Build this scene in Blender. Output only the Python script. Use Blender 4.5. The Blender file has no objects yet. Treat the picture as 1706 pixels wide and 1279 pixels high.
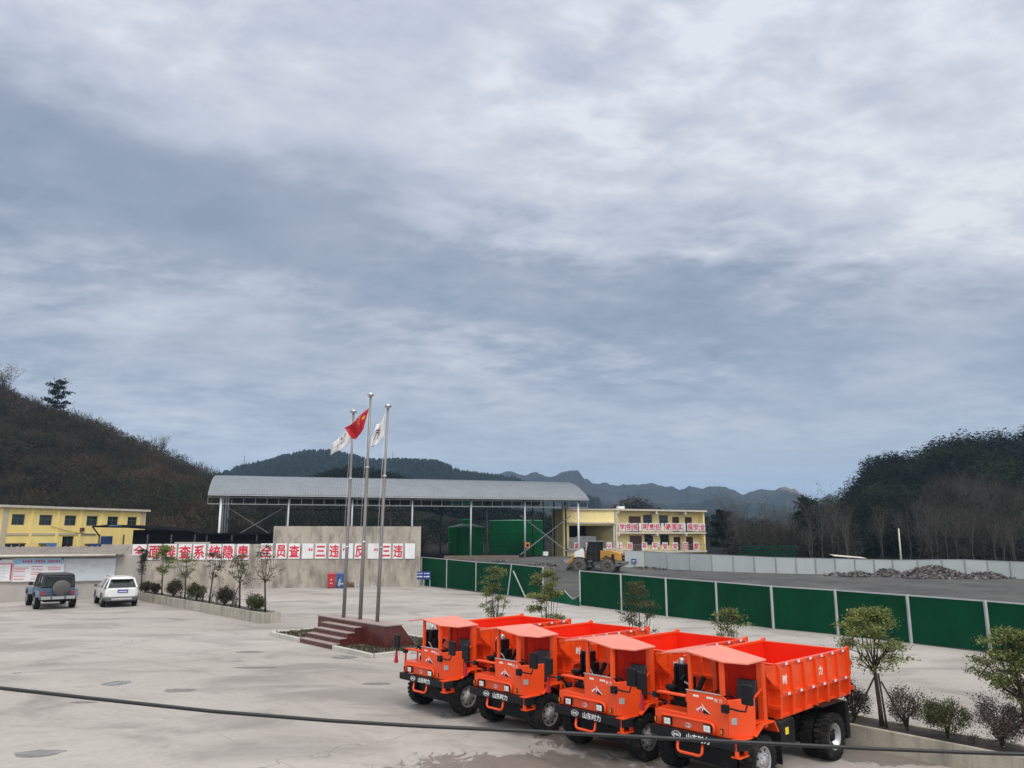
import bpy, math, random
import numpy as np
from mathutils import Vector, Matrix

random.seed(7)
RNG = np.random.default_rng(11)
scene = bpy.context.scene
COL = scene.collection
R = math.radians

# ------------------------------------------------------------------ camera
CAM_H, PITCH, FPX = 4.2, R(11.0), 1290.0
cd = bpy.data.cameras.new('camera')
cd.sensor_width = 36.0
cd.lens = FPX / 1706 * 36.0
cd.clip_start, cd.clip_end = 0.1, 12000
cam = bpy.data.objects.new('camera', cd)
cam.location = (0, 0, CAM_H)
cam.rotation_euler = (R(90) + PITCH, 0, 0)
COL.objects.link(cam)
scene.camera = cam

# ------------------------------------------------------------------ sky, sun, exposure
SUN_EL, SUN_AZ = R(56), R(158)          # azimuth from +Y clockwise: behind the viewer
scene.view_settings.view_transform = 'Standard'
scene.view_settings.look = 'None'
scene.view_settings.gamma = 1
scene.view_settings.exposure = 0.0
scene.view_settings.use_curve_mapping = False
world = bpy.data.worlds.new('World')
scene.world = world
world.use_nodes = True
W = world.node_tree
W.nodes.clear()


class NT:
    """small helper for node trees"""
    def __init__(s, t):
        s.t = t

    def n(s, typ, **kw):
        nd = s.t.nodes.new(typ)
        for k, v in kw.items():
            if k.startswith('i_'):
                nd.inputs[k[2:]].default_value = v
            else:
                setattr(nd, k, v)
        return nd

    def l(s, a, b):
        s.t.links.new(a, b)

    def math(s, op, a, b=None, clamp=False):
        nd = s.t.nodes.new('ShaderNodeMath')
        nd.operation = op
        nd.use_clamp = clamp
        for i, x in enumerate((a, b)):
            if x is None:
                continue
            if isinstance(x, (int, float)):
                nd.inputs[i].default_value = x
            else:
                s.l(x, nd.inputs[i])
        return nd.outputs[0]

    def ramp(s, fac, stops, interp='LINEAR'):
        nd = s.t.nodes.new('ShaderNodeValToRGB')
        cr = nd.color_ramp
        cr.interpolation = interp
        while len(cr.elements) < len(stops):
            cr.elements.new(0.5)
        for e, (p, c) in zip(cr.elements, stops):
            e.position = p
            e.color = (c, c, c, 1) if isinstance(c, (int, float)) else (*c, 1)
        s.l(fac, nd.inputs[0])
        return nd.outputs[0]

    def noise(s, vec, scale, detail=4, rough=0.55, dist=0.0):
        nd = s.n('ShaderNodeTexNoise')
        nd.inputs['Scale'].default_value = scale
        nd.inputs['Detail'].default_value = detail
        nd.inputs['Roughness'].default_value = rough
        nd.inputs['Distortion'].default_value = dist
        if vec is not None:
            s.l(vec, nd.inputs['Vector'])
        return nd.outputs['Fac']

    def mapping(s, vec, scale=(1, 1, 1), rot=(0, 0, 0), loc=(0, 0, 0)):
        nd = s.n('ShaderNodeMapping')
        nd.inputs['Scale'].default_value = scale
        nd.inputs['Rotation'].default_value = rot
        nd.inputs['Location'].default_value = loc
        s.l(vec, nd.inputs['Vector'])
        return nd.outputs[0]

    def mix(s, fac, a, b, blend='MIX'):
        nd = s.n('ShaderNodeMix', data_type='RGBA', blend_type=blend)
        for sock, x in ((nd.inputs[0], fac), (nd.inputs[6], a), (nd.inputs[7], b)):
            if isinstance(x, (int, float)):
                sock.default_value = x if sock.type == 'VALUE' else (x, x, x, 1)
            elif isinstance(x, tuple):
                sock.default_value = (*x, 1) if len(x) == 3 else x
            else:
                s.l(x, sock)
        return nd.outputs[2]


w = NT(W)
tc = w.n('ShaderNodeTexCoord')
dirv = tc.outputs['Generated']
sep = w.n('ShaderNodeSeparateXYZ')
w.l(dirv, sep.inputs[0])
dx, dy, dz = sep.outputs
zz = w.math('MAXIMUM', dz, 0.0)
den = w.math('ADD', zz, 0.13)
px = w.math('DIVIDE', dx, den)
py = w.math('DIVIDE', dy, den)
comb = w.n('ShaderNodeCombineXYZ')
w.l(px, comb.inputs[0]); w.l(py, comb.inputs[1])
cloudp = comb.outputs[0]
big = w.noise(w.mapping(cloudp, (0.6, 0.8, 1), (0, 0, R(-14)), (3.1, 1.7, 0)), 0.8, 2, 0.45, 0.2)
patch = w.ramp(w.noise(w.mapping(cloudp, (0.8, 0.9, 1), (0, 0, R(-20)), (11.4, 6.2, 1)), 0.9, 2, 0.5, 0.2), [(0.36, 0.35), (0.60, 1.0)])
med = w.noise(w.mapping(cloudp, (1.0, 1.15, 1), (0, 0, R(-18)), (7.3, 0.4, 2)), 1.7, 7, 0.56, 0.25)
fin = w.noise(w.mapping(cloudp, (1.0, 1.3, 1), (0, 0, R(-30)), (1.2, 5.1, 4)), 5.2, 6, 0.56, 0.2)
fin2 = w.noise(w.mapping(cloudp, (1.0, 1.35, 1), (0, 0, R(-34)), (5.2, 2.1, 9)), 11.0, 5, 0.55, 0.3)
# the cloud deck: bright above, a dark bank sloping down to the right, paler near the horizon
hz = w.math('ADD', zz, w.math('MULTIPLY', w.math('SUBTRACT', big, 0.5), 0.16))
hz = w.math('ADD', hz, w.math('MULTIPLY', dx, 0.136))
base = w.ramp(hz, [(0.0, 0.52), (0.10, 0.36), (0.18, 0.42), (0.235, 0.30), (0.28, 0.08), (0.335, 0.13), (0.40, 0.56), (0.47, 0.82), (0.60, 0.68)], 'EASE')
val = w.math('ADD', base, w.math('MULTIPLY', w.math('MULTIPLY', w.math('SUBTRACT', med, 0.5), 1.25), w.ramp(dz, [(0.02, 0.6), (0.30, 0.85), (0.42, 1.0)])))
finamp = w.math('MULTIPLY', w.math('MULTIPLY', w.math('ADD', w.math('SUBTRACT', fin, 0.48), w.math('MULTIPLY', w.math('SUBTRACT', fin2, 0.5), 0.45)), 1.7), w.ramp(base, [(0.1, 0.45), (0.5, 1.0)]))
finamp = w.math('MULTIPLY', finamp, w.math('MULTIPLY', patch, w.ramp(dz, [(0.02, 0.55), (0.34, 1.0)])))
val = w.math('ADD', val, finamp)
# thin bright break low at right
brk = w.math('MULTIPLY', w.ramp(dx, [(0.24, 0.0), (0.52, 1.0)]), w.ramp(dz, [(0.17, 0.0), (0.27, 1.0), (0.33, 1.0), (0.44, 0.0)]))
val = w.math('ADD', val, w.math('MULTIPLY', brk, 0.26))
ccol = w.ramp(val, [(0.0, (0.265, 0.322, 0.43)), (0.25, (0.355, 0.402, 0.508)), (0.5, (0.52, 0.558, 0.672)),
                    (0.80, (0.68, 0.715, 0.80)), (1.0, (0.84, 0.865, 0.92))])
# warmer, paler air low at right
lowr = w.math('MULTIPLY', w.ramp(w.math('ADD', dx, 0.5), [(0.1, 0.25), (0.85, 0.85)]), w.ramp(dz, [(0.02, 1.0), (0.19, 0.0)]))
ccol = w.mix(lowr, ccol, (0.48, 0.492, 0.53))
gry = w.ramp(dz, [(0.10, 1.0), (0.55, 0.0)])
ccol = w.mix(gry, ccol, w.mix(1.0, ccol, (1.07, 1.03, 0.935), 'MULTIPLY'))
# the deck is thinner and much brighter overhead and behind the viewer (outside the picture)
zen = w.ramp(dz, [(0.60, 0.0), (0.92, 1.0)])
back = w.ramp(w.math('MULTIPLY', dy, -1.0), [(0.15, 0.0), (0.8, 0.7)])
glow = w.math('MAXIMUM', zen, back)
ccol = w.mix(glow, ccol, (0.84, 0.80, 0.74))
gstr = w.math('ADD', w.math('MULTIPLY', glow, 1.4), 1.0)
bgc = w.n('ShaderNodeBackground')
w.l(ccol, bgc.inputs[0]); w.l(gstr, bgc.inputs[1])
sky = w.n('ShaderNodeTexSky', sky_type='NISHITA')
sky.sun_disc = False
sky.sun_elevation = SUN_EL
sky.sun_rotation = SUN_AZ
bgs = w.n('ShaderNodeBackground')
bgs.inputs[1].default_value = 0.07
w.l(sky.outputs[0], bgs.inputs[0])
mixs = w.n('ShaderNodeMixShader')
mixs.inputs[0].default_value = 0.95
w.l(bgs.outputs[0], mixs.inputs[1]); w.l(bgc.outputs[0], mixs.inputs[2])
wo = w.n('ShaderNodeOutputWorld')
w.l(mixs.outputs[0], wo.inputs[0])

sl = bpy.data.lights.new('sun', 'SUN')
sl.energy = 1.7
sl.angle = R(20)
sl.color = (1.0, 0.965, 0.92)
sun = bpy.data.objects.new('sun', sl)
sdir = Vector((math.sin(SUN_AZ) * math.cos(SUN_EL), math.cos(SUN_AZ) * math.cos(SUN_EL), math.sin(SUN_EL)))
sun.rotation_euler = sdir.to_track_quat('Z', 'Y').to_euler()
sun.location = sdir * 60
COL.objects.link(sun)
scene.cycles.use_denoising = True
scene.cycles.max_bounces = 7
scene.cycles.volume_bounces = 1

# ------------------------------------------------------------------ measuring: photo pixel -> place
def ray(u, v):
    x = (u - 853) / FPX
    y = (639.5 - v) / FPX
    return Vector((x, math.cos(PITCH) - y * math.sin(PITCH), math.sin(PITCH) + y * math.cos(PITCH)))

def G(u, v, z=0.0):
    d = ray(u, v)
    t = (z - CAM_H) / d.z
    return Vector((d.x * t, d.y * t, z))

def D(u, v, Y):
    d = ray(u, v)
    t = Y / d.y
    return Vector((d.x * t, Y, CAM_H + d.z * t))

def on_wall(u, v, p0, p1):
    """distance along the wall p0->p1 and height of a pixel that lies on it"""
    d = ray(u, v)
    e = Vector((p1[0] - p0[0], p1[1] - p0[1])).normalized()
    nx, ny = -e.y, e.x
    t = (nx * p0[0] + ny * p0[1]) / (nx * d.x + ny * d.y)
    x, y = d.x * t, d.y * t
    return (x - p0[0]) * e.x + (y - p0[1]) * e.y, CAM_H + d.z * t

# ------------------------------------------------------------------ mesh builder
class MB:
    def __init__(s, off=(0, 0, 0)):
        s.v, s.f, s.m, s.sm, s.off = [], [], [], [], Vector(off)

    def add(s, vs, fs, m=0, smooth=False, M=None):
        b = len(s.v)
        for p in vs:
            p = Vector(p)
            if M is not None:
                p = M @ p
            s.v.append(p + s.off)
        for f in fs:
            s.f.append([b + i for i in f]); s.m.append(m); s.sm.append(smooth)

    def box(s, x0, x1, y0, y1, z0, z1, m=0, M=None):
        s.add([(x0, y0, z0), (x1, y0, z0), (x1, y1, z0), (x0, y1, z0), (x0, y0, z1), (x1, y0, z1), (x1, y1, z1), (x0, y1, z1)],
              [(0, 3, 2, 1), (4, 5, 6, 7), (0, 1, 5, 4), (1, 2, 6, 5), (2, 3, 7, 6), (3, 0, 4, 7)], m, False, M)

    def bar(s, p, q, wd, ht=None, m=0, up=(0, 0, 1)):
        p, q = Vector(p), Vector(q)
        ht = ht or wd
        d = (q - p)
        L = d.length
        d.normalize()
        u = Vector(up)
        if abs(d.dot(u)) > 0.98:
            u = Vector((1, 0, 0))
        a = d.cross(u).normalized()
        b = a.cross(d).normalized()
        vs = []
        for c in (p, q):
            for i, j in ((-1, -1), (1, -1), (1, 1), (-1, 1)):
                vs.append(c + a * (i * wd / 2) + b * (j * ht / 2))
        s.add(vs, [(0, 1, 2, 3), (7, 6, 5, 4), (0, 4, 5, 1), (1, 5, 6, 2), (2, 6, 7, 3), (3, 7, 4, 0)], m)

    def tube(s, pts, r, n=8, m=0, cap=True, smooth=True):
        pts = [Vector(p) for p in pts]
        rs = r if isinstance(r, (list, tuple)) else [r] * len(pts)
        b = len(s.v)
        prev = None
        for i, p in enumerate(pts):
            t = (pts[min(i + 1, len(pts) - 1)] - pts[max(i - 1, 0)])
            if t.length < 1e-9:
                t = Vector((0, 0, 1))
            t.normalize()
            a = prev - t * prev.dot(t) if prev is not None else t.cross(Vector((0.31, 0.2, 0.93)))
            if a.length < 1e-4:
                a = t.cross(Vector((1, 0, 0)))
            a.normalize()
            prev = a
            c = t.cross(a)
            for k in range(n):
                an = 2 * math.pi * k / n
                s.v.append(p + (a * math.cos(an) + c * math.sin(an)) * rs[i] + s.off)
        for i in range(len(pts) - 1):
            for k in range(n):
                k2 = (k + 1) % n
                s.f.append([b + i * n + k, b + i * n + k2, b + (i + 1) * n + k2, b + (i + 1) * n + k]); s.m.append(m); s.sm.append(smooth)
        if cap:
            s.f.append([b + k for k in range(n - 1, -1, -1)]); s.m.append(m); s.sm.append(False)
            e = b + (len(pts) - 1) * n
            s.f.append([e + k for k in range(n)]); s.m.append(m); s.sm.append(False)

    def lathe(s, prof, axis='y', n=24, m=0, smooth=True, c=(0, 0, 0)):
        """prof: (along axis, radius)"""
        b = len(s.v)
        c = Vector(c)
        for h, r in prof:
            for k in range(n):
                a = 2 * math.pi * k / n
                ca, sa = r * math.cos(a), r * math.sin(a)
                p = {'y': (ca, h, sa), 'z': (ca, sa, h), 'x': (h, ca, sa)}[axis]
                s.v.append(c + Vector(p) + s.off)
        for i in range(len(prof) - 1):
            for k in range(n):
                k2 = (k + 1) % n
                s.f.append([b + i * n + k, b + i * n + k2, b + (i + 1) * n + k2, b + (i + 1) * n + k]); s.m.append(m); s.sm.append(smooth)

    def prism(s, out, t0, t1, axis='y', m=0, M=None):
        """outline in the plane across the axis, extruded t0..t1"""
        n = len(out)
        def P(a, b_, t):
            return {'y': (a, t, b_), 'x': (t, a, b_), 'z': (a, b_, t)}[axis]
        vs = [P(a, b_, t0) for a, b_ in out] + [P(a, b_, t1) for a, b_ in out]
        fs = [tuple(range(n))[::-1], tuple(range(n, 2 * n))] + [(i, (i + 1) % n, n + (i + 1) % n, n + i) for i in range(n)]
        s.add(vs, fs, m, False, M)

    def quad(s, a, b, c, d, m=0):
        s.add([a, b, c, d], [(0, 1, 2, 3)], m)

    def loft(s, rings, m=0, smooth=True, cap=True):
        n = len(rings[0])
        b = len(s.v)
        for r in rings:
            for p in r:
                s.v.append(Vector(p) + s.off)
        for i in range(len(rings) - 1):
            for k in range(n):
                k2 = (k + 1) % n
                s.f.append([b + i * n + k, b + i * n + k2, b + (i + 1) * n + k2, b + (i + 1) * n + k]); s.m.append(m); s.sm.append(smooth)
        if cap:
            s.f.append([b + k for k in range(n - 1, -1, -1)]); s.m.append(m); s.sm.append(False)
            e = b + (len(rings) - 1) * n
            s.f.append([e + k for k in range(n)]); s.m.append(m); s.sm.append(False)

    def build(s, name, mats, parent=None, bevel=0, normals=True):
        me = bpy.data.meshes.new(name)
        me.from_pydata([tuple(p) for p in s.v], [], s.f)
        if not isinstance(mats, (list, tuple)):
            mats = [mats]
        for mt in mats:
            me.materials.append(mt)
        me.polygons.foreach_set('material_index', s.m)
        me.polygons.foreach_set('use_smooth', s.sm)
        me.update()
        if normals:
            import bmesh
            bm = bmesh.new(); bm.from_mesh(me)
            bmesh.ops.recalc_face_normals(bm, faces=bm.faces)
            bm.to_mesh(me); bm.free()
        o = bpy.data.objects.new(name, me)
        COL.objects.link(o)
        if parent is not None:
            o.parent = parent
        if bevel:
            bv = o.modifiers.new('bevel', 'BEVEL')
            bv.width = bevel; bv.segments = 2; bv.limit_method = 'ANGLE'; bv.angle_limit = R(40)
            bv.harden_normals = True
        return o


def tag(o, label=None, cat=None, group=None, kind=None):
    if label: o['label'] = label
    if cat: o['category'] = cat
    if group: o['group'] = group
    if kind: o['kind'] = kind
    return o

def thing(name, label, cat, loc=(0, 0, 0), rz=0, group=None):
    o = bpy.data.objects.new(name, None)
    o.empty_display_size = 0.3
    COL.objects.link(o)
    o.location = loc
    o.rotation_euler = (0, 0, rz)
    return tag(o, label, cat, group)

def dup(root, loc, rz, label=None, scale=None):
    r = root.copy(); COL.objects.link(r)
    r.location = loc; r.rotation_euler = (0, 0, rz)
    if scale: r.scale = scale
    if label: r['label'] = label
    for ch in list(root.children):
        c = ch.copy(); COL.objects.link(c); c.parent = r
        for g in list(ch.children):
            d = g.copy(); COL.objects.link(d); d.parent = c
    return r

_fc = {}
def text_mesh(name, body, size, mat, parent, loc, rot, depth=0.004, bold=0.0, sx=1.0):
    key = (body, size, depth, bold)
    if key not in _fc:
        cu = bpy.data.curves.new('txt', 'FONT')
        cu.body = body; cu.size = size; cu.align_x = 'CENTER'; cu.align_y = 'CENTER'
        cu.extrude = depth; cu.resolution_u = 2
        ob = bpy.data.objects.new('txt', cu)
        COL.objects.link(ob)
        dg = bpy.context.evaluated_depsgraph_get()
        m0 = bpy.data.meshes.new_from_object(ob.evaluated_get(dg))
        bpy.data.objects.remove(ob)
        vs = np.array([tuple(v.co) for v in m0.vertices]).reshape(-1, 3)
        fs = [tuple(p.vertices) for p in m0.polygons]
        if len(vs) and (len(body) > 1 or body not in '“”、'):
            vs[:, :2] -= (vs.max(0)[:2] + vs.min(0)[:2]) / 2
        V, F_ = [], []
        offs = [(0, 0)] if not bold else [(0, 0), (bold, 0), (-bold, 0), (0, bold), (0, -bold), (bold * .7, bold * .7), (-bold * .7, -bold * .7)]
        for k, (ox, oy) in enumerate(offs):       # strokes thickened by layered copies
            b0 = len(V)
            V += [(x + ox, y + oy, z - k * depth * .12) for x, y, z in vs]
            F_ += [tuple(b0 + i for i in f) for f in fs]
        me = bpy.data.meshes.new(name); me.from_pydata(V, [], F_); me.update()
        _fc[key] = me
    me = _fc[key].copy()
    me.materials.clear(); me.materials.append(mat)
    me.name = name
    o = bpy.data.objects.new(name, me); COL.objects.link(o)
    o.parent = parent; o.location = loc; o.rotation_euler = rot
    o.scale = (sx, 1, 1)
    return o

# ------------------------------------------------------------------ materials
def mat(name, col, rough=0.6, metal=0.0, var=0.12, vscale=3.0, bump=0.0, bscale=30.0, spec=0.5, coat=0.0, dirt=None, dscale=1.5, damt=0.5, streak=False, dlo=0.5):
    m = bpy.data.materials.new(name)
    m.use_nodes = True
    t = NT(m.node_tree)
    b = m.node_tree.nodes['Principled BSDF']
    b.inputs['Roughness'].default_value = rough
    b.inputs['Metallic'].default_value = metal
    b.inputs['Specular IOR Level'].default_value = spec
    b.inputs['Coat Weight'].default_value = coat
    b.inputs['Coat Roughness'].default_value = 0.12
    oi = t.n('ShaderNodeObjectInfo')
    ad = t.n('ShaderNodeVectorMath', operation='ADD')
    t.l(t.n('ShaderNodeTexCoord').outputs['Object'], ad.inputs[0])
    t.l(t.math('MULTIPLY', oi.outputs['Random'], 40.0), ad.inputs[1])      # every object gets its own patch of wear
    co = ad.outputs[0]
    f = t.noise(co, vscale, 5, 0.6)
    lo = tuple(c * (1 - var) for c in col); hi = tuple(min(1, c * (1 + var)) for c in col)
    c = t.ramp(f, [(0.3, lo), (0.7, hi)])
    if dirt is not None:
        vec = t.mapping(co, (1, 1, 0.18 if streak is True else streak)) if streak else co
        df = t.noise(vec, dscale, 6, 0.65, 0.2)
        df = t.ramp(df, [(dlo, 0.0), (min(1, dlo + 0.22), damt)])
        c = t.mix(df, c, dirt)
    tone = t.math('ADD', t.math('MULTIPLY', oi.outputs['Random'], 0.09), 0.955)
    c = t.mix(1.0, c, tone, 'MULTIPLY')
    t.l(c, b.inputs['Base Color'])
    rv = t.ramp(t.noise(co, vscale * 2.3, 4), [(0.3, max(0.02, rough - 0.08)), (0.7, min(1, rough + 0.08))])
    t.l(rv, b.inputs['Roughness'])
    if bump:
        bn = t.n('ShaderNodeBump')
        bn.inputs['Strength'].default_value = bump
        bn.inputs['Distance'].default_value = 0.02
        t.l(t.noise(co, bscale, 5), bn.inputs['Height'])
        t.l(bn.outputs[0], b.inputs['Normal'])
    return m

def leafmat(name, rough=0.7, spec=0.25):
    m = bpy.data.materials.new(name); m.use_nodes = True
    t = NT(m.node_tree); b = m.node_tree.nodes['Principled BSDF']
    a = t.n('ShaderNodeAttribute', attribute_name='tint')
    t.l(a.outputs['Color'], b.inputs['Base Color'])
    b.inputs['Roughness'].default_value = rough
    b.inputs['Specular IOR Level'].default_value = spec
    tr = t.n('ShaderNodeBsdfTranslucent'); t.l(a.outputs['Color'], tr.inputs[0])      # thin leaves pass some light
    mx = t.n('ShaderNodeMixShader'); mx.inputs[0].default_value = 0.4
    out = m.node_tree.nodes['Material Output']
    t.l(b.outputs[0], mx.inputs[1]); t.l(tr.outputs[0], mx.inputs[2]); t.l(mx.outputs[0], out.inputs[0])
    return m

M = {}
M['orange'] = mat('orange_paint', (0.80, 0.074, 0.010), 0.34, var=0.05, vscale=2, spec=0.4, coat=0.22, dirt=(0.42, 0.10, 0.05), dscale=4, damt=0.22, dlo=0.55)
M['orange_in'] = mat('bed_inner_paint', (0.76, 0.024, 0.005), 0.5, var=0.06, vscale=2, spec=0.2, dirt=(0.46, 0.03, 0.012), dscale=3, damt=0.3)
M['orange_sky_sheen'] = mat('roof_paint_sky_sheen', (0.80, 0.21, 0.13), 0.42, var=0.05, vscale=2, spec=0.5, coat=0.2, dirt=(0.66, 0.26, 0.19), dscale=2.5, damt=0.6, dlo=0.42)  # orange paint paled for the roof: sky reflection put into base and mottle colours
M['black'] = mat('black_paint', (0.006, 0.007, 0.010), 0.4, var=0.3, spec=.3)
M['blackm'] = mat('black_parts', (0.008, 0.008, 0.009), 0.6, var=0.4, spec=.25, dirt=(0.045, 0.038, 0.032), damt=0.5)
M['rubber'] = mat('tyre_rubber', (0.013, 0.013, 0.0135), 0.85, var=0.25, spec=.2, dirt=(0.085, 0.078, 0.068), dscale=5, damt=0.45, dlo=0.5)
M['steel'] = mat('bright_steel', (0.50, 0.50, 0.50), 0.32, 0.9, var=0.1)
M['rim'] = mat('rim_silver', (0.42, 0.43, 0.44), 0.42, 0.6, var=0.12, dirt=(0.22, 0.2, 0.17), damt=0.5)
M['seat'] = mat('seat_vinyl', (0.022, 0.023, 0.03), 0.42, var=0.2)
M['lens'] = mat('lamp_lens', (0.75, 0.76, 0.74), 0.15, var=0.1, vscale=40, coat=0.6)
M['amber'] = mat('amber_lens', (0.75, 0.22, 0.02), 0.2, coat=0.5)
M['white'] = mat('white_paint', (0.78, 0.78, 0.77), 0.5, var=0.05)
M['sticker'] = mat('yellow_sticker', (0.85, 0.62, 0.03), 0.5, var=0.05)
M['redsign'] = mat('red_lettering', (0.62, 0.018, 0.05), 0.5, var=0.06)
M['panelwhite'] = mat('sign_board_white', (0.74, 0.745, 0.76), 0.55, var=0.05, dirt=(0.52, 0.5, 0.46), dscale=2, damt=0.35)
M['glass'] = mat('dark_glass', (0.02, 0.025, 0.026), 0.08, var=0.4, vscale=1, spec=0.7)
M['glassg'] = mat('greenish_glass', (0.02, 0.035, 0.033), 0.1, var=0.5, vscale=1, spec=0.6)
M['galv'] = mat('galvanised_steel', (0.46, 0.48, 0.49), 0.5, 0.3, var=0.12, dirt=(0.25, 0.22, 0.18), damt=0.35)
M['darksteel'] = mat('dark_steel', (0.055, 0.058, 0.062), 0.7, 0.0, var=0.25)
M['poststeel'] = mat('grey_post_steel', (0.30, 0.31, 0.32), 0.5, 0.2, var=0.15)
M['stainless'] = mat('stainless_pole', (0.24, 0.23, 0.215), 0.45, 0.4, var=0.02)
M['bark'] = mat('bark', (0.055, 0.042, 0.034), 0.9, var=0.35, vscale=12, bump=0.5)
M['barkgrey'] = mat('grey_bark', (0.075, 0.066, 0.057), 0.9, var=0.3, vscale=8)
M['leaf'] = leafmat('leaves')
M['leafdull'] = leafmat('scrub', 0.9, 0.1)
M['soil'] = mat('soil', (0.055, 0.042, 0.034), 0.95, var=0.4, vscale=6, bump=0.8, bscale=14)
M['flagred'] = mat('flag_red', (0.44, 0.014, 0.028), 0.65, var=0.05)
M['flagwhite'] = mat('flag_white', (0.68, 0.69, 0.70), 0.7, var=0.04)
M['flagyellow'] = mat('flag_yellow', (0.8, 0.55, 0.04), 0.6, var=0.03)
M['flagmark'] = mat('flag_mark', (0.16, 0.03, 0.04), 0.7, var=0.1)

# =================================================================== SETTING
def concrete_yard_mat():
    m = bpy.data.materials.new('yard_concrete'); m.use_nodes = True
    t = NT(m.node_tree); b = m.node_tree.nodes['Principled BSDF']
    co = t.n('ShaderNodeTexCoord').outputs['Object']
    rot = t.mapping(co, (1, 1, 1), (0, 0, R(47)))
    big = t.noise(t.mapping(co, (0.55, 1.0, 1), (0, 0, R(-20))), 0.085, 5, 0.55, 0.6)
    mid = t.noise(t.mapping(co, (0.6, 1.0, 1), (0, 0, R(15))), 0.45, 7, 0.62, 0.8)
    fine = t.noise(co, 5.0, 6, 0.65)
    c = t.ramp(big, [(0.32, (0.270, 0.246, 0.227)), (0.5, (0.355, 0.329, 0.306)), (0.68, (0.406, 0.381, 0.358))])
    st = t.ramp(mid, [(0.36, 0.72), (0.5, 1.0), (0.68, 1.08)])
    c = t.mix(1.0, c, st, 'MULTIPLY')
    fi = t.ramp(fine, [(0.3, 0.90), (0.7, 1.06)])
    sp = t.ramp(t.noise(co, 2.2, 9, 0.75, 0.6), [(0.60, 1.0), (0.68, 0.80)])
    fi = t.mix(1.0, fi, sp, 'MULTIPLY')
    c = t.mix(1.0, c, fi, 'MULTIPLY')
    # worn dark streaks
    sn = t.noise(t.mapping(co, (0.20, 1.1, 1), (0, 0, R(-12))), 0.8, 6, 0.6, 0.5)
    sm = t.ramp(sn, [(0.60, 0.0), (0.72, 0.35)])
    c = t.mix(sm, c, (0.27, 0.25, 0.225))
    # casting joints, about 5 m apart, and hairline cracks
    s3 = t.n('ShaderNodeSeparateXYZ'); t.l(rot, s3.inputs[0])
    jm = None
    for k in (0, 1):
        fr = t.math('FRACT', t.math('MULTIPLY', t.math('ADD', s3.outputs[k], 500.0), 0.2))
        d = t.math('ABSOLUTE', t.math('SUBTRACT', fr, 0.5))
        ln = t.math('LESS_THAN', d, 0.0022)
        jm = ln if jm is None else t.math('MAXIMUM', jm, ln)
    jm = t.math('MULTIPLY', jm, t.ramp(mid, [(0.42, 0.0), (0.55, 0.55)]))
    c = t.mix(jm, c, (0.17, 0.155, 0.14))
    vo = t.n('ShaderNodeTexVoronoi', feature='DISTANCE_TO_EDGE'); vo.inputs['Scale'].default_value = 0.16
    wv = t.n('ShaderNodeVectorMath', operation='ADD')
    nz = t.n('ShaderNodeTexNoise'); nz.inputs['Scale'].default_value = 0.8; nz.inputs['Detail'].default_value = 6
    t.l(co, nz.inputs['Vector'])
    sc = t.n('ShaderNodeVectorMath', operation='SCALE'); sc.inputs['Scale'].default_value = 3.0
    t.l(nz.outputs['Color'], sc.inputs[0]); t.l(co, wv.inputs[0]); t.l(sc.outputs[0], wv.inputs[1]); t.l(wv.outputs[0], vo.inputs['Vector'])
    cr = t.math('MULTIPLY', t.math('LESS_THAN', vo.outputs['Distance'], 0.0028), t.ramp(big, [(0.46, 0.0), (0.54, 0.75)]))
    c = t.mix(cr, c, (0.16, 0.15, 0.135))
    # faint arcs left by tyres
    for (cx, cy, rad, wd, am) in ((-30.0, 2.0, 31.0, .17, .22), (-30.0, 2.0, 32.5, .17, .22), (8.0, 52.0, 38.0, .16, .18), (8.0, 52.0, 36.4, .16, .18), (-40.0, 60.0, 42.0, .18, .2), (-40.0, 60.0, 43.6, .18, .2)):
        ln = t.n('ShaderNodeVectorMath', operation='DISTANCE'); t.l(co, ln.inputs[0]); ln.inputs[1].default_value = (cx, cy, 0)
        dd = t.math('ABSOLUTE', t.math('SUBTRACT', ln.outputs['Value'], rad))
        mk = t.math('MULTIPLY', t.ramp(dd, [(wd * .55, am), (wd, 0.0)]), t.ramp(mid, [(0.40, 0.1), (0.60, 1.0)]))
        c = t.mix(mk, c, (0.20, 0.185, 0.165))
    # damp areas with a ragged edge
    wet = None
    for (x, y, rx, ry, ang, soft) in WET:
        v = t.mapping(co, (1 / rx, 1 / ry, 1), (0, 0, 0), (-x / rx, -y / ry, 0))
        ln = t.n('ShaderNodeVectorMath', operation='LENGTH'); t.l(v, ln.inputs[0])
        ed = t.math('ADD', ln.outputs['Value'], t.math('MULTIPLY', t.math('SUBTRACT', t.noise(t.mapping(co, (1.0, 0.5, 1), (0, 0, R(48))), 2.6, 9, 0.75, 1.2), 0.5), soft * 2.0))
        k = t.ramp(ed, [(0.90, 1.0), (0.97, 0.0)])
        wet = k if wet is None else t.math('MAXIMUM', wet, k)
    wetc = t.mix(1.0, c, (0.55, 0.53, 0.505), 'MULTIPLY')
    c = t.mix(wet, c, wetc)
    t.l(c, b.inputs['Base Color'])
    rr = t.ramp(fine, [(0.3, 0.78), (0.7, 0.95)])
    rr2 = t.mix(wet, rr, 0.42)
    t.l(rr2, b.inputs['Roughness'])
    b.inputs['Specular IOR Level'].default_value = 0.35
    bn = t.n('ShaderNodeBump'); bn.inputs['Strength'].default_value = 0.25; bn.inputs['Distance'].default_value = 0.03
    t.l(t.noise(co, 9.0, 8, 0.7), bn.inputs['Height']); t.l(bn.outputs[0], b.inputs['Normal'])
    return m

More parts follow.
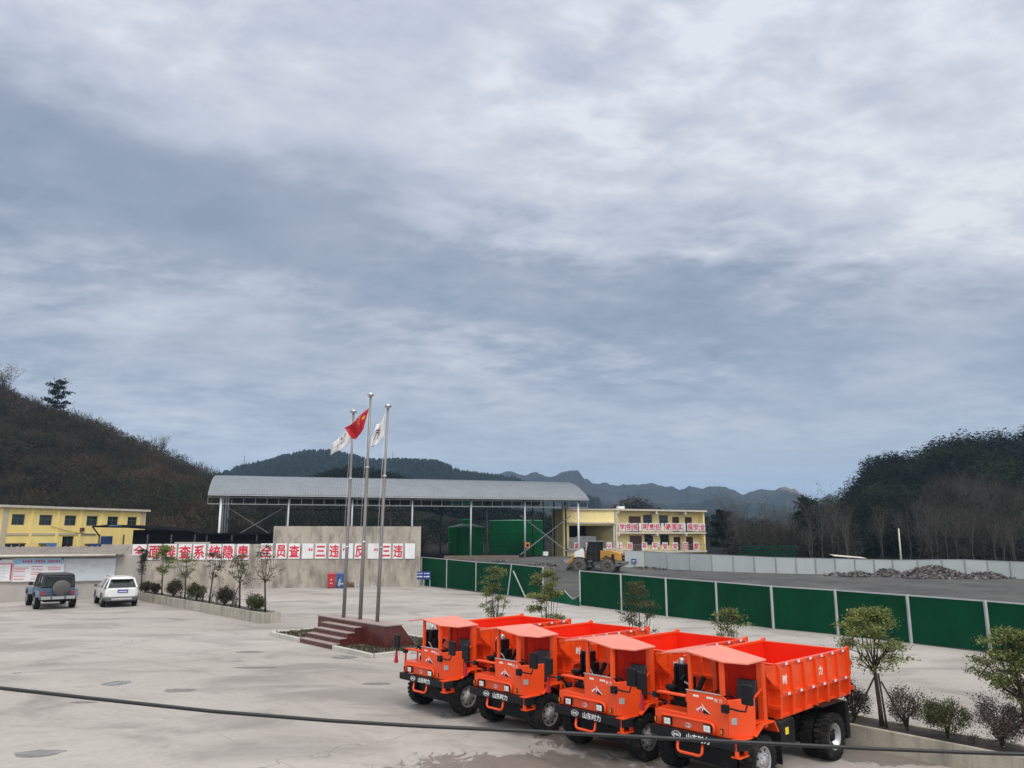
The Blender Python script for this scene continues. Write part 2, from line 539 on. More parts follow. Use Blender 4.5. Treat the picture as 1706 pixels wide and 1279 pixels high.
WET = []
for (u, v, rx, ry, s) in ((880, 1272, 2.3, .75, 1.9), (1010, 1232, 1.5, .9, 1.5), (1480, 1252, 1.5, 1.0, 0.6), (757, 1192, 0.42, 0.32, 0.5), (250, 996, 3.0, 1.6, 0.8), (66, 1255, .46, .32, .5), (195, 1138, .4, .42, .6), (575, 1095, .42, .4, .6), (415, 1086, .55, .3, .7), (425, 1112, .8, .22, .7), (628, 1139, .4, .22, .5), (140, 1170, .35, .12, .8), (300, 1150, .5, .3, .9)):
    p = G(u, v)
    WET.append((p.x, p.y, rx, ry, 0, s))
M['yard'] = concrete_yard_mat()
M['coal'] = mat('coal_ground', (0.047, 0.046, 0.044), 0.9, var=0.5, vscale=0.35, bump=0.6, bscale=3.0, dirt=(0.095, 0.091, 0.084), dscale=0.22, damt=0.8, dlo=0.48)
M['dirt'] = mat('dirt_ground', (0.060, 0.052, 0.042), 0.95, var=0.4, vscale=0.05)
M['puddle'] = mat('puddle_water', (0.235, 0.222, 0.208), 0.28, var=0.2, spec=0.5)
M['oldconc'] = mat('stained_concrete_wall', (0.40, 0.362, 0.305), 0.9, var=0.16, vscale=0.6, bump=0.3, bscale=9, dirt=(0.11, 0.103, 0.094), dscale=1.3, damt=0.8, streak=0.38, dlo=0.46)
M['palewall'] = mat('pale_plaster', (0.42, 0.385, 0.36), 0.9, var=0.07, vscale=0.8, dirt=(0.26, 0.235, 0.215), dscale=0.7, damt=0.5, streak=True)
M['planter'] = mat('planter_concrete', (0.40, 0.375, 0.31), 0.9, var=0.15, vscale=1.5, bump=0.4, bscale=20, dirt=(0.16, 0.15, 0.125), dscale=2.6, damt=0.75, streak=True, dlo=0.46)

g = MB(); g.quad((-6000, -2000, -0.06), (6000, -2000, -0.06), (6000, 8000, -0.06), (-6000, 8000, -0.06))
tag(g.build('ground', M['dirt']), kind='structure')
FENCE_A, FENCE_B = Vector((-7.7, 67.0, 0)), Vector((17.6, 28.8, 0))
fd = (FENCE_B - FENCE_A).normalized()
y0 = FENCE_A - fd * 4; y1 = FENCE_B + fd * 45
g = MB()
g.add([(-75, -40, 0), (y1.x, -40, 0), (y1.x, y1.y, 0), (y0.x, y0.y, 0), (-75, y0.y, 0)], [(0, 1, 2, 3, 4)])
tag(g.build('yard', M['yard']), kind='structure')

# coal yard behind the green fence, rising a little towards the steel shed
def sstep(a, b, x):
    t = max(0, min(1, (x - a) / (b - a)))
    return t * t * (3 - 2 * t)

def coal_h(x, y):
    h = 1.0 * sstep(86, 98, y + 0.15 * x) * (1 - sstep(9, 16, x))
    h += 0.05 * math.sin(x * 0.7 + y * 0.31) * math.sin(y * 0.9 - x * 0.2)
    return h + 0.02
nrm = Vector((-fd.y, fd.x, 0))
if nrm.y < 0: nrm = -nrm
g = MB()
N1, N2 = 70, 60
vs = []
for i in range(N1 + 1):
    for j in range(N2 + 1):
        p = y0 + fd * (-30 + (i / N1) * 125) + nrm * (0.05 + (j / N2) ** 1.3 * 100)
        vs.append((p.x, p.y, coal_h(p.x, p.y) if j else -0.02))
g.add(vs, [(i * (N2 + 1) + j, (i + 1) * (N2 + 1) + j, (i + 1) * (N2 + 1) + j + 1, i * (N2 + 1) + j + 1) for i in range(N1) for j in range(N2)], smooth=True)
tag(g.build('coal_ground', M['coal']), kind='structure')

# puddles
for (u, v, rx, ry, sd) in ((66, 1255, 0.33, 0.22, 1), (195, 1138, 0.26, 0.3, 2), (740, 1190, 0.16, 0.10, 3), (575, 1095, 0.3, 0.26, 4), (27, 1121, 0.1, 0.1, 6)):
    c = G(u, v); r_ = random.Random(sd)
    ph = [r_.uniform(0, 6.28) for _ in range(3)]
    out = []
    for k in range(60):
        a = 2 * math.pi * k / 60
        q = 1 + 0.30 * math.sin(2 * a + ph[0]) + 0.24 * math.sin(3 * a + ph[1]) + 0.14 * math.sin(5 * a + ph[2]) + .06 * math.sin(9 * a + ph[0])
        out.append((c.x + rx * q * math.cos(a), c.y + ry * q * math.sin(a), 0.004))
    g = MB(); g.add(out, [tuple(range(60))])
    tag(g.build('puddle', M['puddle']), kind='structure')

# ------------------------------------------------------------------ hills
def hillmat(name, a, b_, sc):
    m = bpy.data.materials.new(name); m.use_nodes = True
    t = NT(m.node_tree); b = m.node_tree.nodes['Principled BSDF']
    co = t.n('ShaderNodeTexCoord').outputs['Object']
    f = t.noise(co, sc, 8, 0.68, 0.4)
    t.l(t.ramp(f, [(0.34, a), (0.66, b_)]), b.inputs['Base Color'])
    b.inputs['Roughness'].default_value = 0.95
    b.inputs['Specular IOR Level'].default_value = 0.1
    bn = t.n('ShaderNodeBump'); bn.inputs['Strength'].default_value = 1.0; bn.inputs['Distance'].default_value = 6.0
    t.l(t.noise(co, sc * 3.0, 7, 0.7), bn.inputs['Height']); t.l(bn.outputs[0], b.inputs['Normal'])
    return m

def lerp_prof(prof, u):
    if u <= prof[0][0]: return prof[0][1]
    for (a, b), (c, d) in zip(prof, prof[1:]):
        if u <= c:
            t = (u - a) / (c - a)
            t2 = t * t * (3 - 2 * t) * 0.5 + t * 0.5
            return b + (d - b) * t2
    return prof[-1][1]

from mathutils import noise as mnoise
class Hill:
    """terrain whose skyline stands at distance D1, its foot at D0"""
    def __init__(s, prof, D0, D1, z0=0.0, under=0.0, rough=0.03, pw=1.0, seed=0, ridge=0.0, jag=0.0):
        s.jag = jag
        s.p, s.D0, s.D1, s.z0, s.under, s.rough, s.pw, s.seed, s.ridge = prof, D0, D1, z0, under, rough, pw, seed, ridge

    def at(s, u, t):
        """t 0 foot .. 1 crest .. beyond 1 the far side"""
        Y = s.D0 + (s.D1 - s.D0) * t
        top = D(u, lerp_prof(s.p, u), s.D1)
        zr = top.z - s.under
        if s.jag: zr += s.jag * mnoise.fractal(Vector((u / 26.0, s.seed * 3.3, .5)), 0.7, 2.3, 5)
        d = ray(u, 890)
        x = d.x / d.y * Y
        if t <= 1:
            k = t ** s.pw
            k = 0.6 * k + 0.4 * k * k * (3 - 2 * k)
        else:
            k = 1 - 0.9 * (t - 1)
        amp = max(0.0, zr - s.z0)
        n = mnoise.fractal(Vector((x, Y, s.seed)) * (3.2 / (s.D1 - s.D0)), 0.8, 2.2, 5)
        win = math.sin(min(1, t) * math.pi) if t < 1 else 0
        z = s.z0 + amp * k + amp * s.rough * n * (3 * win + (0.25 if t >= 0.98 and t <= 1.3 else 0))
        if s.ridge and t > 0.05:
            z += s.ridge * amp * (mnoise.fractal(Vector((x * 1.0, Y * 0.25, s.seed + 9)) * (6.0 / (s.D1 - s.D0)), 0.9, 2.1, 4)) * win
        return Vector((x, Y, z if amp > 0 else min(z, s.z0)))

    def mesh(s, name, m, nu=140, nt=34, tmax=1.7):
        u0, u1 = s.p[0][0], s.p[-1][0]
        vs = []
        for i in range(nu + 1):
            u = u0 + (u1 - u0) * i / nu
            for j in range(nt + 1):
                t = tmax * j / nt
                p = s.at(u, t)
                if j == nt: p.z = -2
                vs.append(p)
        g = MB()
        g.add(vs, [(i * (nt + 1) + j, (i + 1) * (nt + 1) + j, (i + 1) * (nt + 1) + j + 1, i * (nt + 1) + j + 1) for i in range(nu) for j in range(nt)], smooth=True)
        o = g.build(name, m)
        return tag(o, kind='structure')

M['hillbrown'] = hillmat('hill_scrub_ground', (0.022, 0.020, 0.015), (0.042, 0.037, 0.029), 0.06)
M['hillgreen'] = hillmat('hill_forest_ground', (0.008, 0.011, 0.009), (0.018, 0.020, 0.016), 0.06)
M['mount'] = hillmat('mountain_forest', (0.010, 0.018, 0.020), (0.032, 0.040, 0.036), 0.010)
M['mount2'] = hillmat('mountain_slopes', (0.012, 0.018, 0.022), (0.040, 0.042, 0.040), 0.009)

LEFT = Hill([(-500, 470), (-300, 540), (-100, 612), (0, 664), (30, 676), (60, 690), (110, 702), (180, 726), (240, 750), (300, 772), (345, 796), (400, 822), (480, 836), (560, 842), (640, 850), (720, 862), (800, 874), (880, 884), (960, 892)], 118, 235, under=2.5, rough=0.06, seed=3)
LEFT.mesh('hill', M['hillbrown'])
MIDH = Hill([(380, 850), (440, 836), (500, 812), (535, 794), (570, 786), (610, 787), (640, 795), (690, 810), (760, 830), (820, 848), (880, 862), (940, 874), (1000, 890)], 190, 330, under=2.0, rough=0.03, seed=5)
MIDH.mesh('hill', M['hillgreen'], 90, 26)
DOME = Hill([(990, 880), (1015, 862), (1035, 846), (1055, 838), (1075, 846), (1095, 860), (1130, 866), (1180, 870), (1260, 876), (1330, 892)], 250, 330, under=1.0, rough=0.03, seed=6)
DOME.mesh('hill', M['hillgreen'], 70, 20)
RIGHT = Hill([(1120, 894), (1200, 878), (1260, 872), (1310, 866), (1345, 858), (1380, 845), (1400, 833), (1430, 812), (1460, 786), (1480, 773), (1500, 760), (1540, 749), (1600, 735), (1650, 731), (1706, 720), (1800, 700), (2000, 660), (2300, 600)], 128, 250, under=4.8, rough=0.06, jag=3.2, seed=8)
RIGHT.mesh('hill', M['hillgreen'])
MTA = Hill([(150, 860), (250, 830), (330, 803), (365, 787), (400, 775), (440, 767), (470, 759), (500, 752), (545, 751), (580, 758), (620, 765), (680, 767), (725, 769), (745, 776), (765, 785), (800, 789), (850, 796), (900, 808), (960, 824), (1050, 845), (1150, 870)], 520, 950, under=3, rough=0.02, seed=12, ridge=0.10)
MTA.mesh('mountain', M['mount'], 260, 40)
MTB = Hill([(500, 830), (600, 805), (700, 793), (800, 792), (825, 790), (850, 784), (875, 790), (895, 788), (915, 793), (935, 788), (950, 783), (964, 784), (975, 796), (1000, 803), (1030, 808), (1045, 807), (1075, 803), (1110, 808), (1130, 811), (1138, 812), (1150, 808), (1170, 812), (1200, 809), (1212, 810), (1225, 816), (1240, 819), (1262, 815), (1300, 815), (1312, 811), (1326, 812), (1340, 820), (1355, 831), (1362, 835), (1380, 824), (1388, 822), (1400, 829), (1430, 845), (1500, 870), (1600, 880)], 1100, 1900, under=2, rough=0.015, seed=21, ridge=0.2, jag=6.0)
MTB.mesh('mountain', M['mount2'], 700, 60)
MTC = Hill([(880, 872), (940, 856), (985, 846), (1030, 838), (1070, 834), (1120, 840), (1160, 832), (1190, 830), (1230, 838), (1270, 836), (1330, 846), (1380, 852), (1440, 866), (1520, 884)], 700, 1200, under=2, rough=0.03, seed=31, ridge=0.2, jag=4.0)
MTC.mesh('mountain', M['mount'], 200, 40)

# ------------------------------------------------------------------ vegetation kit
def quads_mesh(name, P, A, B, T, m, parent=None):
    """many loose leaf quads: centres P, half axes A and B, colour T (n x 3)"""
    n = len(P)
    V = np.stack([P - A, P - B * 0.9, P + A, P + B], 1).reshape(-1, 3)
    me = bpy.data.meshes.new(name)
    me.vertices.add(4 * n); me.loops.add(4 * n); me.polygons.add(n)
    me.vertices.foreach_set('co', V.ravel().astype(np.float32))
    me.loops.foreach_set('vertex_index', np.arange(4 * n, dtype=np.int32))
    me.polygons.foreach_set('loop_start', np.arange(0, 4 * n, 4, dtype=np.int32))
    me.polygons.foreach_set('loop_total', np.full(n, 4, dtype=np.int32))
    at = me.color_attributes.new('tint', 'FLOAT_COLOR', 'POINT')
    c4 = np.concatenate([np.repeat(T, 4, 0), np.ones((4 * n, 1))], 1)
    at.data.foreach_set('color', c4.ravel().astype(np.float32))
    me.materials.append(m)
    me.update(); me.validate()
    o = bpy.data.objects.new(name, me); COL.objects.link(o)
    if parent is not None: o.parent = parent
    return o

def rand_dirs(n, up=0.0):
    d = RNG.normal(size=(n, 3)); d[:, 2] += up
    return d / np.linalg.norm(d, axis=1, keepdims=True)

def leaf_axes(n, size, aspect=0.45, up=0.3):
    a = rand_dirs(n); b = np.cross(a, rand_dirs(n, up)); b /= np.linalg.norm(b, axis=1, keepdims=True) + 1e-9
    s = size * RNG.uniform(0.6, 1.3, (n, 1))
    return a * s, b * s * aspect

def tints(n, cols, spread=0.25):
    cols = np.array(cols); i = RNG.integers(0, len(cols), n)
    return np.clip(cols[i] * RNG.uniform(1 - spread, 1 + spread, (n, 1)), 0.004, 1)

# ------------------------------------------------------------------ scrub and forest on the hills (uncountable)
def hill_cover(name, hill, count, urange, trange, size, cols, per=34, leaf=0.42, twig=0.5, tall=1.0, tb=1.0):
    Ps, As, Bs, Ts = [], [], [], []
    for _ in range(count):
        u = random.uniform(*urange)
        t = trange[0] + (trange[1] - trange[0]) * random.random() ** tb
        c = np.array(hill.at(u, t))
        if c[2] < hill.z0 + 0.05 and t > 0.1: continue
        s = random.uniform(*size)
        bare = random.random() < twig
        n = per
        pv_ = mnoise.noise(Vector((c[0] * .055, c[1] * .055, c[2] * .055))) + .6 * mnoise.noise(Vector((c[0] * .17, c[1] * .17, c[2] * .17 + 5)))
        base = np.array(cols[int((max(-.6, min(.6, pv_)) + .6) / 1.201 * len(cols))] if random.random() < .6 else random.choice(cols)) * random.uniform(0.72, 1.35) * (1 + .5 * pv_)
        d = rand_dirs(n) * RNG.uniform(0.35, 1, (n, 1)) ** 0.5
        if bare:
            p = c + d * np.array([s * .55, s * .55, s * .62 * tall]) + np.array([0, 0, s * .62 * tall])
            a = rand_dirs(n) * 0.8 + np.array([0, 0, .7]) + d * 0.7
            a = a / np.linalg.norm(a, axis=1, keepdims=True)
            b = np.cross(a, rand_dirs(n)); b /= np.linalg.norm(b, axis=1, keepdims=True) + 1e-9
            ln = s * RNG.uniform(.10, .26, (n, 1))
            As.append(a * ln); Bs.append(b * RNG.uniform(.03, .06, (n, 1)) * (1 + s * .10))
            col = base * np.array([1.2, 1.08, 1.0])
        else:
            p = c + d * np.array([s * .6, s * .6, s * .5 * tall]) + np.array([0, 0, s * .45 * tall])
            a, b = leaf_axes(n, leaf * (0.6 + s * .16), 0.6)
            fl = np.array([1, 1, .45]); As.append(a * fl); Bs.append(b * fl); col = base
        Ps.append(p)
        Ts.append(np.clip(col[None] * RNG.uniform(.85, 1.15, (n, 1)), .004, 1))
    o = quads_mesh(name, np.concatenate(Ps), np.concatenate(As), np.concatenate(Bs), np.concatenate(Ts), M['leafdull'])
    return tag(o, kind='stuff')

BROWN = [(0.058, 0.047, 0.034), (0.046, 0.042, 0.030), (0.072, 0.057, 0.043), (0.037, 0.039, 0.026), (0.024, 0.033, 0.022)]
GREEN = [(0.009, 0.015, 0.011), (0.013, 0.021, 0.013), (0.016, 0.020, 0.014), (0.008, 0.012, 0.010)]
hill_cover('hillside_scrub', LEFT, 5200, (-120, 420), (0.02, 1.03), (2.0, 5.0), BROWN, per=90, leaf=.25, twig=0.22)
hill_cover('hillside_scrub', LEFT, 1300, (360, 700), (0.10, 1.02), (2.0, 4.4), BROWN[2:] + GREEN, per=70, leaf=.25, twig=0.2)
hill_cover('hillside_forest', MIDH, 1500, (440, 960), (0.55, 1.03), (3.0, 6.0), GREEN, per=40, leaf=0.55, twig=0.12)
hill_cover('hillside_forest', DOME, 520, (1000, 1300), (0.3, 1.03), (3.0, 6.0), GREEN + BROWN[:1], per=40, leaf=0.5, twig=0.25)
hill_cover('hillside_forest', LEFT, 260, (700, 900), (0.45, 1.02), (2.0, 4.0), GREEN + BROWN[3:], per=34, twig=0.3)
hill_cover('hillside_forest', RIGHT, 620, (1345, 2150), (0.35, 0.99), (4.0, 8.0), GREEN + [(0.020, 0.034, 0.018), (0.026, 0.038, 0.022)], per=190, leaf=0.28, twig=0.0, tall=1.15)
hill_cover('hillside_forest', RIGHT, 5000, (1330, 2150), (0.05, 1.02), (2.5, 5.5), GREEN + GREEN + GREEN + BROWN[3:], per=84, leaf=0.27, twig=0.12, tall=1.1)
hill_cover('brown_thicket', RIGHT, 300, (1215, 1420), (-0.05, 0.2), (2.5, 4.5), [(0.050, 0.045, 0.038), (0.04, 0.038, 0.032), (0.03, 0.034, 0.025)], per=60, twig=0.6, tall=1.1)
hill_cover('brown_thicket', RIGHT, 760, (1540, 1800), (-0.05, 0.36), (2.5, 5.5), [(0.058, 0.051, 0.043), (0.048, 0.043, 0.036), (0.038, 0.038, 0.030), (0.024, 0.03, 0.022)], per=40, twig=0.85, tall=1.3)

def ridge_cover(name, hill, count, urange, hh, cols, t0=0.985, t1=1.01, wd=0.32):
    g = MB(); 
    for _ in range(count):
        p = hill.at(random.uniform(*urange), random.uniform(t0, t1))
        h = random.uniform(*hh); r_ = h * random.uniform(wd * .7, wd * 1.2)
        n = 6; a0 = random.random() * 6
        ring = [(p.x + r_ * math.cos(a0 + 6.28 * k / n), p.y + r_ * math.sin(a0 + 6.28 * k / n), p.z + h * random.uniform(-.05, .15)) for k in range(n)]
        mid = [(p.x + r_ * .62 * math.cos(a0 + .5 + 6.28 * k / n), p.y + r_ * .62 * math.sin(a0 + .5 + 6.28 * k / n), p.z + h * random.uniform(.45, .65)) for k in range(n)]
        g.add(ring + mid + [(p.x, p.y, p.z + h)], [(k, (k + 1) % n, n + (k + 1) % n, n + k) for k in range(n)] + [(n + k, n + (k + 1) % n, 2 * n) for k in range(n)])
    o = g.build(name, M['conifer'], normals=False)
    return tag(o, kind='stuff')
M['conifer'] = mat('far_conifers', (0.010, 0.017, 0.017), 0.95, var=0.4, vscale=0.05, spec=0.1)
ridge_cover('ridge_conifers', MTA, 420, (380, 840), (3, 6.5), None)
ridge_cover('ridge_conifers', MTA, 2600, (340, 1000), (4, 7), None, 0.55, 0.99, 0.5)
g = MB()
for k in range(6):
    t0 = .80 + .032 * k; ua, ub = 1300 + 3 * k, 1356 - 4 * k
    vs = []
    for i in range(13):
        u = ua + (ub - ua) * i / 12
        for q in (t0, t0 + .014): vs.append(MTB.at(u, q) + Vector((0, -3, 2.5)))
    g.add(vs, [(2 * i, 2 * i + 2, 2 * i + 3, 2 * i + 1) for i in range(12)])
tag(g.build('quarry_terrace', mat('bare_quarry_rock', (0.20, 0.145, 0.12), .95, var=.25, vscale=.05)), kind='structure')

# ------------------------------------------------------------------ single trees
def branch_tree(h, trunk_h, spread, nb, leaves, leafsize, cols, r0=0.035, seed=0, up=0.75, fork=3, crown=(0.35, 1.0), mleaf='leaf', mbark='bark', leafspread=0.16, sides=6, flat=1.0, aspect=0.42):
    """returns (trunk MB, leaf arrays): a tapered trunk with forking limbs, leaves along the outer twigs"""
    rd = random.Random(seed)
    g = MB()
    pts = []
    bend = (rd.uniform(-.05, .05) * h, rd.uniform(-.05, .05) * h)
    n = 7
    for i in range(n + 1):
        k = i / n
        pts.append(Vector((bend[0] * math.sin(k * 2.4), bend[1] * math.sin(k * 2.0), trunk_h * k)))
    g.tube(pts, [r0 * (1.35 if i == 0 else 1 - 0.35 * i / n) for i in range(n + 1)], sides)
    tips = []
    def grow(p, d, L, r_, lev):
        q = [p]; dd = d.copy()
        m_ = 4
        for i in range(m_):
            dd = (dd + Vector((rd.uniform(-.2, .2), rd.uniform(-.2, .2), rd.uniform(-.05, .22)))).normalized()
            q.append(q[-1] + dd * (L / m_))
        g.tube(q, [max(r_ * (1 - .6 * i / m_), 0.0025) for i in range(m_ + 1)], max(3, sides - lev - 1), cap=False)
        if lev >= 2:
            tips.extend((q[2], q[3], q[4]))
            return
        tips.append(q[4])
        for _ in range(fork if lev else fork + 1):
            k = rd.randint(1, 4)
            a = rd.uniform(0, 6.28)
            nd = (dd * 1.0 + Vector((math.cos(a), math.sin(a), rd.uniform(-.1, .5))) * 0.75).normalized()
            grow(q[k], nd, L * rd.uniform(.45, .7), r_ * .5, lev + 1)
    for b_ in range(nb):
        a = 6.28 * b_ / nb + rd.uniform(-.4, .4)
        k = rd.uniform(0.72, 1.0) if b_ else 1.0
        st = pts[-1] * k if b_ else pts[-1]
        st = Vector((pts[-1].x * k, pts[-1].y * k, trunk_h * k))
        sp = spread * rd.uniform(.6, 1.1) if b_ else spread * .15
        tgt = Vector((math.cos(a) * sp, math.sin(a) * sp, (h - trunk_h) * rd.uniform(.55, .8) * flat))
        grow(st, (tgt.normalized() + Vector((0, 0, up * .3))).normalized(), tgt.length * .72, r0 * (.42 if b_ else .6), 0)
    T = np.array([tuple(p) for p in tips])
    if leaves:
        idx = RNG.integers(0, len(T), leaves)
        P = T[idx] + RNG.normal(size=(leaves, 3)) * leafspread
        a, b = leaf_axes(leaves, leafsize, aspect, 0.8)
        return g, (P, a, b, tints(leaves, cols, .35))
    return g, None

def clump_tree(h, fork_h, rx, nclump, per, leafsize, cols, r0=0.035, seed=0, pad=0.17, low=0.3, aspect=0.5, lean=0.04):
    """trunk forking into slender limbs; leaves sit in flattened tufts at the limb ends"""
    rd = random.Random(seed); g = MB()
    top = Vector((rd.uniform(-lean, lean) * h, rd.uniform(-lean, lean) * h, fork_h))
    g.tube([Vector((0, 0, -.03)), top * .3 + Vector((rd.uniform(-.02, .02), rd.uniform(-.02, .02), 0)), top * .7, top], [r0 * 1.3, r0 * 1.05, r0 * .95, r0 * .85], 8)
    Ps, Ts, Ss = [], [], []
    nl = max(4, nclump // 4)
    limbs = []
    for k in range(nl):
        a = 6.283 * k / nl + rd.uniform(-.45, .45)
        rr = rx * rd.uniform(.35, .8); zz_ = h * rd.uniform(.62, .92)
        if k == 0: rr, zz_ = rx * .12, h * .95
        e = Vector((top.x + math.cos(a) * rr, top.y + math.sin(a) * rr, zz_))
        s0 = top * rd.uniform(.82, 1.0) if k else top
        md = s0.lerp(e, .5) + Vector((math.cos(a) * rr * .18, math.sin(a) * rr * .18, -(zz_ - fork_h) * .06))
        q = [s0, s0.lerp(md, .5) + Vector((rd.uniform(-.02, .02), rd.uniform(-.02, .02), 0)), md, md.lerp(e, .55) + Vector((rd.uniform(-.04, .04) * rx, rd.uniform(-.04, .04) * rx, 0)), e]
        g.tube(q, [r0 * .5, r0 * .42, r0 * .32, r0 * .2, .004], 6, cap=False)
        limbs.append(q)
    for c in range(nclump):
        q = limbs[c % nl]
        a = rd.uniform(0, 6.283); u = rd.random() ** .6
        zc = h * (1 - (1 - (fork_h / h) * .95) * (rd.random() ** 1.35) * .95)
        k = (zc / h - fork_h / h) / (1 - fork_h / h)
        env = math.sqrt(max(.05, 1 - (max(-1, min(1, (k - .42) / .62))) ** 2))
        ce = Vector((top.x + math.cos(a) * rx * u * env, top.y + math.sin(a) * rx * u * env, zc - .06 * h))
        st = min((p for l_ in limbs for p in l_[1:]), key=lambda p: (p - ce).length + (1.0 if p.z > ce.z else 0) * .4)
        g.tube([st, st.lerp(ce, .55) + Vector((0, 0, -.02)), ce], [.009, .007, .003], 4, cap=False)
        for _ in range(3):
            g.tube([st.lerp(ce, rd.uniform(.4, .9)), ce + Vector((rd.uniform(-1, 1), rd.uniform(-1, 1), rd.uniform(-.3, .7))) * pad * .9], [.004, .002], 3, cap=False)
        n = int(per * rd.uniform(.6, 1.3) * (low + (1 - low) * max(0, min(1, k * 1.5))))
        if n < 4: continue
        Ps.append(np.array(ce) + RNG.normal(size=(n, 3)) * np.array([pad, pad, pad * .42]) * .62)
        Ts.append(tints(n, cols, .25) * rd.uniform(.72, 1.28))
    P = np.concatenate(Ps); n = len(P)
    a_, b_ = leaf_axes(n, leafsize, aspect, 1.4)
    return g, (P, a_, b_, np.clip(np.concatenate(Ts), .004, 1))

def plant(name, label, cat, loc, tree, rz=0, group=None, stem='trunk', crown='crown', mb='bark', ml='leaf'):
    t = thing(name, label, cat, loc, rz, group)
    g, L = tree
    g.build(stem, M[mb], t, normals=False)
    if L is not None:
        quads_mesh(crown, *L, M[ml], t)
    return t

def bush(w, h, n, leafsize, cols, seed=0, hollow=0.4, stems=7, lump=0.2, aspect=0.5):
    rd = random.Random(seed)
    g = MB()
    for i in range(stems):
        a = 6.28 * i / stems + rd.uniform(-.4, .4)
        e = Vector((math.cos(a) * w * rd.uniform(.15, .42), math.sin(a) * w * rd.uniform(.15, .42), h * rd.uniform(.5, .9)))
        md = e * .5 + Vector((rd.uniform(-.05, .05) * w, rd.uniform(-.05, .05) * w, h * .05)); md.x *= .7; md.y *= .7
        g.tube([(0, 0, -.03), md, e], [0.009 * h + .004, 0.006 * h + .003, .003], 4, cap=False)
        for _ in range(3):
            e2 = md.lerp(e, rd.uniform(.2, .9)) + Vector((rd.uniform(-.2, .2) * w, rd.uniform(-.2, .2) * w, rd.uniform(.0, .25) * h))
            g.tube([md.lerp(e, rd.uniform(0, .6)), e2], [.006, .003], 3, cap=False)
    n = int(n * 1.7)
    K = 34
    cen = rand_dirs(K) * RNG.uniform(.45, .92, (K, 1)) * np.array([w / 2, w / 2, h * .43]) + np.array([0, 0, h * .56])
    i = RNG.integers(0, K, n)
    P = cen[i] + RNG.normal(size=(n, 3)) * lump * np.array([w, w, h]) * .5
    P[:, 2] = np.maximum(P[:, 2], h * .12 + 0 * P[:, 2])
    a, b = leaf_axes(n, leafsize, aspect, .8)
    br = RNG.uniform(.75, 1.25, (K, 1))[i]
    return g, (P, a, b, np.clip(tints(n, cols, .3) * br, .004, 1))

OLIVE = [(0.230, 0.275, 0.078), (0.165, 0.210, 0.062), (0.280, 0.300, 0.105), (0.105, 0.140, 0.050)]
DARKG = [(0.045, 0.062, 0.028), (0.058, 0.074, 0.036), (0.034, 0.050, 0.026)]
DULL = [(0.13, 0.125, 0.075), (0.165, 0.15, 0.095), (0.085, 0.09, 0.055), (0.10, 0.08, 0.06)]
PURPLE = [(0.085, 0.054, 0.058), (0.105, 0.072, 0.072), (0.065, 0.052, 0.048), (0.125, 0.095, 0.09)]
REDBR = [(0.085, 0.056, 0.040), (0.072, 0.056, 0.038), (0.062, 0.060, 0.036)]

# skyline trees on the left hill
p = D(91, 694, 225)
def pine(h, w, seed):
    rd = random.Random(seed); g = MB()
    g.tube([(0, 0, -2), (w * .05, 0, h * .5), (0, 0, h)], [.35, .22, .05], 6)
    Ps = []
    for k in range(15):
        z = h * (.22 + .76 * k / 15); L = w * .5 * (1 - .55 * k / 15) * rd.uniform(.65, 1.15); a = k * 2.4 + rd.uniform(-.4, .4)
        e = Vector((math.cos(a) * L, math.sin(a) * L, z + h * .06)); g.tube([(0, 0, z), e], [.09, .03], 4, cap=False)
        n = 130; tt = RNG.uniform(.3, 1.05, (n, 1))
        Ps.append(np.array([0, 0, z]) + tt * (np.array(e) - np.array([0, 0, z])) + RNG.normal(size=(n, 3)) * np.array([w * .075, w * .075, h * .025]))
    P = np.concatenate(Ps); n = len(P); a, b = leaf_axes(n, .34, .5, .8)
    return g, (P, a, b, tints(n, [(0.012, 0.024, 0.016), (0.016, 0.03, 0.018)], .3))
plant('pine_tree', 'lone dark pine standing on the skyline of the brown hill at left', 'tree', p, pine(11.0, 8.0, 4), ml='leafdull')
p = D(268, 758, 205)
plant('bare_tree', 'small leafless tree on the hill skyline right of the lone pine', 'tree', p, branch_tree(5.2, 1.2, 3.2, 9, 700, .10, BROWN, .12, 5, leafspread=.4, fork=4), ml='leafdull')
p = D(2, 668, 225)
plant('bare_tree', 'thin leafless tree on the hill skyline in the far left corner', 'tree', p, branch_tree(11, 3.5, 3.4, 8, 1600, .16, BROWN[3:] + GREEN, .15, 6, leafspread=.5, fork=4), ml='leafdull')

# bare trees of the thicket behind the white hoarding, and on the right hill
protos = []
for k in range(5):
    h = (9.5, 11.5, 8.0, 10.5, 12.5)[k]
    g, L = branch_tree(h, h * .30, h * .20, 7, 200, .11, [(0.085, 0.076, 0.066), (0.068, 0.062, 0.053)], .07, 40 + k, up=2.6, fork=3, leafspread=.35, sides=5, aspect=.3)
    protos.append((g, L))
spots = []
rd = random.Random(5)
for (u0, u1, n, Y0, Y1) in ((1200, 1330, 20, 128, 150), (1330, 1420, 9, 114, 130), (1540, 1640, 30, 108, 175), (1640, 1720, 18, 106, 165), (1435, 1540, 7, 116, 140)):
    for i in range(n):
        u = u0 + (u1 - u0) * (i + rd.random()) / n
        Y = rd.uniform(Y0, Y1)
        d = ray(u, 890); spots.append((d.x / d.y * Y, Y, rd.uniform(.75, 1.25) if u < 1420 else rd.uniform(.6, 1.2), u))
made = {}
TREELAB = {0: 'slender leafless tree in the thicket between the yellow dormitory and the right hill',
           1: 'leafless brown tree at the foot of the dark right hill behind white hoarding'}
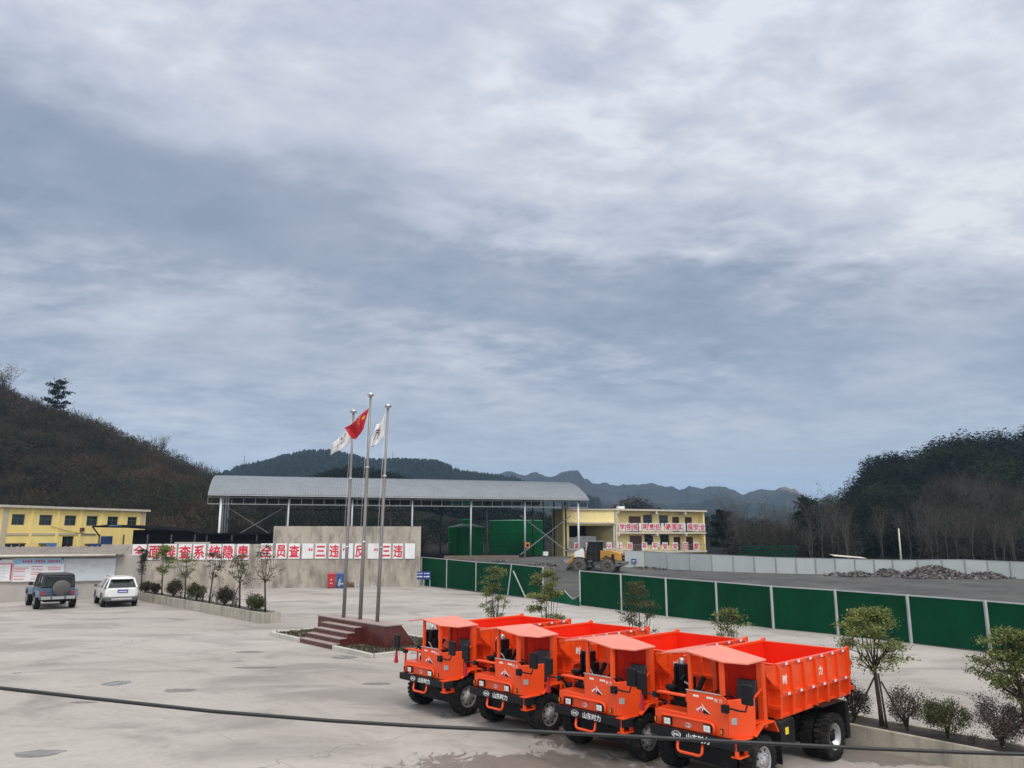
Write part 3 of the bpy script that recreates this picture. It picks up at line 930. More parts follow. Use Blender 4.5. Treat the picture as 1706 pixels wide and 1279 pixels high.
for i, (x, y, s, u) in enumerate(spots):
    k = i % 5
    which = 0 if u < 1380 else 1
    gname = 'leafless trees between dormitory and hill' if which == 0 else 'leafless trees at the foot of the right hill'
    tt_ = (y - RIGHT.D0) / (RIGHT.D1 - RIGHT.D0)
    zb = -0.1 + (max(0.0, RIGHT.at(u, tt_).z) if tt_ > 0 else 0)
    if k not in made:
        t = plant('bare_tree', TREELAB[which], 'tree', (x, y, zb), protos[k], rd.uniform(0, 6), gname, mb='barkgrey', ml='leafdull')
        t.scale = (s, s, s); made[k] = t
    else:
        t = dup(made[k], (x, y, zb), rd.uniform(0, 6), TREELAB[which], (s, s, s)); t['group'] = gname
# leafless crowns breaking the skyline of the right hill
for (u, t_, sc_) in ((1472, .94, .55), (1486, .96, .62), (1500, .95, .5), (1543, .97, .55), (1566, .98, .5), (1652, .97, .6), (1672, .98, .66), (1690, .97, .5), (1426, .95, .45)):
    q = RIGHT.at(u, t_)
    dup(made[int(u) % 5], (q.x, q.y, q.z + 1.5), u, 'leafless tree on the skyline of the dark right hill', (sc_ * 1.3, sc_ * 1.3, sc_))['group'] = 'leafless trees on the right skyline'
# evergreens by the right hill foot
for (u, v0, Y, h, w, lab) in ((1350, 905, 132, 7.6, 5.5, 'dark spruce among leafless trees left of the right hill'), (1205, 908, 140, 6.0, 4.5, 'small dark evergreen behind the right end of the yellow dormitory')):
    q = D(u, v0, Y)
    plant('evergreen_tree', lab, 'tree', (q.x, q.y, 0), pine(h + q.z, w, u), ml='leafdull')

# =================================================================== WALLS, BUILDINGS, SHED
def frame_of(p0, p1):
    e = Vector((p1[0] - p0[0], p1[1] - p0[1], 0))
    return Vector((p0[0], p0[1], 0)), math.atan2(e.y, e.x), e.length

def facade(mb, x0, x1, z0, z1, rects, th=0.25, y=0.0, m=0):
    """wall skin with real openings and reveals"""
    xs = sorted({x0, x1, *[r[0] for r in rects], *[r[1] for r in rects]})
    zs = sorted({z0, z1, *[r[2] for r in rects], *[r[3] for r in rects]})
    for a, b in zip(xs, xs[1:]):
        for c, d in zip(zs, zs[1:]):
            if any(r[0] - 1e-6 <= a and b <= r[1] + 1e-6 and r[2] - 1e-6 <= c and d <= r[3] + 1e-6 for r in rects):
                continue
            mb.quad((a, y, c), (b, y, c), (b, y, d), (a, y, d), m)
    for a, b, c, d in rects:
        mb.quad((a, y, c), (b, y, c), (b, y + th, c), (a, y + th, c), m)
        mb.quad((a, y, d), (b, y, d), (b, y + th, d), (a, y + th, d), m)
        mb.quad((a, y, c), (a, y, d), (a, y + th, d), (a, y + th, c), m)
        mb.quad((b, y, c), (b, y, d), (b, y + th, d), (b, y + th, c), m)

def window(par, x0, x1, z0, z1, y=0.12, fm='winframe', gm='glassg', cross=(0.5,), hbar=0.62):
    f = MB(); t = 0.07
    for a, b, c, d in ((x0, x1, z0, z0 + t), (x0, x1, z1 - t, z1), (x0, x0 + t, z0 + t, z1 - t), (x1 - t, x1, z0 + t, z1 - t)):
        f.box(a, b, y, y + .06, c, d)
    for k in cross:
        xm = x0 + (x1 - x0) * k; f.box(xm - .03, xm + .03, y + .003, y + .055, z0 + t, z1 - t)
    if hbar:
        zm_ = z0 + (z1 - z0) * hbar; f.box(x0 + t, x1 - t, y + .006, y + .052, zm_ - .03, zm_ + .03)
    o = f.build('window', M[fm], par)
    p = MB(); p.box(x0 + t * .5, x1 - t * .5, y + .025, y + .04, z0 + t * .5, z1 - t * .5)
    p.build('pane', M[gm], o)
    return o

M['winframe'] = mat('window_frame_grey', (0.09, 0.10, 0.10), 0.5)
M['yellowwall'] = mat('yellow_render', (0.90, 0.70, 0.25), 0.85, var=0.05, vscale=0.6, dirt=(0.50, 0.38, 0.17), dscale=0.8, damt=0.3, streak=True, dlo=0.52)
M['paleyellow'] = mat('faded_yellow_render', (0.92, 0.76, 0.36), 0.85, var=0.06, vscale=0.5, dirt=(0.40, 0.31, 0.17), dscale=0.7, damt=0.45, streak=True, dlo=0.53)
M['trim'] = mat('pale_trim', (0.58, 0.53, 0.45), 0.85, var=0.08, dirt=(0.3, 0.26, 0.2), damt=0.5, streak=True)
M['pinkpil'] = mat('pale_pilaster', (0.52, 0.44, 0.30), 0.85, var=0.06)
M['asb'] = mat('weathered_corrugated_sheet', (0.205, 0.178, 0.155), 0.9, var=0.25, vscale=1.6, dirt=(0.10, 0.09, 0.085), dscale=0.8, damt=0.7)
M['bluedoor'] = mat('blue_door_paint', (0.02, 0.07, 0.26), 0.5)
M['bluesheet'] = mat('blue_sheet', (0.10, 0.20, 0.42), 0.5)
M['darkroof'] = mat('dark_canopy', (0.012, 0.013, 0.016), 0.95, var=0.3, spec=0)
M['darkvoid'] = mat('near_black_wall', (0.014, 0.014, 0.017), 0.9, var=0.3)  # near-black tone for the back walls of stalls, store and garage
M['roofsheet'] = mat('grey_roof_sheet', (0.19, 0.21, 0.235), 0.48, 0.15, var=0.08, vscale=0.35, dirt=(0.15, 0.165, 0.18), dscale=0.5, damt=0.5, streak=True)
M['greensheet'] = mat('green_sheet', (0.0036, 0.050, 0.0235), 0.85, spec=.06, var=0.16, vscale=0.8, dirt=(0.008, 0.058, 0.030), dscale=1.2, damt=0.5, streak=True)
M['tankgreen'] = mat('tank_green', (0.008, 0.38, 0.115), 0.85, spec=.06, var=0.14, vscale=0.5, dirt=(0.02, 0.06, 0.035), dscale=0.6, damt=0.5, streak=True)
M['tankgreen2'] = mat('tank_dark_green', (0.005, 0.17, 0.052), 0.9, spec=.06, var=0.14, vscale=0.5)
M['hoard'] = mat('white_hoarding', (0.46, 0.50, 0.495), 0.6, var=0.05, vscale=0.5, dirt=(0.36, 0.38, 0.37), dscale=0.6, damt=0.35, streak=True)
M['maroon'] = mat('maroon_granite', (0.095, 0.022, 0.018), 0.28, var=0.3, vscale=14, dirt=(0.20, 0.10, 0.085), dscale=3, damt=0.3)
M['tread'] = mat('worn_step_tread', (0.30, 0.235, 0.215), 0.7, var=0.12, vscale=4)
M['kerbw'] = mat('whitewashed_kerb', (0.50, 0.48, 0.44), 0.85, var=0.12, vscale=4, dirt=(0.24, 0.22, 0.19), dscale=3, damt=0.6)
M['lawnbase'] = mat('lawn_soil', (0.070, 0.062, 0.042), 0.95, var=0.4, vscale=3, bump=0.8, bscale=25)
M['binred'] = mat('red_bin_plastic', (0.44, 0.035, 0.05), 0.45)
M['binblue'] = mat('blue_bin_plastic', (0.035, 0.085, 0.26), 0.45)
M['boardblue'] = mat('poster_blue', (0.25, 0.48, 0.68), 0.4)
M['boardpale'] = mat('notice_sheet', (0.55, 0.59, 0.62), 0.35, var=0.06, vscale=2)
M['postred'] = mat('poster_red', (0.55, 0.05, 0.12), 0.5)
M['postpink'] = mat('poster_pink', (0.62, 0.42, 0.45), 0.5)
M['greytext'] = mat('grey_print', (0.33, 0.36, 0.39), 0.6)
M['signblue'] = mat('blue_sign', (0.015, 0.05, 0.24), 0.5)
M['maroondoor'] = mat('maroon_door', (0.060, 0.020, 0.018), 0.5, var=0.15)
M['browndoor'] = mat('brown_shutter', (0.085, 0.045, 0.034), 0.6, var=0.15)
M['railgrey'] = mat('grey_rail', (0.24, 0.25, 0.25), 0.5)

# ---- sheltered notice wall at left
A0, A1 = (-37.5, 49.2), (-25.1, 54.15)
o, rz, L = frame_of(A0, A1)
sh = thing('notice_shelter', 'low plastered wall with weathered corrugated roof behind the two parked cars', 'building', o, rz)
def onA(u, v): return on_wall(u, v, A0, A1)
zt = onA(100, 923.5)[1]
b = MB(); b.box(0, L, 0, .25, -.1, zt - .1); b.box(0, L, .25, 3.6, -.1, zt - .12); b.build('wall', M['palewall'], sh)
rf = MB(); nx = 150
zr = zt + .62
vs = []
Lr = onA(208, 915)[0]
for i in range(nx + 1):
    x = -0.2 + (Lr + .2) * i / nx
    zz_ = 0.035 * math.sin(i * math.pi / 2 + .4) 
    vs += [(x, -.55, zt + zz_), (x, 3.7, zt + .46 + zz_), (x, 3.7, zt + .42 + zz_), (x, -.55, zt - .04 + zz_)]
for i in range(nx):
    a = i * 4; c = a + 4
    rf.add([], [], 0)
rf.add(vs, [f for i in range(nx) for a in (i * 4,) for f in ((a, a + 4, a + 5, a + 1), (a + 1, a + 5, a + 6, a + 2), (a + 2, a + 6, a + 7, a + 3), (a + 3, a + 7, a + 4, a))])
rf.build('roof', M['asb'], sh)
gt = MB(); Lg = onA(194, 925)[0]; gt.tube([(-.2, -.66, zt - .06), (Lg, -.66, zt - .06)], .075, 10); gt.build('gutter', M['trim'], sh)
bk = MB()
for x in (1.5, 5, 8.5): bk.bar((x, -.6, zt - .12), (x, 0, zt - .35), .05)
bk.build('bracket', M['darksteel'], sh)

def notice_board(u0, u1, v0, v1, label, style):
    (s0, z1), (s1, z0) = onA(u0, v0), onA(u1, v1)
    c = o + Vector((math.cos(rz), math.sin(rz), 0)) * ((s0 + s1) / 2) + Vector((math.sin(rz), -math.cos(rz), 0)) * .10
    w_, h_ = s1 - s0, z1 - z0
    t = thing('notice_board', label, 'notice board', (c.x, c.y, z0), rz)
    f = MB()
    for a in ((-w_/2, w_/2, 0, .05), (-w_/2, w_/2, h_ - .05, h_), (-w_/2, -w_/2 + .05, .05, h_ - .05), (w_/2 - .05, w_/2, .05, h_ - .05)):
        f.box(a[0], a[1], -.03, .07, a[2], a[3])
    f.build('frame', M['galv'], t)
    p = MB(); p.box(-w_/2 + .05, w_/2 - .05, 0, .05, .05, h_ - .05); p.build('sheet', M['boardpale'] if style == 'grey' else M['panelwhite'], t)
    rd = random.Random(int(u0) + 5)
    def bars(name, m, items):
        q = MB()
        for x0, x1, za, zb in items: q.box(x0, x1, -.006, -.001, za, zb)
        if items: q.build(name, M[m], t)
    x0, x1 = -w_/2 + .08, w_/2 - .08
    if style == 'grey':
        it = []
        for cx in range(4):
            for k in range(7):
                a = x0 + (x1 - x0) * (cx + .08) / 4
                if rd.random() < .75: it.append((a, a + (x1 - x0) / 4 * rd.uniform(.4, .85), h_ * (.42 + .07 * k), h_ * (.42 + .07 * k) + .02))
        it.append((x0, x1, h_ * .36, h_ * .36 + .012))
        bars('printed_lines', 'greytext', it)
    else:
        if style == 'blue':
            q = MB(); q.box(x0, x1, -.004, -.001, h_ * .74, h_ * .96); q.build('sky_header', M['boardblue'], t)
            q = MB()
            for k in range(15):
                if k in (4, 9): continue
                xa = x0 + (x1 - x0) * (.16 + .052 * k); q.box(xa, xa + (x1 - x0) * .036, -.008, -.0045, h_ * .80, h_ * .90)
            q.build('headline', M['postred'], t)
        else:
            bars('red_border', 'postred', [(x1 - .10, x1, .1, h_ * .8), (x0, x1, h_ * .77, h_ * .81)])
        it = []; ir = []
        ncol = 3 if style == 'blue' else 1
        for cx in range(ncol):
            a = x0 + (x1 - x0) * (cx + .06) / ncol; cw = (x1 - x0) / ncol * .84
            for k in range(9):
                z = h_ * (.10 + .066 * k)
                if rd.random() < .3 and style == 'blue': ir.append((a, a + cw * rd.uniform(.7, 1), z, z + .04))
                else: it.append((a, a + cw * rd.uniform(.55, 1), z, z + .016))
        bars('printed_lines', 'greytext', it); bars('red_headings', 'postred', ir)
    return t
notice_board(-14, 21, 931.5, 968.5, 'leftmost notice board with a red border, cut by the picture edge', 'red')
notice_board(23, 106, 929.5, 968, 'blue and white poster board with red headings behind the blue jeep', 'blue')
notice_board(110, 191, 930, 967, 'grey notice board between the jeep and the white car', 'grey')

# ---- slogan wall
B0, B1 = (-31.6, 60.85), (-7.62, 66.0)
o, rz, L = frame_of(B0, B1)
ev = Vector((math.cos(rz), math.sin(rz), 0)); nv = Vector((math.sin(rz), -math.cos(rz), 0))
def onB(u, v): return on_wall(u, v, B0, B1)
wl = thing('slogan_wall', 'long stained concrete wall carrying white boards with red characters', 'wall', o, rz)
s_step = onB(455, 900)[0]; zl = onB(330, 906.5)[1]; zh = onB(580, 876.5)[1]
b = MB(); b.box(0, s_step, 0, .3, -.1, zl); b.build('low_wall_section', M['oldconc'], wl)
b = MB(); b.box(s_step + .003, L, -.02, .3, -.1, zh); b.build('high_wall_section', M['oldconc'], wl)
b = MB(); zj = onB(560, 931)[1]; b.box(s_step + .1, L, -.035, -.021, zj - .03, zj); b.build('wall_joint', M['planter'], wl)

def sign_panel(ch, label, pos, rz, w_, h_, group, scale=.8, bold=.012, board='panelwhite', cat='sign board'):
    t = thing('sign_board', label, cat, pos, rz, group)
    b = MB(); b.box(-w_/2, w_/2, -.05, 0, 0, h_); b.build('board', M[board], t, bevel=.008)
    if ch:
        z = h_ * .5
        x = 0
        sz = min(w_, h_ / 1.12) * scale * 1.18
        if ch in '“”': x = w_ * (.25 if ch == '“' else -.25); z = h_ * .42
        if ch == '、': z = h_ * .52
        oo = text_mesh('character', ch, sz, M['redsign'], t, (x, -.056, z), (R(90), 0, 0), .004, bold * sz)
        if ch not in '“”、': oo.scale = (min(1.0, w_ * .92 / sz), h_ * .86 / sz, 1)
    return t
z1x, z2x = (lambda a: a / 2.781), (lambda a: 340 + a / 3.553)
ROW = [('全', z1x(617), z1x(675)), ('面', z1x(690), z1x(745)), ('排', z1x(760), z1x(815)), ('查', z1x(830), z1x(885)), ('系', z1x(897), z1x(950)), ('统', z1x(967), z1x(1022)), ('隐', z1x(1033), z1x(1083)), ('患', z1x(1100), z1x(1153)),
       ('全', z1x(1210), z1x(1262)), ('员', z2x(427), z2x(487)), ('查', z2x(503), z2x(565)), ('“', z2x(582), z2x(645)), ('三', z2x(660), z2x(720)), ('违', z2x(740), z2x(800)), ('”', z2x(818), z2x(880)), ('反', z2x(892), z2x(950)), ('“', z2x(970), z2x(1032)), ('三', z2x(1052), z2x(1104)), ('违', z2x(1118), z2x(1175)), ('', z2x(1190), z2x(1247))]
LABS = ['board with red character 全 at the left end of the slogan wall', 'board with red character 面 half hidden behind a planter tree', 'board with red character 排 behind the leafiest planter tree', 'board with red character 查 between 排 and 系 on the low wall', 'board with red character 系 on the low slogan wall', 'board with red character 统 on the low slogan wall', 'board with red character 隐 on the low slogan wall', 'board with red character 患, last before the gap in the slogan',
        'board with red character 全 just after the gap, where the wall steps up', 'board with red character 员 on the high slogan wall', 'board with red character 查 right of 员 on the high wall', 'board with an opening quotation mark between 查 and 三', 'board with red character 三 above the red and blue bins', 'board with red character 违 right above the blue bin', 'board with a closing quotation mark behind the leftmost flagpole', 'board with red character 反 behind the middle flagpole', 'board with an opening quotation mark between the two right flagpoles', 'board with red character 三 behind the rightmost flagpole', 'board with red character 违, last character of the slogan wall', 'blank white board at the right end of the slogan wall']
for i, ((ch, u0, u1), lb) in enumerate(zip(ROW, LABS)):
    v0, v1 = (906.5, 928) if i == 0 else ((906, 932.5) if i < 8 else (905.2, 930.5))
    (s0, zt_), (s1, zb_) = onB(u0, v0), onB(u1, v1)
    p = o + ev * ((s0 + s1) / 2) + nv * (.02 if i < 8 else .04); p.z = zb_
    sign_panel(ch, lb, p, rz, s1 - s0, zt_ - zb_, 'slogan boards on the concrete wall', bold=.028)

# red and blue bins
def wheelie(u, v, label, m, mark):
    p = G(u, v)
    t = thing('wheelie_bin', label, 'bin', p, rz)
    b = MB(); h = 1.05
    def rg(z, w_, d): return [(-w_, -d, z), (w_, -d, z), (w_, d, z), (-w_, d, z)]
    b.loft([rg(.06, .25, .25), rg(.5, .29, .3), rg(h, .33, .36)], smooth=False); b.build('body', M[m], t, bevel=.02)
    b = MB(); b.loft([rg(h, .36, .40), rg(h + .06, .36, .40), rg(h + .13, .30, .32)], smooth=False); b.build('lid', M[m], t, bevel=.02)
    for x in (-.2, .2):
        b = MB(); b.lathe([(-.03, .02), (-.03, .11), (.03, .11), (.03, .02)], 'x', 14, c=(x, .24, .11)); b.build('wheel', M['rubber'], t)
    b = MB(); b.bar((-.3, .42, h - .02), (.3, .42, h - .02), .03); b.build('handle', M[m], t)
    if mark: text_mesh('mark', mark, .26, M['white'], t, (0, -.325, .68), (R(82), 0, 0), .003, .004)
    for k, z in enumerate((.40,)):
        q = MB(); q.box(-.1, .1, -.322 + .045 * (k + .2), -.312 + .045 * (k + .2), z - .02, z + .02); q.build('label_strip', M['white'], t)
wheelie(551.5, 979.6, 'red wheelie bin against the slogan wall left of the flagpoles', 'binred', '×')
wheelie(566.5, 979.6, 'blue wheelie bin beside the red bin, partly behind a flagpole', 'binblue', 'U')
# broken bricks by the bins
q = MB(); p = G(581, 978.3)
rd = random.Random(3)
for _ in range(14):
    a = Matrix.Translation(p + ev * rd.uniform(-.45, .45) + nv * rd.uniform(-.05, .2) + Vector((0, 0, rd.uniform(.03, .5)))) @ Matrix.Rotation(rd.uniform(-.4, .4) + rz, 4, 'Z')
    q.box(-.13, .13, -.06, .06, -.035, .035, M=a)
tag(q.build('brick_pile', mat('old_brick', (0.27, 0.17, 0.125), .9, var=.3)), 'small stack of old bricks by the wall right of the blue bin', 'bricks')

# two blue sign stands at the right end of the wall
for (u, lab) in ((702.5, 'left one of two small blue sign stands at the slogan wall end'), (713.8, 'right one of two small blue sign stands beside the green fence')):
    p = G(u, 976.5)
    t = thing('sign_stand', lab, 'sign', p - Vector((0, 1.2, 0)), rz)
    b = MB(); b.box(-.27, .27, -.03, 0, .62, 1.25); b.build('board', M['signblue'], t)
    b = MB()
    for x in (-.2, -.02, .12):
        b.box(x - .06, x + .05, -.036, -.031, 1.06, 1.12); b.box(x - .07, x + .06, -.036, -.031, .80, .88)
    b.build('white_print', M['white'], t)
    for x in (-.24, .24):
        b = MB(); b.box(x - .025, x + .025, 0.0, .05, 0, .62); b.bar((x, .02, .5), (x, .4, 0.02), .03); b.build('leg', M['galv'], t)

# ---- yellow two-storey building at left, behind the walls
C0 = ray(1, 890); C0 = (C0.x / C0.y * 84, 84)
C1 = ray(240.5, 890); C1 = (C1.x / C1.y * 101, 101)
o, rz, L = frame_of(C0, C1)
def onC(u, v): return on_wall(u, v, C0, C1)
bl = thing('yellow_building', 'yellow two-storey building with flat roof behind the notice wall at left', 'building', o, rz)
ztop = onC(120, 848.5)[1]
zz6 = lambda x, y: (x / 4.739, 820 + y / 4.739)
wins = [(97, 178, 192, 263), (315, 180, 408, 265), (515, 181, 598, 264), (688, 185, 768, 264), (852, 186, 930, 264), (1010, 190, 1078, 266)]
rects = []
zw0, zw1 = None, None
for a, b_, c, d in wins:
    (x0, z1_), (x1, z0_) = onC(*zz6(a, b_)), onC(*zz6(c, d))
    rects.append((x0, x1, z0_, z1_))
zw0 = sum(r[2] for r in rects) / 6; zw1 = sum(r[3] for r in rects) / 6
rects = [(r[0], r[1], zw0, zw1) for r in rects]
(dx0, dz1), (dx1, _) = onC(*zz6(495, 347)), onC(*zz6(578, 420))
door = (dx0, dx1, .9, dz1)
(wx0, wz1), (wx1, _) = onC(*zz6(40, 402)), onC(*zz6(205, 430))
low = (max(.2, wx0), wx1, 1.2, wz1)
b = MB(); facade(b, 0, L, -.1, ztop, rects + [door, low])
b.quad((0, 0, -.1), (0, 9, -.1), (0, 9, ztop), (0, 0, ztop)); b.quad((L, 0, -.1), (L, 9, -.1), (L, 9, ztop), (L, 0, ztop)); b.quad((0, 9, -.1), (L, 9, -.1), (L, 9, ztop), (0, 9, ztop))
b.build('wall', M['yellowwall'], bl, normals=False)
b = MB(); b.box(-.5, L + .32, -.4, 9.4, ztop + .003, ztop + .26); b.build('roof_slab', M['trim'], bl)
for k, xx in enumerate([0, 247, 455, 635, 800, 960, 1122]):
    s = onC(zz6(xx, 0)[0], 870)[0] if k else .25
    b = MB(); wp = .16 if 0 < k < 6 else .3
    b.box(s - wp, s + wp, -.10, -.003, -.1, ztop); b.build('pilaster', M['pinkpil' if k in (0, 6) else 'yellowwall'], bl)
zb_ = onC(50, 820 + 330 / 4.739)[1]
b = MB(); b.box(.56, L * .62, -.06, -.004, zb_ - .12, zb_ + .12); b.build('band', M['pinkpil'], bl)
for r in rects: window(bl, *r)
window(bl, *door, gm='glass', fm='darksteel', hbar=.5); window(bl, *low, gm='glass', fm='trim', cross=(.33, .7), hbar=None)
for (a, b2, c, d, m_) in ((303, 400, 378, 432, 'bluesheet'), (668, 405, 742, 430, 'bluedoor')):
    (x0, z1_), (x1, z0_) = onC(*zz6(a, b2)), onC(*zz6(c, d))
    q = MB(); q.box(x0, x1, -1.4, -1.3, -.05, z1_); q.box(x0, x1, -1.3, -.02, z1_ - .08, z1_)
    q2 = q.build('porch_panel', M[m_], bl)
q = MB(); s, z = onC(*zz6(640, 293)); q.box(s - .22, s + .22, -.35, -.02, z - .22, z + .2); q.build('alarm_box', M['browndoor'], bl, bevel=.04)
q = MB(); a = onC(*zz6(400, 268)); c = onC(*zz6(780, 333)); e_ = onC(*zz6(300, 430))
q.tube([(a[0] + (c[0] - a[0]) * k / 8, -.1, a[1] + (c[1] - a[1]) * k / 8 - .25 * math.sin(math.pi * k / 8)) for k in range(9)], .025, 5); q.build('wire', M['darksteel'], bl)

# ---- black canopy and coal shed between the yellow building and the steel shed
def P2(u, Y):
    d = ray(u, 890); return d.x / d.y * Y
cn = thing('black_canopy', 'black sloping canopy over dark stalls right of the yellow building', 'canopy', (P2(240, 84), 84, 0), R(18))
def loc_of(t, wpt):
    c, s = math.cos(-t.rotation_euler.z), math.sin(-t.rotation_euler.z)
    dx_, dy_ = wpt[0] - t.location.x, wpt[1] - t.location.y
    return Vector((c * dx_ - s * dy_, s * dx_ + c * dy_, wpt[2]))
pa, pb, pc, pd = (D(154, 876, 82), D(212, 877, 84), D(318, 884, 87), D(332, 889, 88))
b = MB()
r0 = [loc_of(cn, p) for p in (pa, pb, pc, pd)]
for a, c in zip(r0, r0[1:]):
    a2, c2 = a + Vector((0, 9, .25)), c + Vector((0, 9, .25))
    b.add([a, c, c2, a2, a - Vector((0, 0, .14)), c - Vector((0, 0, .14)), c2 - Vector((0, 0, .14)), a2 - Vector((0, 0, .14))], [(0, 1, 2, 3), (7, 6, 5, 4), (0, 4, 5, 1), (1, 5, 6, 2), (2, 6, 7, 3), (3, 7, 4, 0)])
b.build('roof', M['darkroof'], cn)
b = MB(); x0, x1 = r0[0].x + .6, r0[3].x - .3
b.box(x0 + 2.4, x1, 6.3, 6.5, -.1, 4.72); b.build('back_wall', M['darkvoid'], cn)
for k in range(5):
    b = MB(); x = x0 + (x1 - x0) * k / 4; b.box(x - .07, x + .07, .3, .44, -.1, 4.2); b.build('post', M['darksteel'], cn)
b = MB(); e0, e1 = loc_of(cn, D(168, 893, 86)), loc_of(cn, D(185, 911, 86)); b.box(e0.x, e1.x, e0.y, e0.y + .1, -.1, e0.z); b.build('blue_door', M['bluedoor'], cn)
b = MB(); e0, e1 = loc_of(cn, D(198, 876.6, 82)), loc_of(cn, D(180, 876, 81)); b.box(e1.x, e0.x, e0.y - .2, e0.y + 2.0, e0.z + .02, e0.z + .1); b.build('blue_sheet', M['bluesheet'], cn)
b = MB(); b.bar(loc_of(cn, D(154, 877, 82.3)), loc_of(cn, D(166, 893, 82.5)), .12); b.build('brace', M['darkroof'], cn)
cs = thing('coal_store', 'long low dark roofed store behind the low slogan wall', 'building', (P2(330, 92), 92, 0), R(10))
b = MB(); zc = D(350, 890, 92).z; b.box(-2, 9.5, 0, 7, zc, zc + .18); b.box(-1.5, 9, -.6, 0, zc - .9, zc - .75); b.build('roof', M['darkroof'], cs)
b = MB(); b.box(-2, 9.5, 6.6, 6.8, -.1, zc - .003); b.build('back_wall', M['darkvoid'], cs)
for k in range(5):
    b = MB(); b.box(-1.9 + 2.8 * k, -1.76 + 2.8 * k, .1, .24, -.1, zc - .003); b.build('post', M['darksteel'], cs)
# pale block with hood above the low wall
b = MB(); q0, q1 = D(289, 903, 64), D(352, 908, 65); b.box(0, q1.x - q0.x, 0, .4, -.1, q0.z)
o_ = b.build('low_parapet', M['palewall']); o_.location = (q0.x, 64.2, 0); o_.rotation_euler = (0, 0, R(12))
tag(o_, 'pale concrete parapet showing just above the low slogan wall', 'wall')

# ---- big open steel shed with arched roof
S0, S1 = (P2(342, 105), 105), (P2(980, 120.5), 120.5)
o, rz, L = frame_of(S0, S1)
def onS(u, v): return on_wall(u, v, S0, S1)
sd = thing('steel_shed', 'large open steel shed with grey arched roof behind the slogan wall', 'shed', o, rz)
ze = (onS(345, 822.5)[1] + onS(975, 832.5)[1]) / 2
HW = 11.5
lv = lambda p: loc_of(sd, p)
rise = D(640, 798.8, 124).z - ze
b = MB()
nxr, ny = int(L / .36), 18
def arc(k):   # k 0..1 across
    y = -.6 + (2 * HW + 1.2) * k
    return y, ze + rise * (1 - (2 * k - 1) ** 2) ** 0.9
vs = []
xs = []
for i in range(nxr):
    x = L * i / nxr
    st = L / nxr
    xs += [(x, 0), (x + st * .62, 0), (x + st * .70, .07), (x + st * .92, .07)]
xs.append((L, 0))
for x, dz_ in xs:
    for j in range(ny + 1):
        y, z = arc(j / ny); vs.append((x, y, z + dz_))
b.add(vs, [(i * (ny + 1) + j, (i + 1) * (ny + 1) + j, (i + 1) * (ny + 1) + j + 1, i * (ny + 1) + j + 1) for i in range(len(xs) - 1) for j in range(ny)])
vb = [(x, *arc(j / ny)) for x in (0, L) for j in range(ny + 1)]
vb = [(x, y, z - .09) for x, y, z in vb]
b.add(vb, [(j, j + 1, ny + 1 + j + 1, ny + 1 + j) for j in range(ny)])
for x in (0, L):
    b.add([(x, arc(j / ny)[0], arc(j / ny)[1] + q) for j in range(ny + 1) for q in (.0, -.09)], [(2 * j, 2 * j + 1, 2 * j + 3, 2 * j + 2) for j in range(ny)])
b.build('roof', M['roofsheet'], sd, normals=False)
b = MB()
for k in range(11):
    b.box(L * k / 11 + .03, L * (k + 1) / 11 - .03, -.76, -.62, ze - .17, ze - .03)
b.build('eaves_gutter', M['galv'], sd)
posts_u = [366, 479.5, 586, 686.5, 784.5, 874.5, 963.5]
ps = [onS(u, 870)[0] for u in posts_u]
for i, s in enumerate(ps):
    b = MB(); b.tube([(s, 0, -.2), (s, 0, ze - .1)], .15 if i in (0, 6) else .135, 10)
    b.build('post', M['white' if i in (0, 6) else 'galv'], sd)
for i, s in enumerate(ps):
    b = MB(); b.tube([(s, 2 * HW - .6, -.2), (s, 2 * HW - .6, ze - .1)], .15, 8); b.build('rear_post', M['darksteel' if i % 2 == 0 else 'poststeel'], sd)
for s in (ps[0], ps[-1]):
    for y in (5.5, 11, 16.5):
        b = MB(); b.tube([(s, y, -.2), (s, y, arc((y + .6) / (2 * HW + 1.2))[1] - .15)], .14, 8); b.build('end_post', M['poststeel' if s == ps[0] else 'darksteel'], sd)
for y, nm in ((0, 'front_truss'), (2 * HW - .6, 'rear_truss')):
    b = MB()
    b.bar((0, y, ze - .35), (L, y, ze - .35), .14); b.bar((0, y, ze - 1.25), (L, y, ze - 1.25), .13)
    n = 36
    for k in range(n + 1): b.bar((L * k / n, y, ze - 1.25), (L * k / n, y, ze - .35), .07)
    b.build(nm, M['poststeel' if y == 0 else 'darksteel'], sd)
for s in ps:
    b = MB()
    n = 12
    for k in range(n):
        (ya, za), (yb, zb2) = arc(k / n), arc((k + 1) / n)
        b.bar((s, ya, za - .22), (s, yb, zb2 - .22), .12); 
        za2, zb3 = ze - .5 + (za - ze) * .55, ze - .5 + (zb2 - ze) * .55
        b.bar((s, ya, za2), (s, yb, zb3), .10); b.bar((s, ya, za2), (s, yb, zb2 - .22), .06)
    b.build('roof_truss', M['darksteel'], sd)
b = MB()
for k in range(1, 12):
    y, z = arc(k / 12); b.bar((0, y, z - .16), (L, y, z - .16), .08)
b.build('purlins', M['darksteel'], sd)
def cross(s0, s1, y, z0_, z1_, m_='poststeel'):
    b = MB(); b.bar((s0, y, z0_), (s1, y, z1_), .12); b.bar((s0, y + .14, z1_), (s1, y + .14, z0_), .12); b.build('cross_brace', M[m_], sd)
cross(ps[0] + .5, ps[1] - .6, 5.5, 3.2, ze - 1.5); cross(ps[5] + .2, ps[6] - .1, 3.0, 1.2, ze - 2.4); cross(ps[3], ps[4], 2 * HW - .6, 2, ze - 1.5, 'darksteel')
b = MB(); s, z = onS(941, 844); b.box(s - .45, s + .45, -.4, .1, z - .25, z + .2); b.bar((s, 0, z), (ps[6], 0, z + .4), .05); b.build('floodlight', M['darksteel'], sd)
s, z = onS(877, 908)
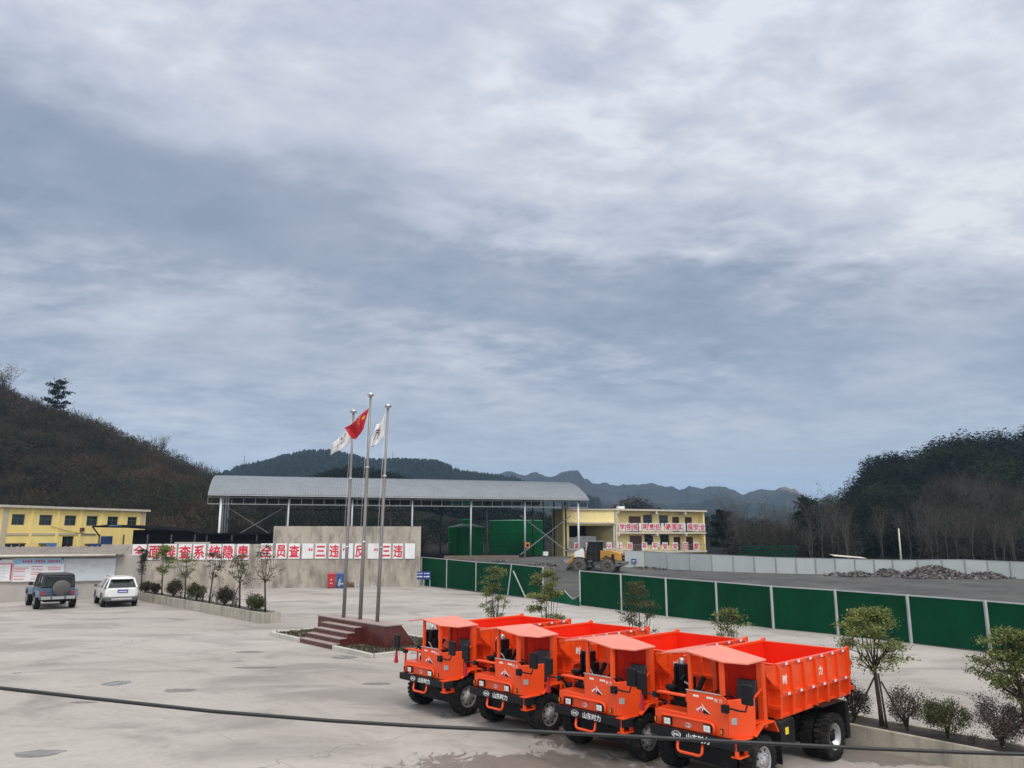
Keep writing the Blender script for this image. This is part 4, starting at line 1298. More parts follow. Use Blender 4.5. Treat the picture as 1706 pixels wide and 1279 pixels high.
t = thing('switch_box', 'orange switch box fixed to a post of the steel shed', 'box', o + Vector((math.cos(rz), math.sin(rz), 0)) * s + Vector((.1, -.35, z - .38)), rz)
b = MB(); b.box(-.38, .38, -.12, .12, 0, .76); b.build('case', mat('orange_box', (.65, .2, .05), .5), t, bevel=.03)
b = MB(); b.box(-.18, .22, -.135, -.122, .14, .6); b.build('door', M['blackm'], t)
s, z = onS(910, 923)
t = thing('white_cabinet', 'small white cabinet by the right rear posts of the steel shed', 'cabinet', o + Vector((math.cos(rz), math.sin(rz), 0)) * s + Vector((0, 3.0, .9)), rz)
b = MB(); b.box(-.4, .4, -.2, .2, .1, z - .9 + .3); b.build('case', M['white'], t, bevel=.03)
for x in (-.3, .3):
    b = MB(); b.box(x - .04, x + .04, -.04, .04, -.2, .1); b.build('leg', M['darksteel'], t)

# ---- green tanks behind the shed
def tank(u, Y, v_top, wpx, label, m, cone, cap, rail):
    x = P2(u, Y); r_ = wpx / 2 * Y / FPX; zt_ = D(u, v_top, Y).z
    t = thing('storage_tank', label, 'tank', (x, Y, 0), 0)
    b = MB(); b.lathe([(-.2, r_), (zt_, r_)], 'z', 48)
    for k in (.34, .68): b.lathe([(zt_ * k, r_ + .001), (zt_ * k + .02, r_ + .03), (zt_ * k + .08, r_ + .03), (zt_ * k + .1, r_ + .001)], 'z', 48, smooth=False); b.build('shell', M[m], t)
    b = MB(); b.lathe([(zt_, r_ + .05), (zt_ + .12, r_ + .05), (zt_ + cone, .9), (zt_ + cone, 0.001)], 'z', 40); b.build('roof', M['tankroof'], t)
    if cap:
        b = MB(); b.lathe([(zt_ + cone - .1, .62), (zt_ + cone + .55, .62), (zt_ + cone + .55, 1.0), (zt_ + cone + .72, .9), (zt_ + cone + .85, .01)], 'z', 20); b.build('vent', M[m], t)
    if rail:
        b = MB(); zr_ = zt_ * .52
        b.tube([(-r_ * .95, -r_ * .55, -.1), (-r_ * .95, -r_ * .55, zr_), (-r_ * .8, -r_ * .62, zr_)], .07, 6); b.tube([(r_ * .8, -r_ * .62, zr_), (r_ * .95, -r_ * .55, zr_), (r_ * .95, -r_ * .55, -.1)], .07, 6); b.build('pipe', M['galv'], t)
    return t
M['tankroof'] = mat('tank_roof_pale_green', (0.07, 0.24, 0.13), 0.6, var=0.15)
tank(777, 140, 879, 60, 'smaller green tank with pale cone roof seen through the shed', 'tankgreen', .7, True, True)
tank(861, 152, 868, 90, 'larger plain dark green tank right of the cone roofed tank', 'tankgreen2', .25, False, False)
b = MB(); a, c = D(742, 921, 103), D(866, 921, 106); o_ = None
b.box(0, c.x - a.x, 0, .4, -.2, 1.55); o_ = b.build('low_wall', mat('brown_low_wall', (.15, .12, .10), .9, var=.25)); o_.location = (a.x, 101, 0); o_.rotation_euler = (0, 0, R(10)); tag(o_, 'low brown retaining wall in front of the green tanks', 'wall')

# ---- right yellow buildings
E0, E1 = (P2(1026, 128), 128), (P2(1175, 137), 137)
o, rz, L = frame_of(E0, E1)
def onE(u, v): return on_wall(u, v, E0, E1)
ex = Vector((math.cos(rz), math.sin(rz), 0)); en = Vector((math.sin(rz), -math.cos(rz), 0))
dm = thing('dormitory', 'pale yellow dormitory block with two balcony floors of slogans, far right', 'building', o, rz)
z_r = onE(1100, 851.5)[1]; z_m = onE(1100, 887.5)[1]; z_l = onE(1100, 919)[1]
BK = 1.25
kb0, kb1 = (o + ex * 0 - en * BK), (o + ex * L - en * BK)
def onK(u, v): return on_wall(u, v, (kb0.x, kb0.y), (kb1.x, kb1.y))
zq = lambda x, y: (920 + x / 4.265, 800 + y / 4.265)
ops = []
for (y0_, y1_, zf, rows) in ((248, 305, z_m + .15, ((545, 632, 'browndoor', 254), (648, 712, 'glass', 244), (762, 825, 'glassg', 247), (855, 905, 'maroondoor', 260), (945, 995, 'maroondoor', 261))),
                            (385, 470, z_l + .15, ((548, 636, 'browndoor', 393), (652, 716, 'glass', 384), (764, 829, 'glassg', 386), (860, 908, 'maroondoor', 401), (949, 997, 'maroondoor', 402)))):
    for a, c, m_, yt in rows:
        x0 = onK(zq(a, 0)[0], 880)[0]; x1 = onK(zq(c, 0)[0], 880)[0]; zt_ = onK(*zq(a, yt))[1]
        z0_ = zf + (.9 if m_.startswith('glass') else .0)
        ops.append((x0, x1, z0_, zt_, m_))
b = MB()
facade(b, 0, L, -.1, z_r, [q[:4] for q in ops], y=BK)
b.quad((L, 0, -.1), (L, 9, -.1), (L, 9, z_r), (L, 0, z_r)); b.quad((0, 0, -.1), (0, 9, -.1), (0, 9, z_r), (0, 0, z_r)); b.quad((0, 9, -.1), (L, 9, -.1), (L, 9, z_r), (0, 9, z_r))
b.box(0.003, .9, .4, BK - .003, z_m + .16, z_r); b.box(L - .25, L - .003, .1, BK - .003, z_l, z_r)
b.build('wall', M['paleyellow'], dm, normals=False)
for x0, x1, z0_, z1_, m_ in ops:
    if m_.startswith('glass'): window(dm, x0, x1, z0_, z1_, y=BK + .1, gm=m_)
    else:
        q = MB(); q.box(x0, x1, BK + .08, BK + .13, z0_, z1_); q.box(x0 + .05, x1 - .05, BK + .06, BK + .08, z0_ + .1, z0_ + (z1_ - z0_) * .45); q.build('door', M[m_], dm)
b = MB(); b.box(-.3, L + .35, -.35, 9.3, z_r + .003, z_r + .28); b.build('roof_slab', M['trim'], dm)
for z in (z_m, z_l):
    b = MB(); b.box(-.02, L + .15, -.12, BK - .003, z - .15, z + .12); b.build('balcony_slab', M['trim'], dm)
for u in (1029, 1093, 1141):
    s = onE(u, 870)[0]
    for z in (z_r, z_m):
        b = MB(); b.box(s - .18, s + .18, -.3, BK - .01, z - .5, z - .155 if z == z_m else z); b.build('bracket', M['trim'], dm)
b = MB(); b.box(-.15, .2, -.2, .25, -.1, z_r - .003); b.build('column', M['trim'], dm)
for z, h in ((z_m + .12, 1.05), (z_l + .12, 1.05)):
    b = MB(); b.bar((.2, -.05, z + h), (L, -.05, z + h), .06); b.bar((.2, -.05, z + .08), (L, -.05, z + .08), .05)
    for k in range(60): x = .2 + (L - .2) * k / 59; b.bar((x, -.05, z + .08), (x, -.05, z + h), .025)
    b.build('railing', M['railgrey'], dm)
for u, zf in ((zq(738, 0)[0], z_m), (zq(925, 0)[0], z_m), (zq(738, 0)[0], z_l), (zq(925, 0)[0], z_l), (zq(528, 0)[0], z_m), (zq(1008, 0)[0], z_m), (zq(1008, 0)[0], z_l)):
    s = onK(u, 880)[0]
    b = MB(); b.box(s - .42, s + .42, BK - .36, BK - .005, zf + .7, zf + 1.55); b.box(s - .3, s + .3, BK - .375, BK - .361, zf + .85, zf + 1.4)
    b.build('air_conditioner', M['white'], dm, bevel=.03)
b = MB(); s = onE(1041, 848)[0]; b.box(s - .5, s + .7, 1, 1.6, z_r + .28, z_r + .75); b.build('roof_tank', M['white'], dm)
R1 = [('学', 493, 42), ('铁', 540, 42), ('规', 586, 40), ('、', 621, 18), ('明', 658, 42), ('责', 703, 40), ('任', 746, 38), ('、', 780, 18), ('硬', 818, 42), ('落', 862, 40), ('实', 906, 42), ('、', 937, 16), ('保', 976, 42), ('安', 1019, 42), ('全', 1063, 42)]
LB1 = ['upper balcony board 学 at the left end', 'upper balcony board 铁 right of 学', 'upper balcony board 规 before the first comma', 'narrow comma board between 规 and 明 on the upper balcony', 'upper balcony board 明', 'upper balcony board 责', 'upper balcony board 任', 'narrow comma board between 任 and 硬 on the upper balcony', 'upper balcony board 硬', 'upper balcony board 落', 'upper balcony board 实', 'narrow comma board between 实 and 保 on the upper balcony', 'upper balcony board 保', 'upper balcony board 安 between 保 and 全', 'upper balcony board 全 at the right end']
for (ch, x, w_), lb in zip(R1, LB1):
    (s0, zt_), (s1, zb2) = onE(*zq(x - w_ / 2, 304)), onE(*zq(x + w_ / 2, 359))
    p = o + ex * ((s0 + s1) / 2) + en * .10; p.z = zb2
    sign_panel(ch, 'white board with red writing, ' + lb if 'comma' not in lb else lb, p, rz, s1 - s0, zt_ - zb2, 'slogan boards on the upper balcony', bold=.028)
# garage block left of it
F0, F1 = (P2(938.5, 126.5), 126.5), (P2(1026.5, 127.8), 127.8)
og, rg_, Lg = frame_of(F0, F1)
def onF(u, v): return on_wall(u, v, F0, F1)
gx = Vector((math.cos(rg_), math.sin(rg_), 0)); gn = Vector((math.sin(rg_), -math.cos(rg_), 0))
gb = thing('garage_building', 'pale yellow garage with a wide dark opening behind the wheel loader', 'building', og, rg_)
zf = lambda x, y: (920 + x / 9.1375, 830 + y / 9.1375)
ztg = onF(960, 849.5)[1]
(x0, z1_), (x1, _) = onF(*zf(255, 415)), onF(*zf(930, 430))
b = MB(); facade(b, 0, Lg - .2, -.1, ztg, [(x0, x1, 1.3, z1_)], th=.4)
b.quad((0, 0, -.1), (0, 9, -.1), (0, 9, ztg), (0, 0, ztg)); b.quad((Lg - .2, 0.3, -.1), (Lg - .2, 9, -.1), (Lg - .2, 9, ztg), (Lg - .2, 0.3, ztg))
b.build('wall', M['paleyellow'], gb, normals=False)
b = MB(); b.box(-.2, Lg - .22, -.25, 9.2, ztg + .003, ztg + .2); b.build('roof_slab', M['trim'], gb)
zs_ = onF(*zf(500, 372))[1]; b = MB(); b.box(.5, Lg - .22, -.5, -.004, zs_ - .15, zs_ + .1); b.build('lintel_ledge', M['trim'], gb)
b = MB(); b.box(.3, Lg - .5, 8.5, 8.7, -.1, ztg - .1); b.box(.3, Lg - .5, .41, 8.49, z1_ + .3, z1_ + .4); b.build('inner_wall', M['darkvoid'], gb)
b = MB(); s0, zz0 = onF(*zf(430, 555)); s1, zz1 = onF(*zf(740, 640)); b.box(s0, s1, 3, 3.2, 1.2, zz0 - .2); b.box(s0 - 1.6, s0 - .1, 2.5, 2.7, 1.2, zz0 - .4); b.build('stored_sheets', M['galv'], gb)
b = MB(); b.box(x1 - .1, x1 + .12, -.14, -.01, 1, z1_ + .4); b.build('drainpipe', M['galv'], gb)
zrail = onF(*zf(250, 655))[1]
b = MB(); b.bar((x0 - .2, -.3, zrail), (x1, -.3, zrail), .07); b.bar((x0 - .2, -.3, zrail - 1.05), (x1, -.3, zrail - 1.05), .07)
for k in range(40): x = x0 - .2 + (x1 - x0 + .2) * k / 39; b.bar((x, -.3, zrail - 1.05), (x, -.3, zrail), .03)
b.build('railing', M['railgrey'], gb)
b = MB(); b.box(x0 - .3, Lg - .22, -.5, -.006, zrail - 1.35, zrail - 1.1); b.build('ledge', M['trim'], gb)
R2 = [('高', 170, 0), ('高', 255, 0), ('兴', 320, 0), ('兴', 401, 0), ('上', 474, 1), ('班', 547, 1), ('平', 652, 1), ('平', 725, 1), ('安', 798, 1), ('安', 870, 1), ('回', 943, 1), ('家', 1018, 1)]
LB2 = ['first 高 board at the left end of the lower rail, behind the shed post', 'second 高 board on the lower rail behind the loader cab', 'first 兴 board on the lower rail behind the loader', 'second 兴 board on the lower rail above the loader engine', 'lower rail board with red character 上', 'lower rail board with red character 班', 'left of the two 平 boards on the lower balcony', 'right of the two 平 boards on the lower balcony', 'left of the two 安 boards on the lower balcony', 'right of the two 安 boards on the lower balcony', 'lower balcony board with red character 回', 'lower balcony board with red character 家 at the right end']
for (ch, x, wh), lb in zip(R2, LB2):
    f_, oo, e_, n_, r_ = ((onE, o, ex, en, rz) if wh else (onF, og, gx, gn, rg_))
    (s0, zt_), (s1, zb2) = f_(*zq(x - 20, 441)), f_(*zq(x + 20, 496))
    p = oo + e_ * ((s0 + s1) / 2) + n_ * (.12 if wh else .42); p.z = zb2
    sign_panel(ch, lb, p, r_, s1 - s0, zt_ - zb2, 'slogan boards on the lower balcony', bold=.028)

# =================================================================== FENCES
def fence_run(name, label, posts, pm, post_m, post_w, cat, lean=None):
    """posts: (u, v_base, v_top)"""
    pts = [(G(u, vb), D(u, vt, G(u, vb).y).z) for u, vb, vt in posts]
    c = pts[0][0]
    t = thing(name, label, cat, c)
    for i, (p, h) in enumerate(pts):
        q = p - c
        ln = Vector((0, 0, h))
        if lean and i in lean: ln = Vector((*lean[i], h))
        b = MB(); b.bar(q + Vector((0, 0, -.02)), q + ln, post_w, post_w); b.build('post', M[post_m], t)
    for i, ((p, h), (p2, h2)) in enumerate(zip(pts, pts[1:])):
        b = MB(); a, e = p - c, p2 - c
        la = Vector((*lean[i], 0)) if lean and i in lean else Vector()
        le = Vector((*lean[i + 1], 0)) if lean and i + 1 in lean else Vector()
        n = 16; d = (e - a); nn = Vector((-d.y, d.x, 0)).normalized() * .012
        ga = d.normalized() * post_w * .52
        a2, e2 = a + ga, e - ga
        vs = []
        for k in range(n * 2 + 1):
            q = a2.lerp(e2, k / (n * 2)); off = nn * (1 if k % 2 else -1) * .35; lk = la.lerp(le, k / (2 * n)); hk = h + (h2 - h) * k / (2 * n)
            for dz_ in (0.03, hk - .05):
                for sg in (1, -1): vs.append(q + off + nn * sg * .5 + lk * (dz_ / hk) + Vector((0, 0, dz_)))
        fs = []
        for k in range(2 * n):
            x = 4 * k
            fs += [(x, x + 4, x + 6, x + 2), (x + 1, x + 3, x + 7, x + 5), (x + 2, x + 6, x + 7, x + 3)]
        b.add(vs, fs); po = b.build('panel', M[pm], t)
        b = MB(); b.bar(a2 + la + Vector((0, 0, h - .03)), e2 + le + Vector((0, 0, h2 - .03)), .05, .05); b.build('top_rail', M[post_m], t)
    return t
fence_run('green_fence', 'left run of green sheet fence from the slogan wall to the gap', [(702, 975.3, 927.5), (744, 979.3, 931), (793, 985, 935.5), (846, 991.7, 939), (904, 998.5, 944)], 'greensheet', 'galv', .10, 'fence', {3: (.28, 0), 4: (.05, 0)})
fence_run('green_fence', 'long right run of green sheet fence behind the orange trucks', [(967, 1008.7, 950), (1036, 1017.6, 955.5), (1111.5, 1027.3, 961.8), (1196, 1036.8, 968), (1289, 1047.8, 975.3), (1397, 1058.5, 981.8), (1519, 1072, 990.3), (1651, 1087, 999.5), (1800, 1104, 1011)], 'greensheet', 'galv', .11, 'fence')
# fallen sheet lying in the gap
a, c = G(908, 1000), G(964, 1009)
t = thing('fallen_panel', 'buckled green sheet lying on the ground in the fence gap', 'sheet', a)
b = MB(); d = c - a; n = 12; up_ = [.2, .34, .5, .62, .66, .60, .70, .52, .36, .24, .36, .52, .48]
vs = []
for k in range(n + 1):
    q = d * (k / n); vs += [q + Vector((.0, -.25, .02)), q + Vector((.25, .35, up_[k])), q + Vector((.55, .95, .03)), q + Vector((.55, .99, .0)), q + Vector((.25, .35, up_[k] - .03)), q + Vector((0, -.25, -.0))]
b.add(vs, [(6 * k + j, 6 * k + 6 + j, 6 * k + 6 + (j + 1) % 6, 6 * k + (j + 1) % 6) for k in range(n) for j in range(6)]); b.build('sheet', M['greensheet'], t)
b = MB(); b.tube([d * (k / n) + Vector((.25, .35, up_[k] + .02)) for k in range(n + 1)], .03, 5); b.build('bent_rail', M['galv'], t)
# brace leaning in the last left panel
pa_, pb_ = D(855, 951, 55.4), G(876, 996.5); b = MB(); b.bar((0, 0, 0), pa_ - pb_, .06); o_ = b.build('fence_brace', M['galv']); o_.location = pb_; tag(o_, 'thin steel strut propped against the leaning green fence panel', 'strut')

# white hoarding
hp = [(1040, 946, 916.3), (1075, 946.4, 918), (1112.5, 948.4, 920), (1150, 950.4, 921.5), (1187, 952.1, 923), (1223, 953.3, 924.5), (1258, 954.5, 926.2), (1294, 955.5, 927.8), (1327.5, 956.2, 928.6), (1360, 957, 929.2), (1393, 957.8, 930), (1426, 958.3, 930.7), (1458, 958.8, 931.4), (1489, 959.4, 932), (1531, 960.4, 932), (1572, 961.4, 931.4), (1610, 962.2, 931.5), (1648, 963, 933), (1686, 964.2, 934.5), (1726, 965.5, 936), (1770, 967, 937), (1812, 968.5, 938.2), (1856, 970, 939.5), (1900, 971.5, 940.8), (1946, 973, 942)]
hd = fence_run('hoarding', 'long white sheet hoarding across the far side of the coal yard', hp, 'hoard', 'poststeel', .13, 'hoarding')
p = G(1056, 946.2); q = D(1056, 934.5, p.y - .15)
t = thing('blue_plate', 'small blue plate with white lines on the first hoarding panel', 'sign', (q.x, q.y, q.z - .28), R(-20))
b = MB(); b.box(-.32, .32, 0, .03, 0, .56); b.build('plate', M['signblue'], t)
b = MB(); b.box(-.2, .2, -.006, -.001, .3, .38); b.box(-.22, .16, -.006, -.001, .14, .2); b.build('white_lines', M['white'], t)

# leaning concrete pole, green racks, pale roof strip behind the hoarding
a, c = D(1502, 944, 90), D(1497, 880, 90)
t = thing('utility_pole', 'pale concrete pole standing behind the white hoarding', 'pole', (a.x, 90, 0))
b = MB(); b.tube([(0, 0, -.2), (c.x - a.x, 0, c.z)], [.115, .075], 10); b.build('shaft', mat('pale_concrete_pole', (.50, .47, .38), .8), t)
b = MB(); b.tube([(c.x - a.x, 0, c.z), (c.x - a.x - .5, .2, c.z + 2.2)], [.02, .012], 4); b.tube([(c.x - a.x, 0, c.z), (c.x - a.x + .3, .2, c.z + 1.6)], [.02, .012], 4); b.build('rods', M['darksteel'], t)
t = thing('green_rack', 'dark green stack of long steel rails behind the hoarding', 'rack', (P2(1278, 104), 104, 0), R(-4))
for k in range(5):
    b = MB(); z = D(1278, 928 - 4.2 * k, 104).z; w_ = (P2(1326, 104) - P2(1231, 104)) / 2
    b.box(-w_ * (1 - .03 * k), w_, -.4, .6, z, z + .13); b.build('rail', M['greensheet'], t)
for x in (-.92, 0, .92):
    b = MB(); b.box(x * w_ - .06, x * w_ + .06, .61, .73, -.1, D(1278, 910, 104).z); b.build('upright', M['darksteel'], t)
t = thing('low_roof', 'pale sloping strip roof just above the hoarding in the middle', 'roof', (P2(1415, 92), 92, 0), R(-6))
b = MB(); zc = D(1415, 929, 92).z; b.add([(-1.9, 0, zc + .22), (1.7, 0, zc - .05), (1.7, 2, zc + .05), (-1.9, 2, zc + .35)], [(0, 1, 2, 3)]); b.add([(-1.9, 0, zc + .22), (1.7, 0, zc - .05), (1.7, 0, zc - .10), (-1.9, 0, zc + .17)], [(0, 1, 2, 3)]); b.build('roof_sheet', M['trim'], t)
for x in (-1.7, 1.5):
    b = MB(); b.box(x - .05, x + .05, .2, .3, -.1, zc - .1); b.build('post', M['darksteel'], t)

# rubble heaps
M['rubble'] = mat('rubble_stone', (0.095, 0.085, 0.082), 0.95, var=0.5, vscale=2.5)
M['rubble2'] = mat('pale_rubble', (0.17, 0.158, 0.15), 0.95, var=0.4, vscale=2.5)
M['rubbledark'] = mat('dark_rubble', (0.05, 0.047, 0.05), 0.95, var=0.4, vscale=2.5)
def stone(g, p, s, rd, m):
    vs = [Vector((x, y, z)) * s * rd.uniform(.55, 1.1) for x, y, z in ((-1, -1, -1), (1, -1, -1), (1, 1, -1), (-1, 1, -1), (-1, -1, 1), (1, -1, 1), (1, 1, 1), (-1, 1, 1))]
    Mx = Matrix.Translation(p) @ Matrix.Rotation(rd.uniform(0, 6.28), 4, Vector((rd.random(), rd.random(), rd.random())).normalized()) @ Matrix.Diagonal((1, .8, .6, 1))
    g.add(vs, [(0, 3, 2, 1), (4, 5, 6, 7), (0, 1, 5, 4), (1, 2, 6, 5), (2, 3, 7, 6), (3, 0, 4, 7)], m, False, Mx)
def heap(label, c, rx, ry, h, n, seed, z0=0.0, sz=(.05, .20), mats=('rubble', 'rubble2', 'rubbledark'), core=True):
    rd = random.Random(seed); g = MB()
    if core:
        N = 20
        vs = [(0, 0, h * .85)]; fs = []
        for i in range(1, 6):
            for k in range(N):
                a = 6.283 * k / N; q = i / 5
                vs.append((rx * q * math.cos(a), ry * q * math.sin(a), h * .85 * max(0, (1 - q ** 1.5)) * rd.uniform(.75, 1.1) - (.1 if i == 5 else 0)))
        fs = [(0, 1 + k, 1 + (k + 1) % N) for k in range(N)] + [(1 + (i - 1) * N + k, 1 + i * N + k, 1 + i * N + (k + 1) % N, 1 + (i - 1) * N + (k + 1) % N) for i in range(1, 5) for k in range(N)]
        g.add(vs, fs, 0)
    for _ in range(n):
        a = rd.uniform(0, 6.283); q = math.sqrt(rd.random()) * 1.12
        z = h * .85 * max(0, 1 - q ** 1.5) + rd.uniform(-.05, .12)
        m = 0 if rd.random() < .55 else (1 if rd.random() < .45 else 2)
        stone(g, Vector((rx * q * math.cos(a), ry * q * math.sin(a), max(z, .05))), rd.uniform(*sz), rd, m)
    o_ = g.build('rubble_heap', [M[k] for k in mats], normals=False); o_.location = (c[0], c[1], z0)
    return tag(o_, label, 'rubble', kind='stuff')
for (u, v, rx, ry, h, n, sd_, lab) in ((1555, 962.5, 3.4, 2.4, 1.25, 900, 1, 'largest rubble heap in front of the white hoarding'), (1480, 961, 1.7, 1.2, .85, 260, 2, 'rubble heap left of the largest heap'), (1430, 960.5, 1.6, 1.0, .5, 160, 3, 'low scatter of broken stone at the left end of the heaps'), (1640, 964, 2.6, 1.0, .62, 260, 4, 'low rubble bank right of the largest heap'), (1395, 959.5, 1.3, .8, .3, 40, 5, 'few loose stones left of the rubble heaps')):
    p = G(u, v); heap(lab, (p.x, p.y), rx, ry, h, n, sd_)
for (u, Y, rx, ry, h, n, sd_, lab) in ((832, 96, 4.6, 3, .95, 420, 6, 'grey rubble bank in front of the green tanks'), (900, 92, 4.4, 2.2, .8, 420, 7, 'pale debris heap left of the wheel loader'), (1075, 96, 2.2, .9, .3, 90, 8, 'dark gravel bank at the foot of the hoarding beside the loader'), (795, 97, 3.0, 2, .9, 120, 9, 'rubble at the foot of the shed post')):
    heap(lab, (P2(u, Y), Y), rx, ry, h, n, sd_, .15 if u < 1000 else 0.0)

# distant masts
for (u, v0, v1, Y, lab, mt) in ((407, 773, 758, 930, 'tiny lattice mast on the left shoulder of the blue ridge', MTA), (654, 766, 751, 930, 'tiny mast on the blue ridge right of the flagpoles', MTA), (988, 801, 793, 1800, 'tiny mast on the far ridge right of the pointed peak', MTB)):
    a, c = D(u, v0 + 4, Y), D(u, v1, Y)
    t = thing('radio_mast', lab, 'mast', (a.x, Y, a.z))
    b = MB(); h = c.z - a.z
    for sx_, sy_ in ((-1, -1), (1, -1), (0, 1)): b.bar((sx_ * .9, sy_ * .9, 0), (0, 0, h), .35)
    for k in range(1, 6): q = .9 * (1 - k / 6); b.bar((-q, -q, h * k / 6), (q, -q, h * k / 6), .2)
    b.build('lattice', M['poststeel'], t)
    b = MB(); b.bar((-1.4, 0, h * .82), (1.4, 0, h * .82), .3); b.build('crossarm', M['poststeel'], t)

# =================================================================== PODIUM, LAWN, FLAGS
PH = .90
f0, f1 = G(530, 1024.3, PH), G(642, 1042, PH)
o, rz, L = frame_of(f0, f1)
ex = Vector((math.cos(rz), math.sin(rz), 0)); en = Vector((math.sin(rz), -math.cos(rz), 0))
pd_ = thing('flag_podium', 'maroon granite podium with four steps under the three flagpoles', 'podium', o, rz)
b = MB(); b.loft([[(0, 0, -.05), (L, 0, -.05), (L, 1.5, -.05), (0, 1.5, -.05)], [(0, 0, PH - .05), (L, 0, PH - .05), (L, .72, PH - .05), (0, .72, PH - .05)]], smooth=False); b.build('base', M['maroon'], pd_, bevel=.012)
b = MB(); b.prism([(-.03, -.03), (L + .03, -.03), (L + .03, .75), (-.03, .75)], PH - .047, PH, 'z'); b.build('top_slab', M['tread'], pd_, bevel=.006)
zp = lambda x, y: (430 + x / 6.319, 940 + y / 6.319)
rs_ = PH / 5
prev = 0.0
edges = [((745, 600), (1115, 655)), ((670, 652), (1050, 715)), ((590, 708), (975, 772)), ((510, 765), (840, 830))]
fronts = [((685, 640), (1050, 700)), ((610, 690), (975, 758)), ((520, 745), (880, 815)), ((510, 770), (800, 835))]
inv = lambda p: ((p - o).dot(ex), -(p - o).dot(en))
x_l = [inv(G(*zp(*e[0]), PH - rs_ * (i + 1)))[0] for i, e in enumerate(edges)]
x_r = [inv(G(*zp(*e[1]), PH - rs_ * (i + 1)))[0] for i, e in enumerate(edges)]
sx0, sx1 = .94, 3.52
dep = .31
for i in range(4):
    z = PH - rs_ * (i + 1); ya = -dep * (i + 1)
    b = MB(); b.box(sx0, sx1, ya, ya + dep - .003, -.02, z - .03); b.build('step_riser', M['maroon'], pd_)
    b = MB(); b.box(sx0 - .02, sx1 + .02, ya - .03, ya + dep - .004, z - .027, z); b.build('step_tread', M['tread'], pd_)
# lawn bed with kerb
a, c = G(451.5, 1058), G(620, 1096.5)
ek = (c - a).normalized(); nk = Vector((-ek.y, ek.x, 0)); nk = nk if nk.y > 0 else -nk
DP = 3.9
Lk = (c - a).length
g = MB(); g.quad(a + ek * .1 + nk * .1 + Vector((0, 0, .10)), c - ek * .1 + nk * .1 + Vector((0, 0, .10)), c - ek * .1 + nk * (DP - .1) + Vector((0, 0, .10)), a + ek * .1 + nk * (DP - .1) + Vector((0, 0, .10)))
tag(g.build('lawn', M['lawnbase']), kind='structure')
so = pd_.location + ex * sx0; s1_ = pd_.location + ex * sx1
gap0, gap1 = (so - a).dot(ek) - .03, (s1_ - a).dot(ek) + .03
kerbt = thing('lawn_kerb', 'low pale kerb of stones around the lawn of the flag podium', 'kerb', a, math.atan2(ek.y, ek.x))
def kerbrun(x0, y0, x1, y1):
    Lr_ = math.hypot(x1 - x0, y1 - y0); n = max(1, round(Lr_ / .75)); dx_, dy_ = (x1 - x0) / n, (y1 - y0) / n
    for k in range(n):
        b = MB(); b.bar((x0 + dx_ * (k + .012), y0 + dy_ * (k + .012), .07), (x0 + dx_ * (k + .988), y0 + dy_ * (k + .988), .07), .14, .16 + .006 * ((k * 7) % 3 - 1)); b.build('kerb_stone', M['kerbw'], kerbt, bevel=.012)
sg = 1 if (Matrix.Rotation(kerbt.rotation_euler.z, 3, 'Z') @ Vector((0, 1, 0))).dot(nk) > 0 else -1
kerbrun(0, 0, gap0, 0); kerbrun(gap1, 0, Lk, 0); kerbrun(Lk, 0.08 * sg, Lk, DP * sg); kerbrun(0, .08 * sg, 0, DP * sg); kerbrun(.08, DP * sg, Lk - .08, DP * sg)
# grass tufts (uncountable)
n = 3600
q = RNG.uniform(0, 1, (n, 2))
P = np.array(a)[None] + np.array(ek)[None] * (.12 + q[:, :1] * (Lk - .24)) + np.array(nk)[None] * (.12 + q[:, 1:] * (DP - .24)); P[:, 2] = .10
keep = []
for i, p in enumerate(P):
    x_, y_ = inv(Vector(p)); keep.append(not (-.05 < x_ < L + .05 and -.05 < y_ < 1.55) and not (sx0 - .05 < x_ < sx1 + .05 and -1.5 < y_ < .1) and mnoise.noise(Vector(p) * 1.3) > -.25)
P = P[np.array(keep)]; n = len(P)
A_ = RNG.normal(size=(n, 3)) * .02 + np.array([0, 0, .045]); B_ = RNG.normal(size=(n, 3)) * np.array([.02, .02, .0])
tag(quads_mesh('grass', P + np.array([0, 0, .03]), A_, B_, tints(n, [(0.075, 0.072, 0.034), (0.10, 0.085, 0.052), (0.065, 0.058, 0.034)], .3), M['leaf']), kind='stuff')

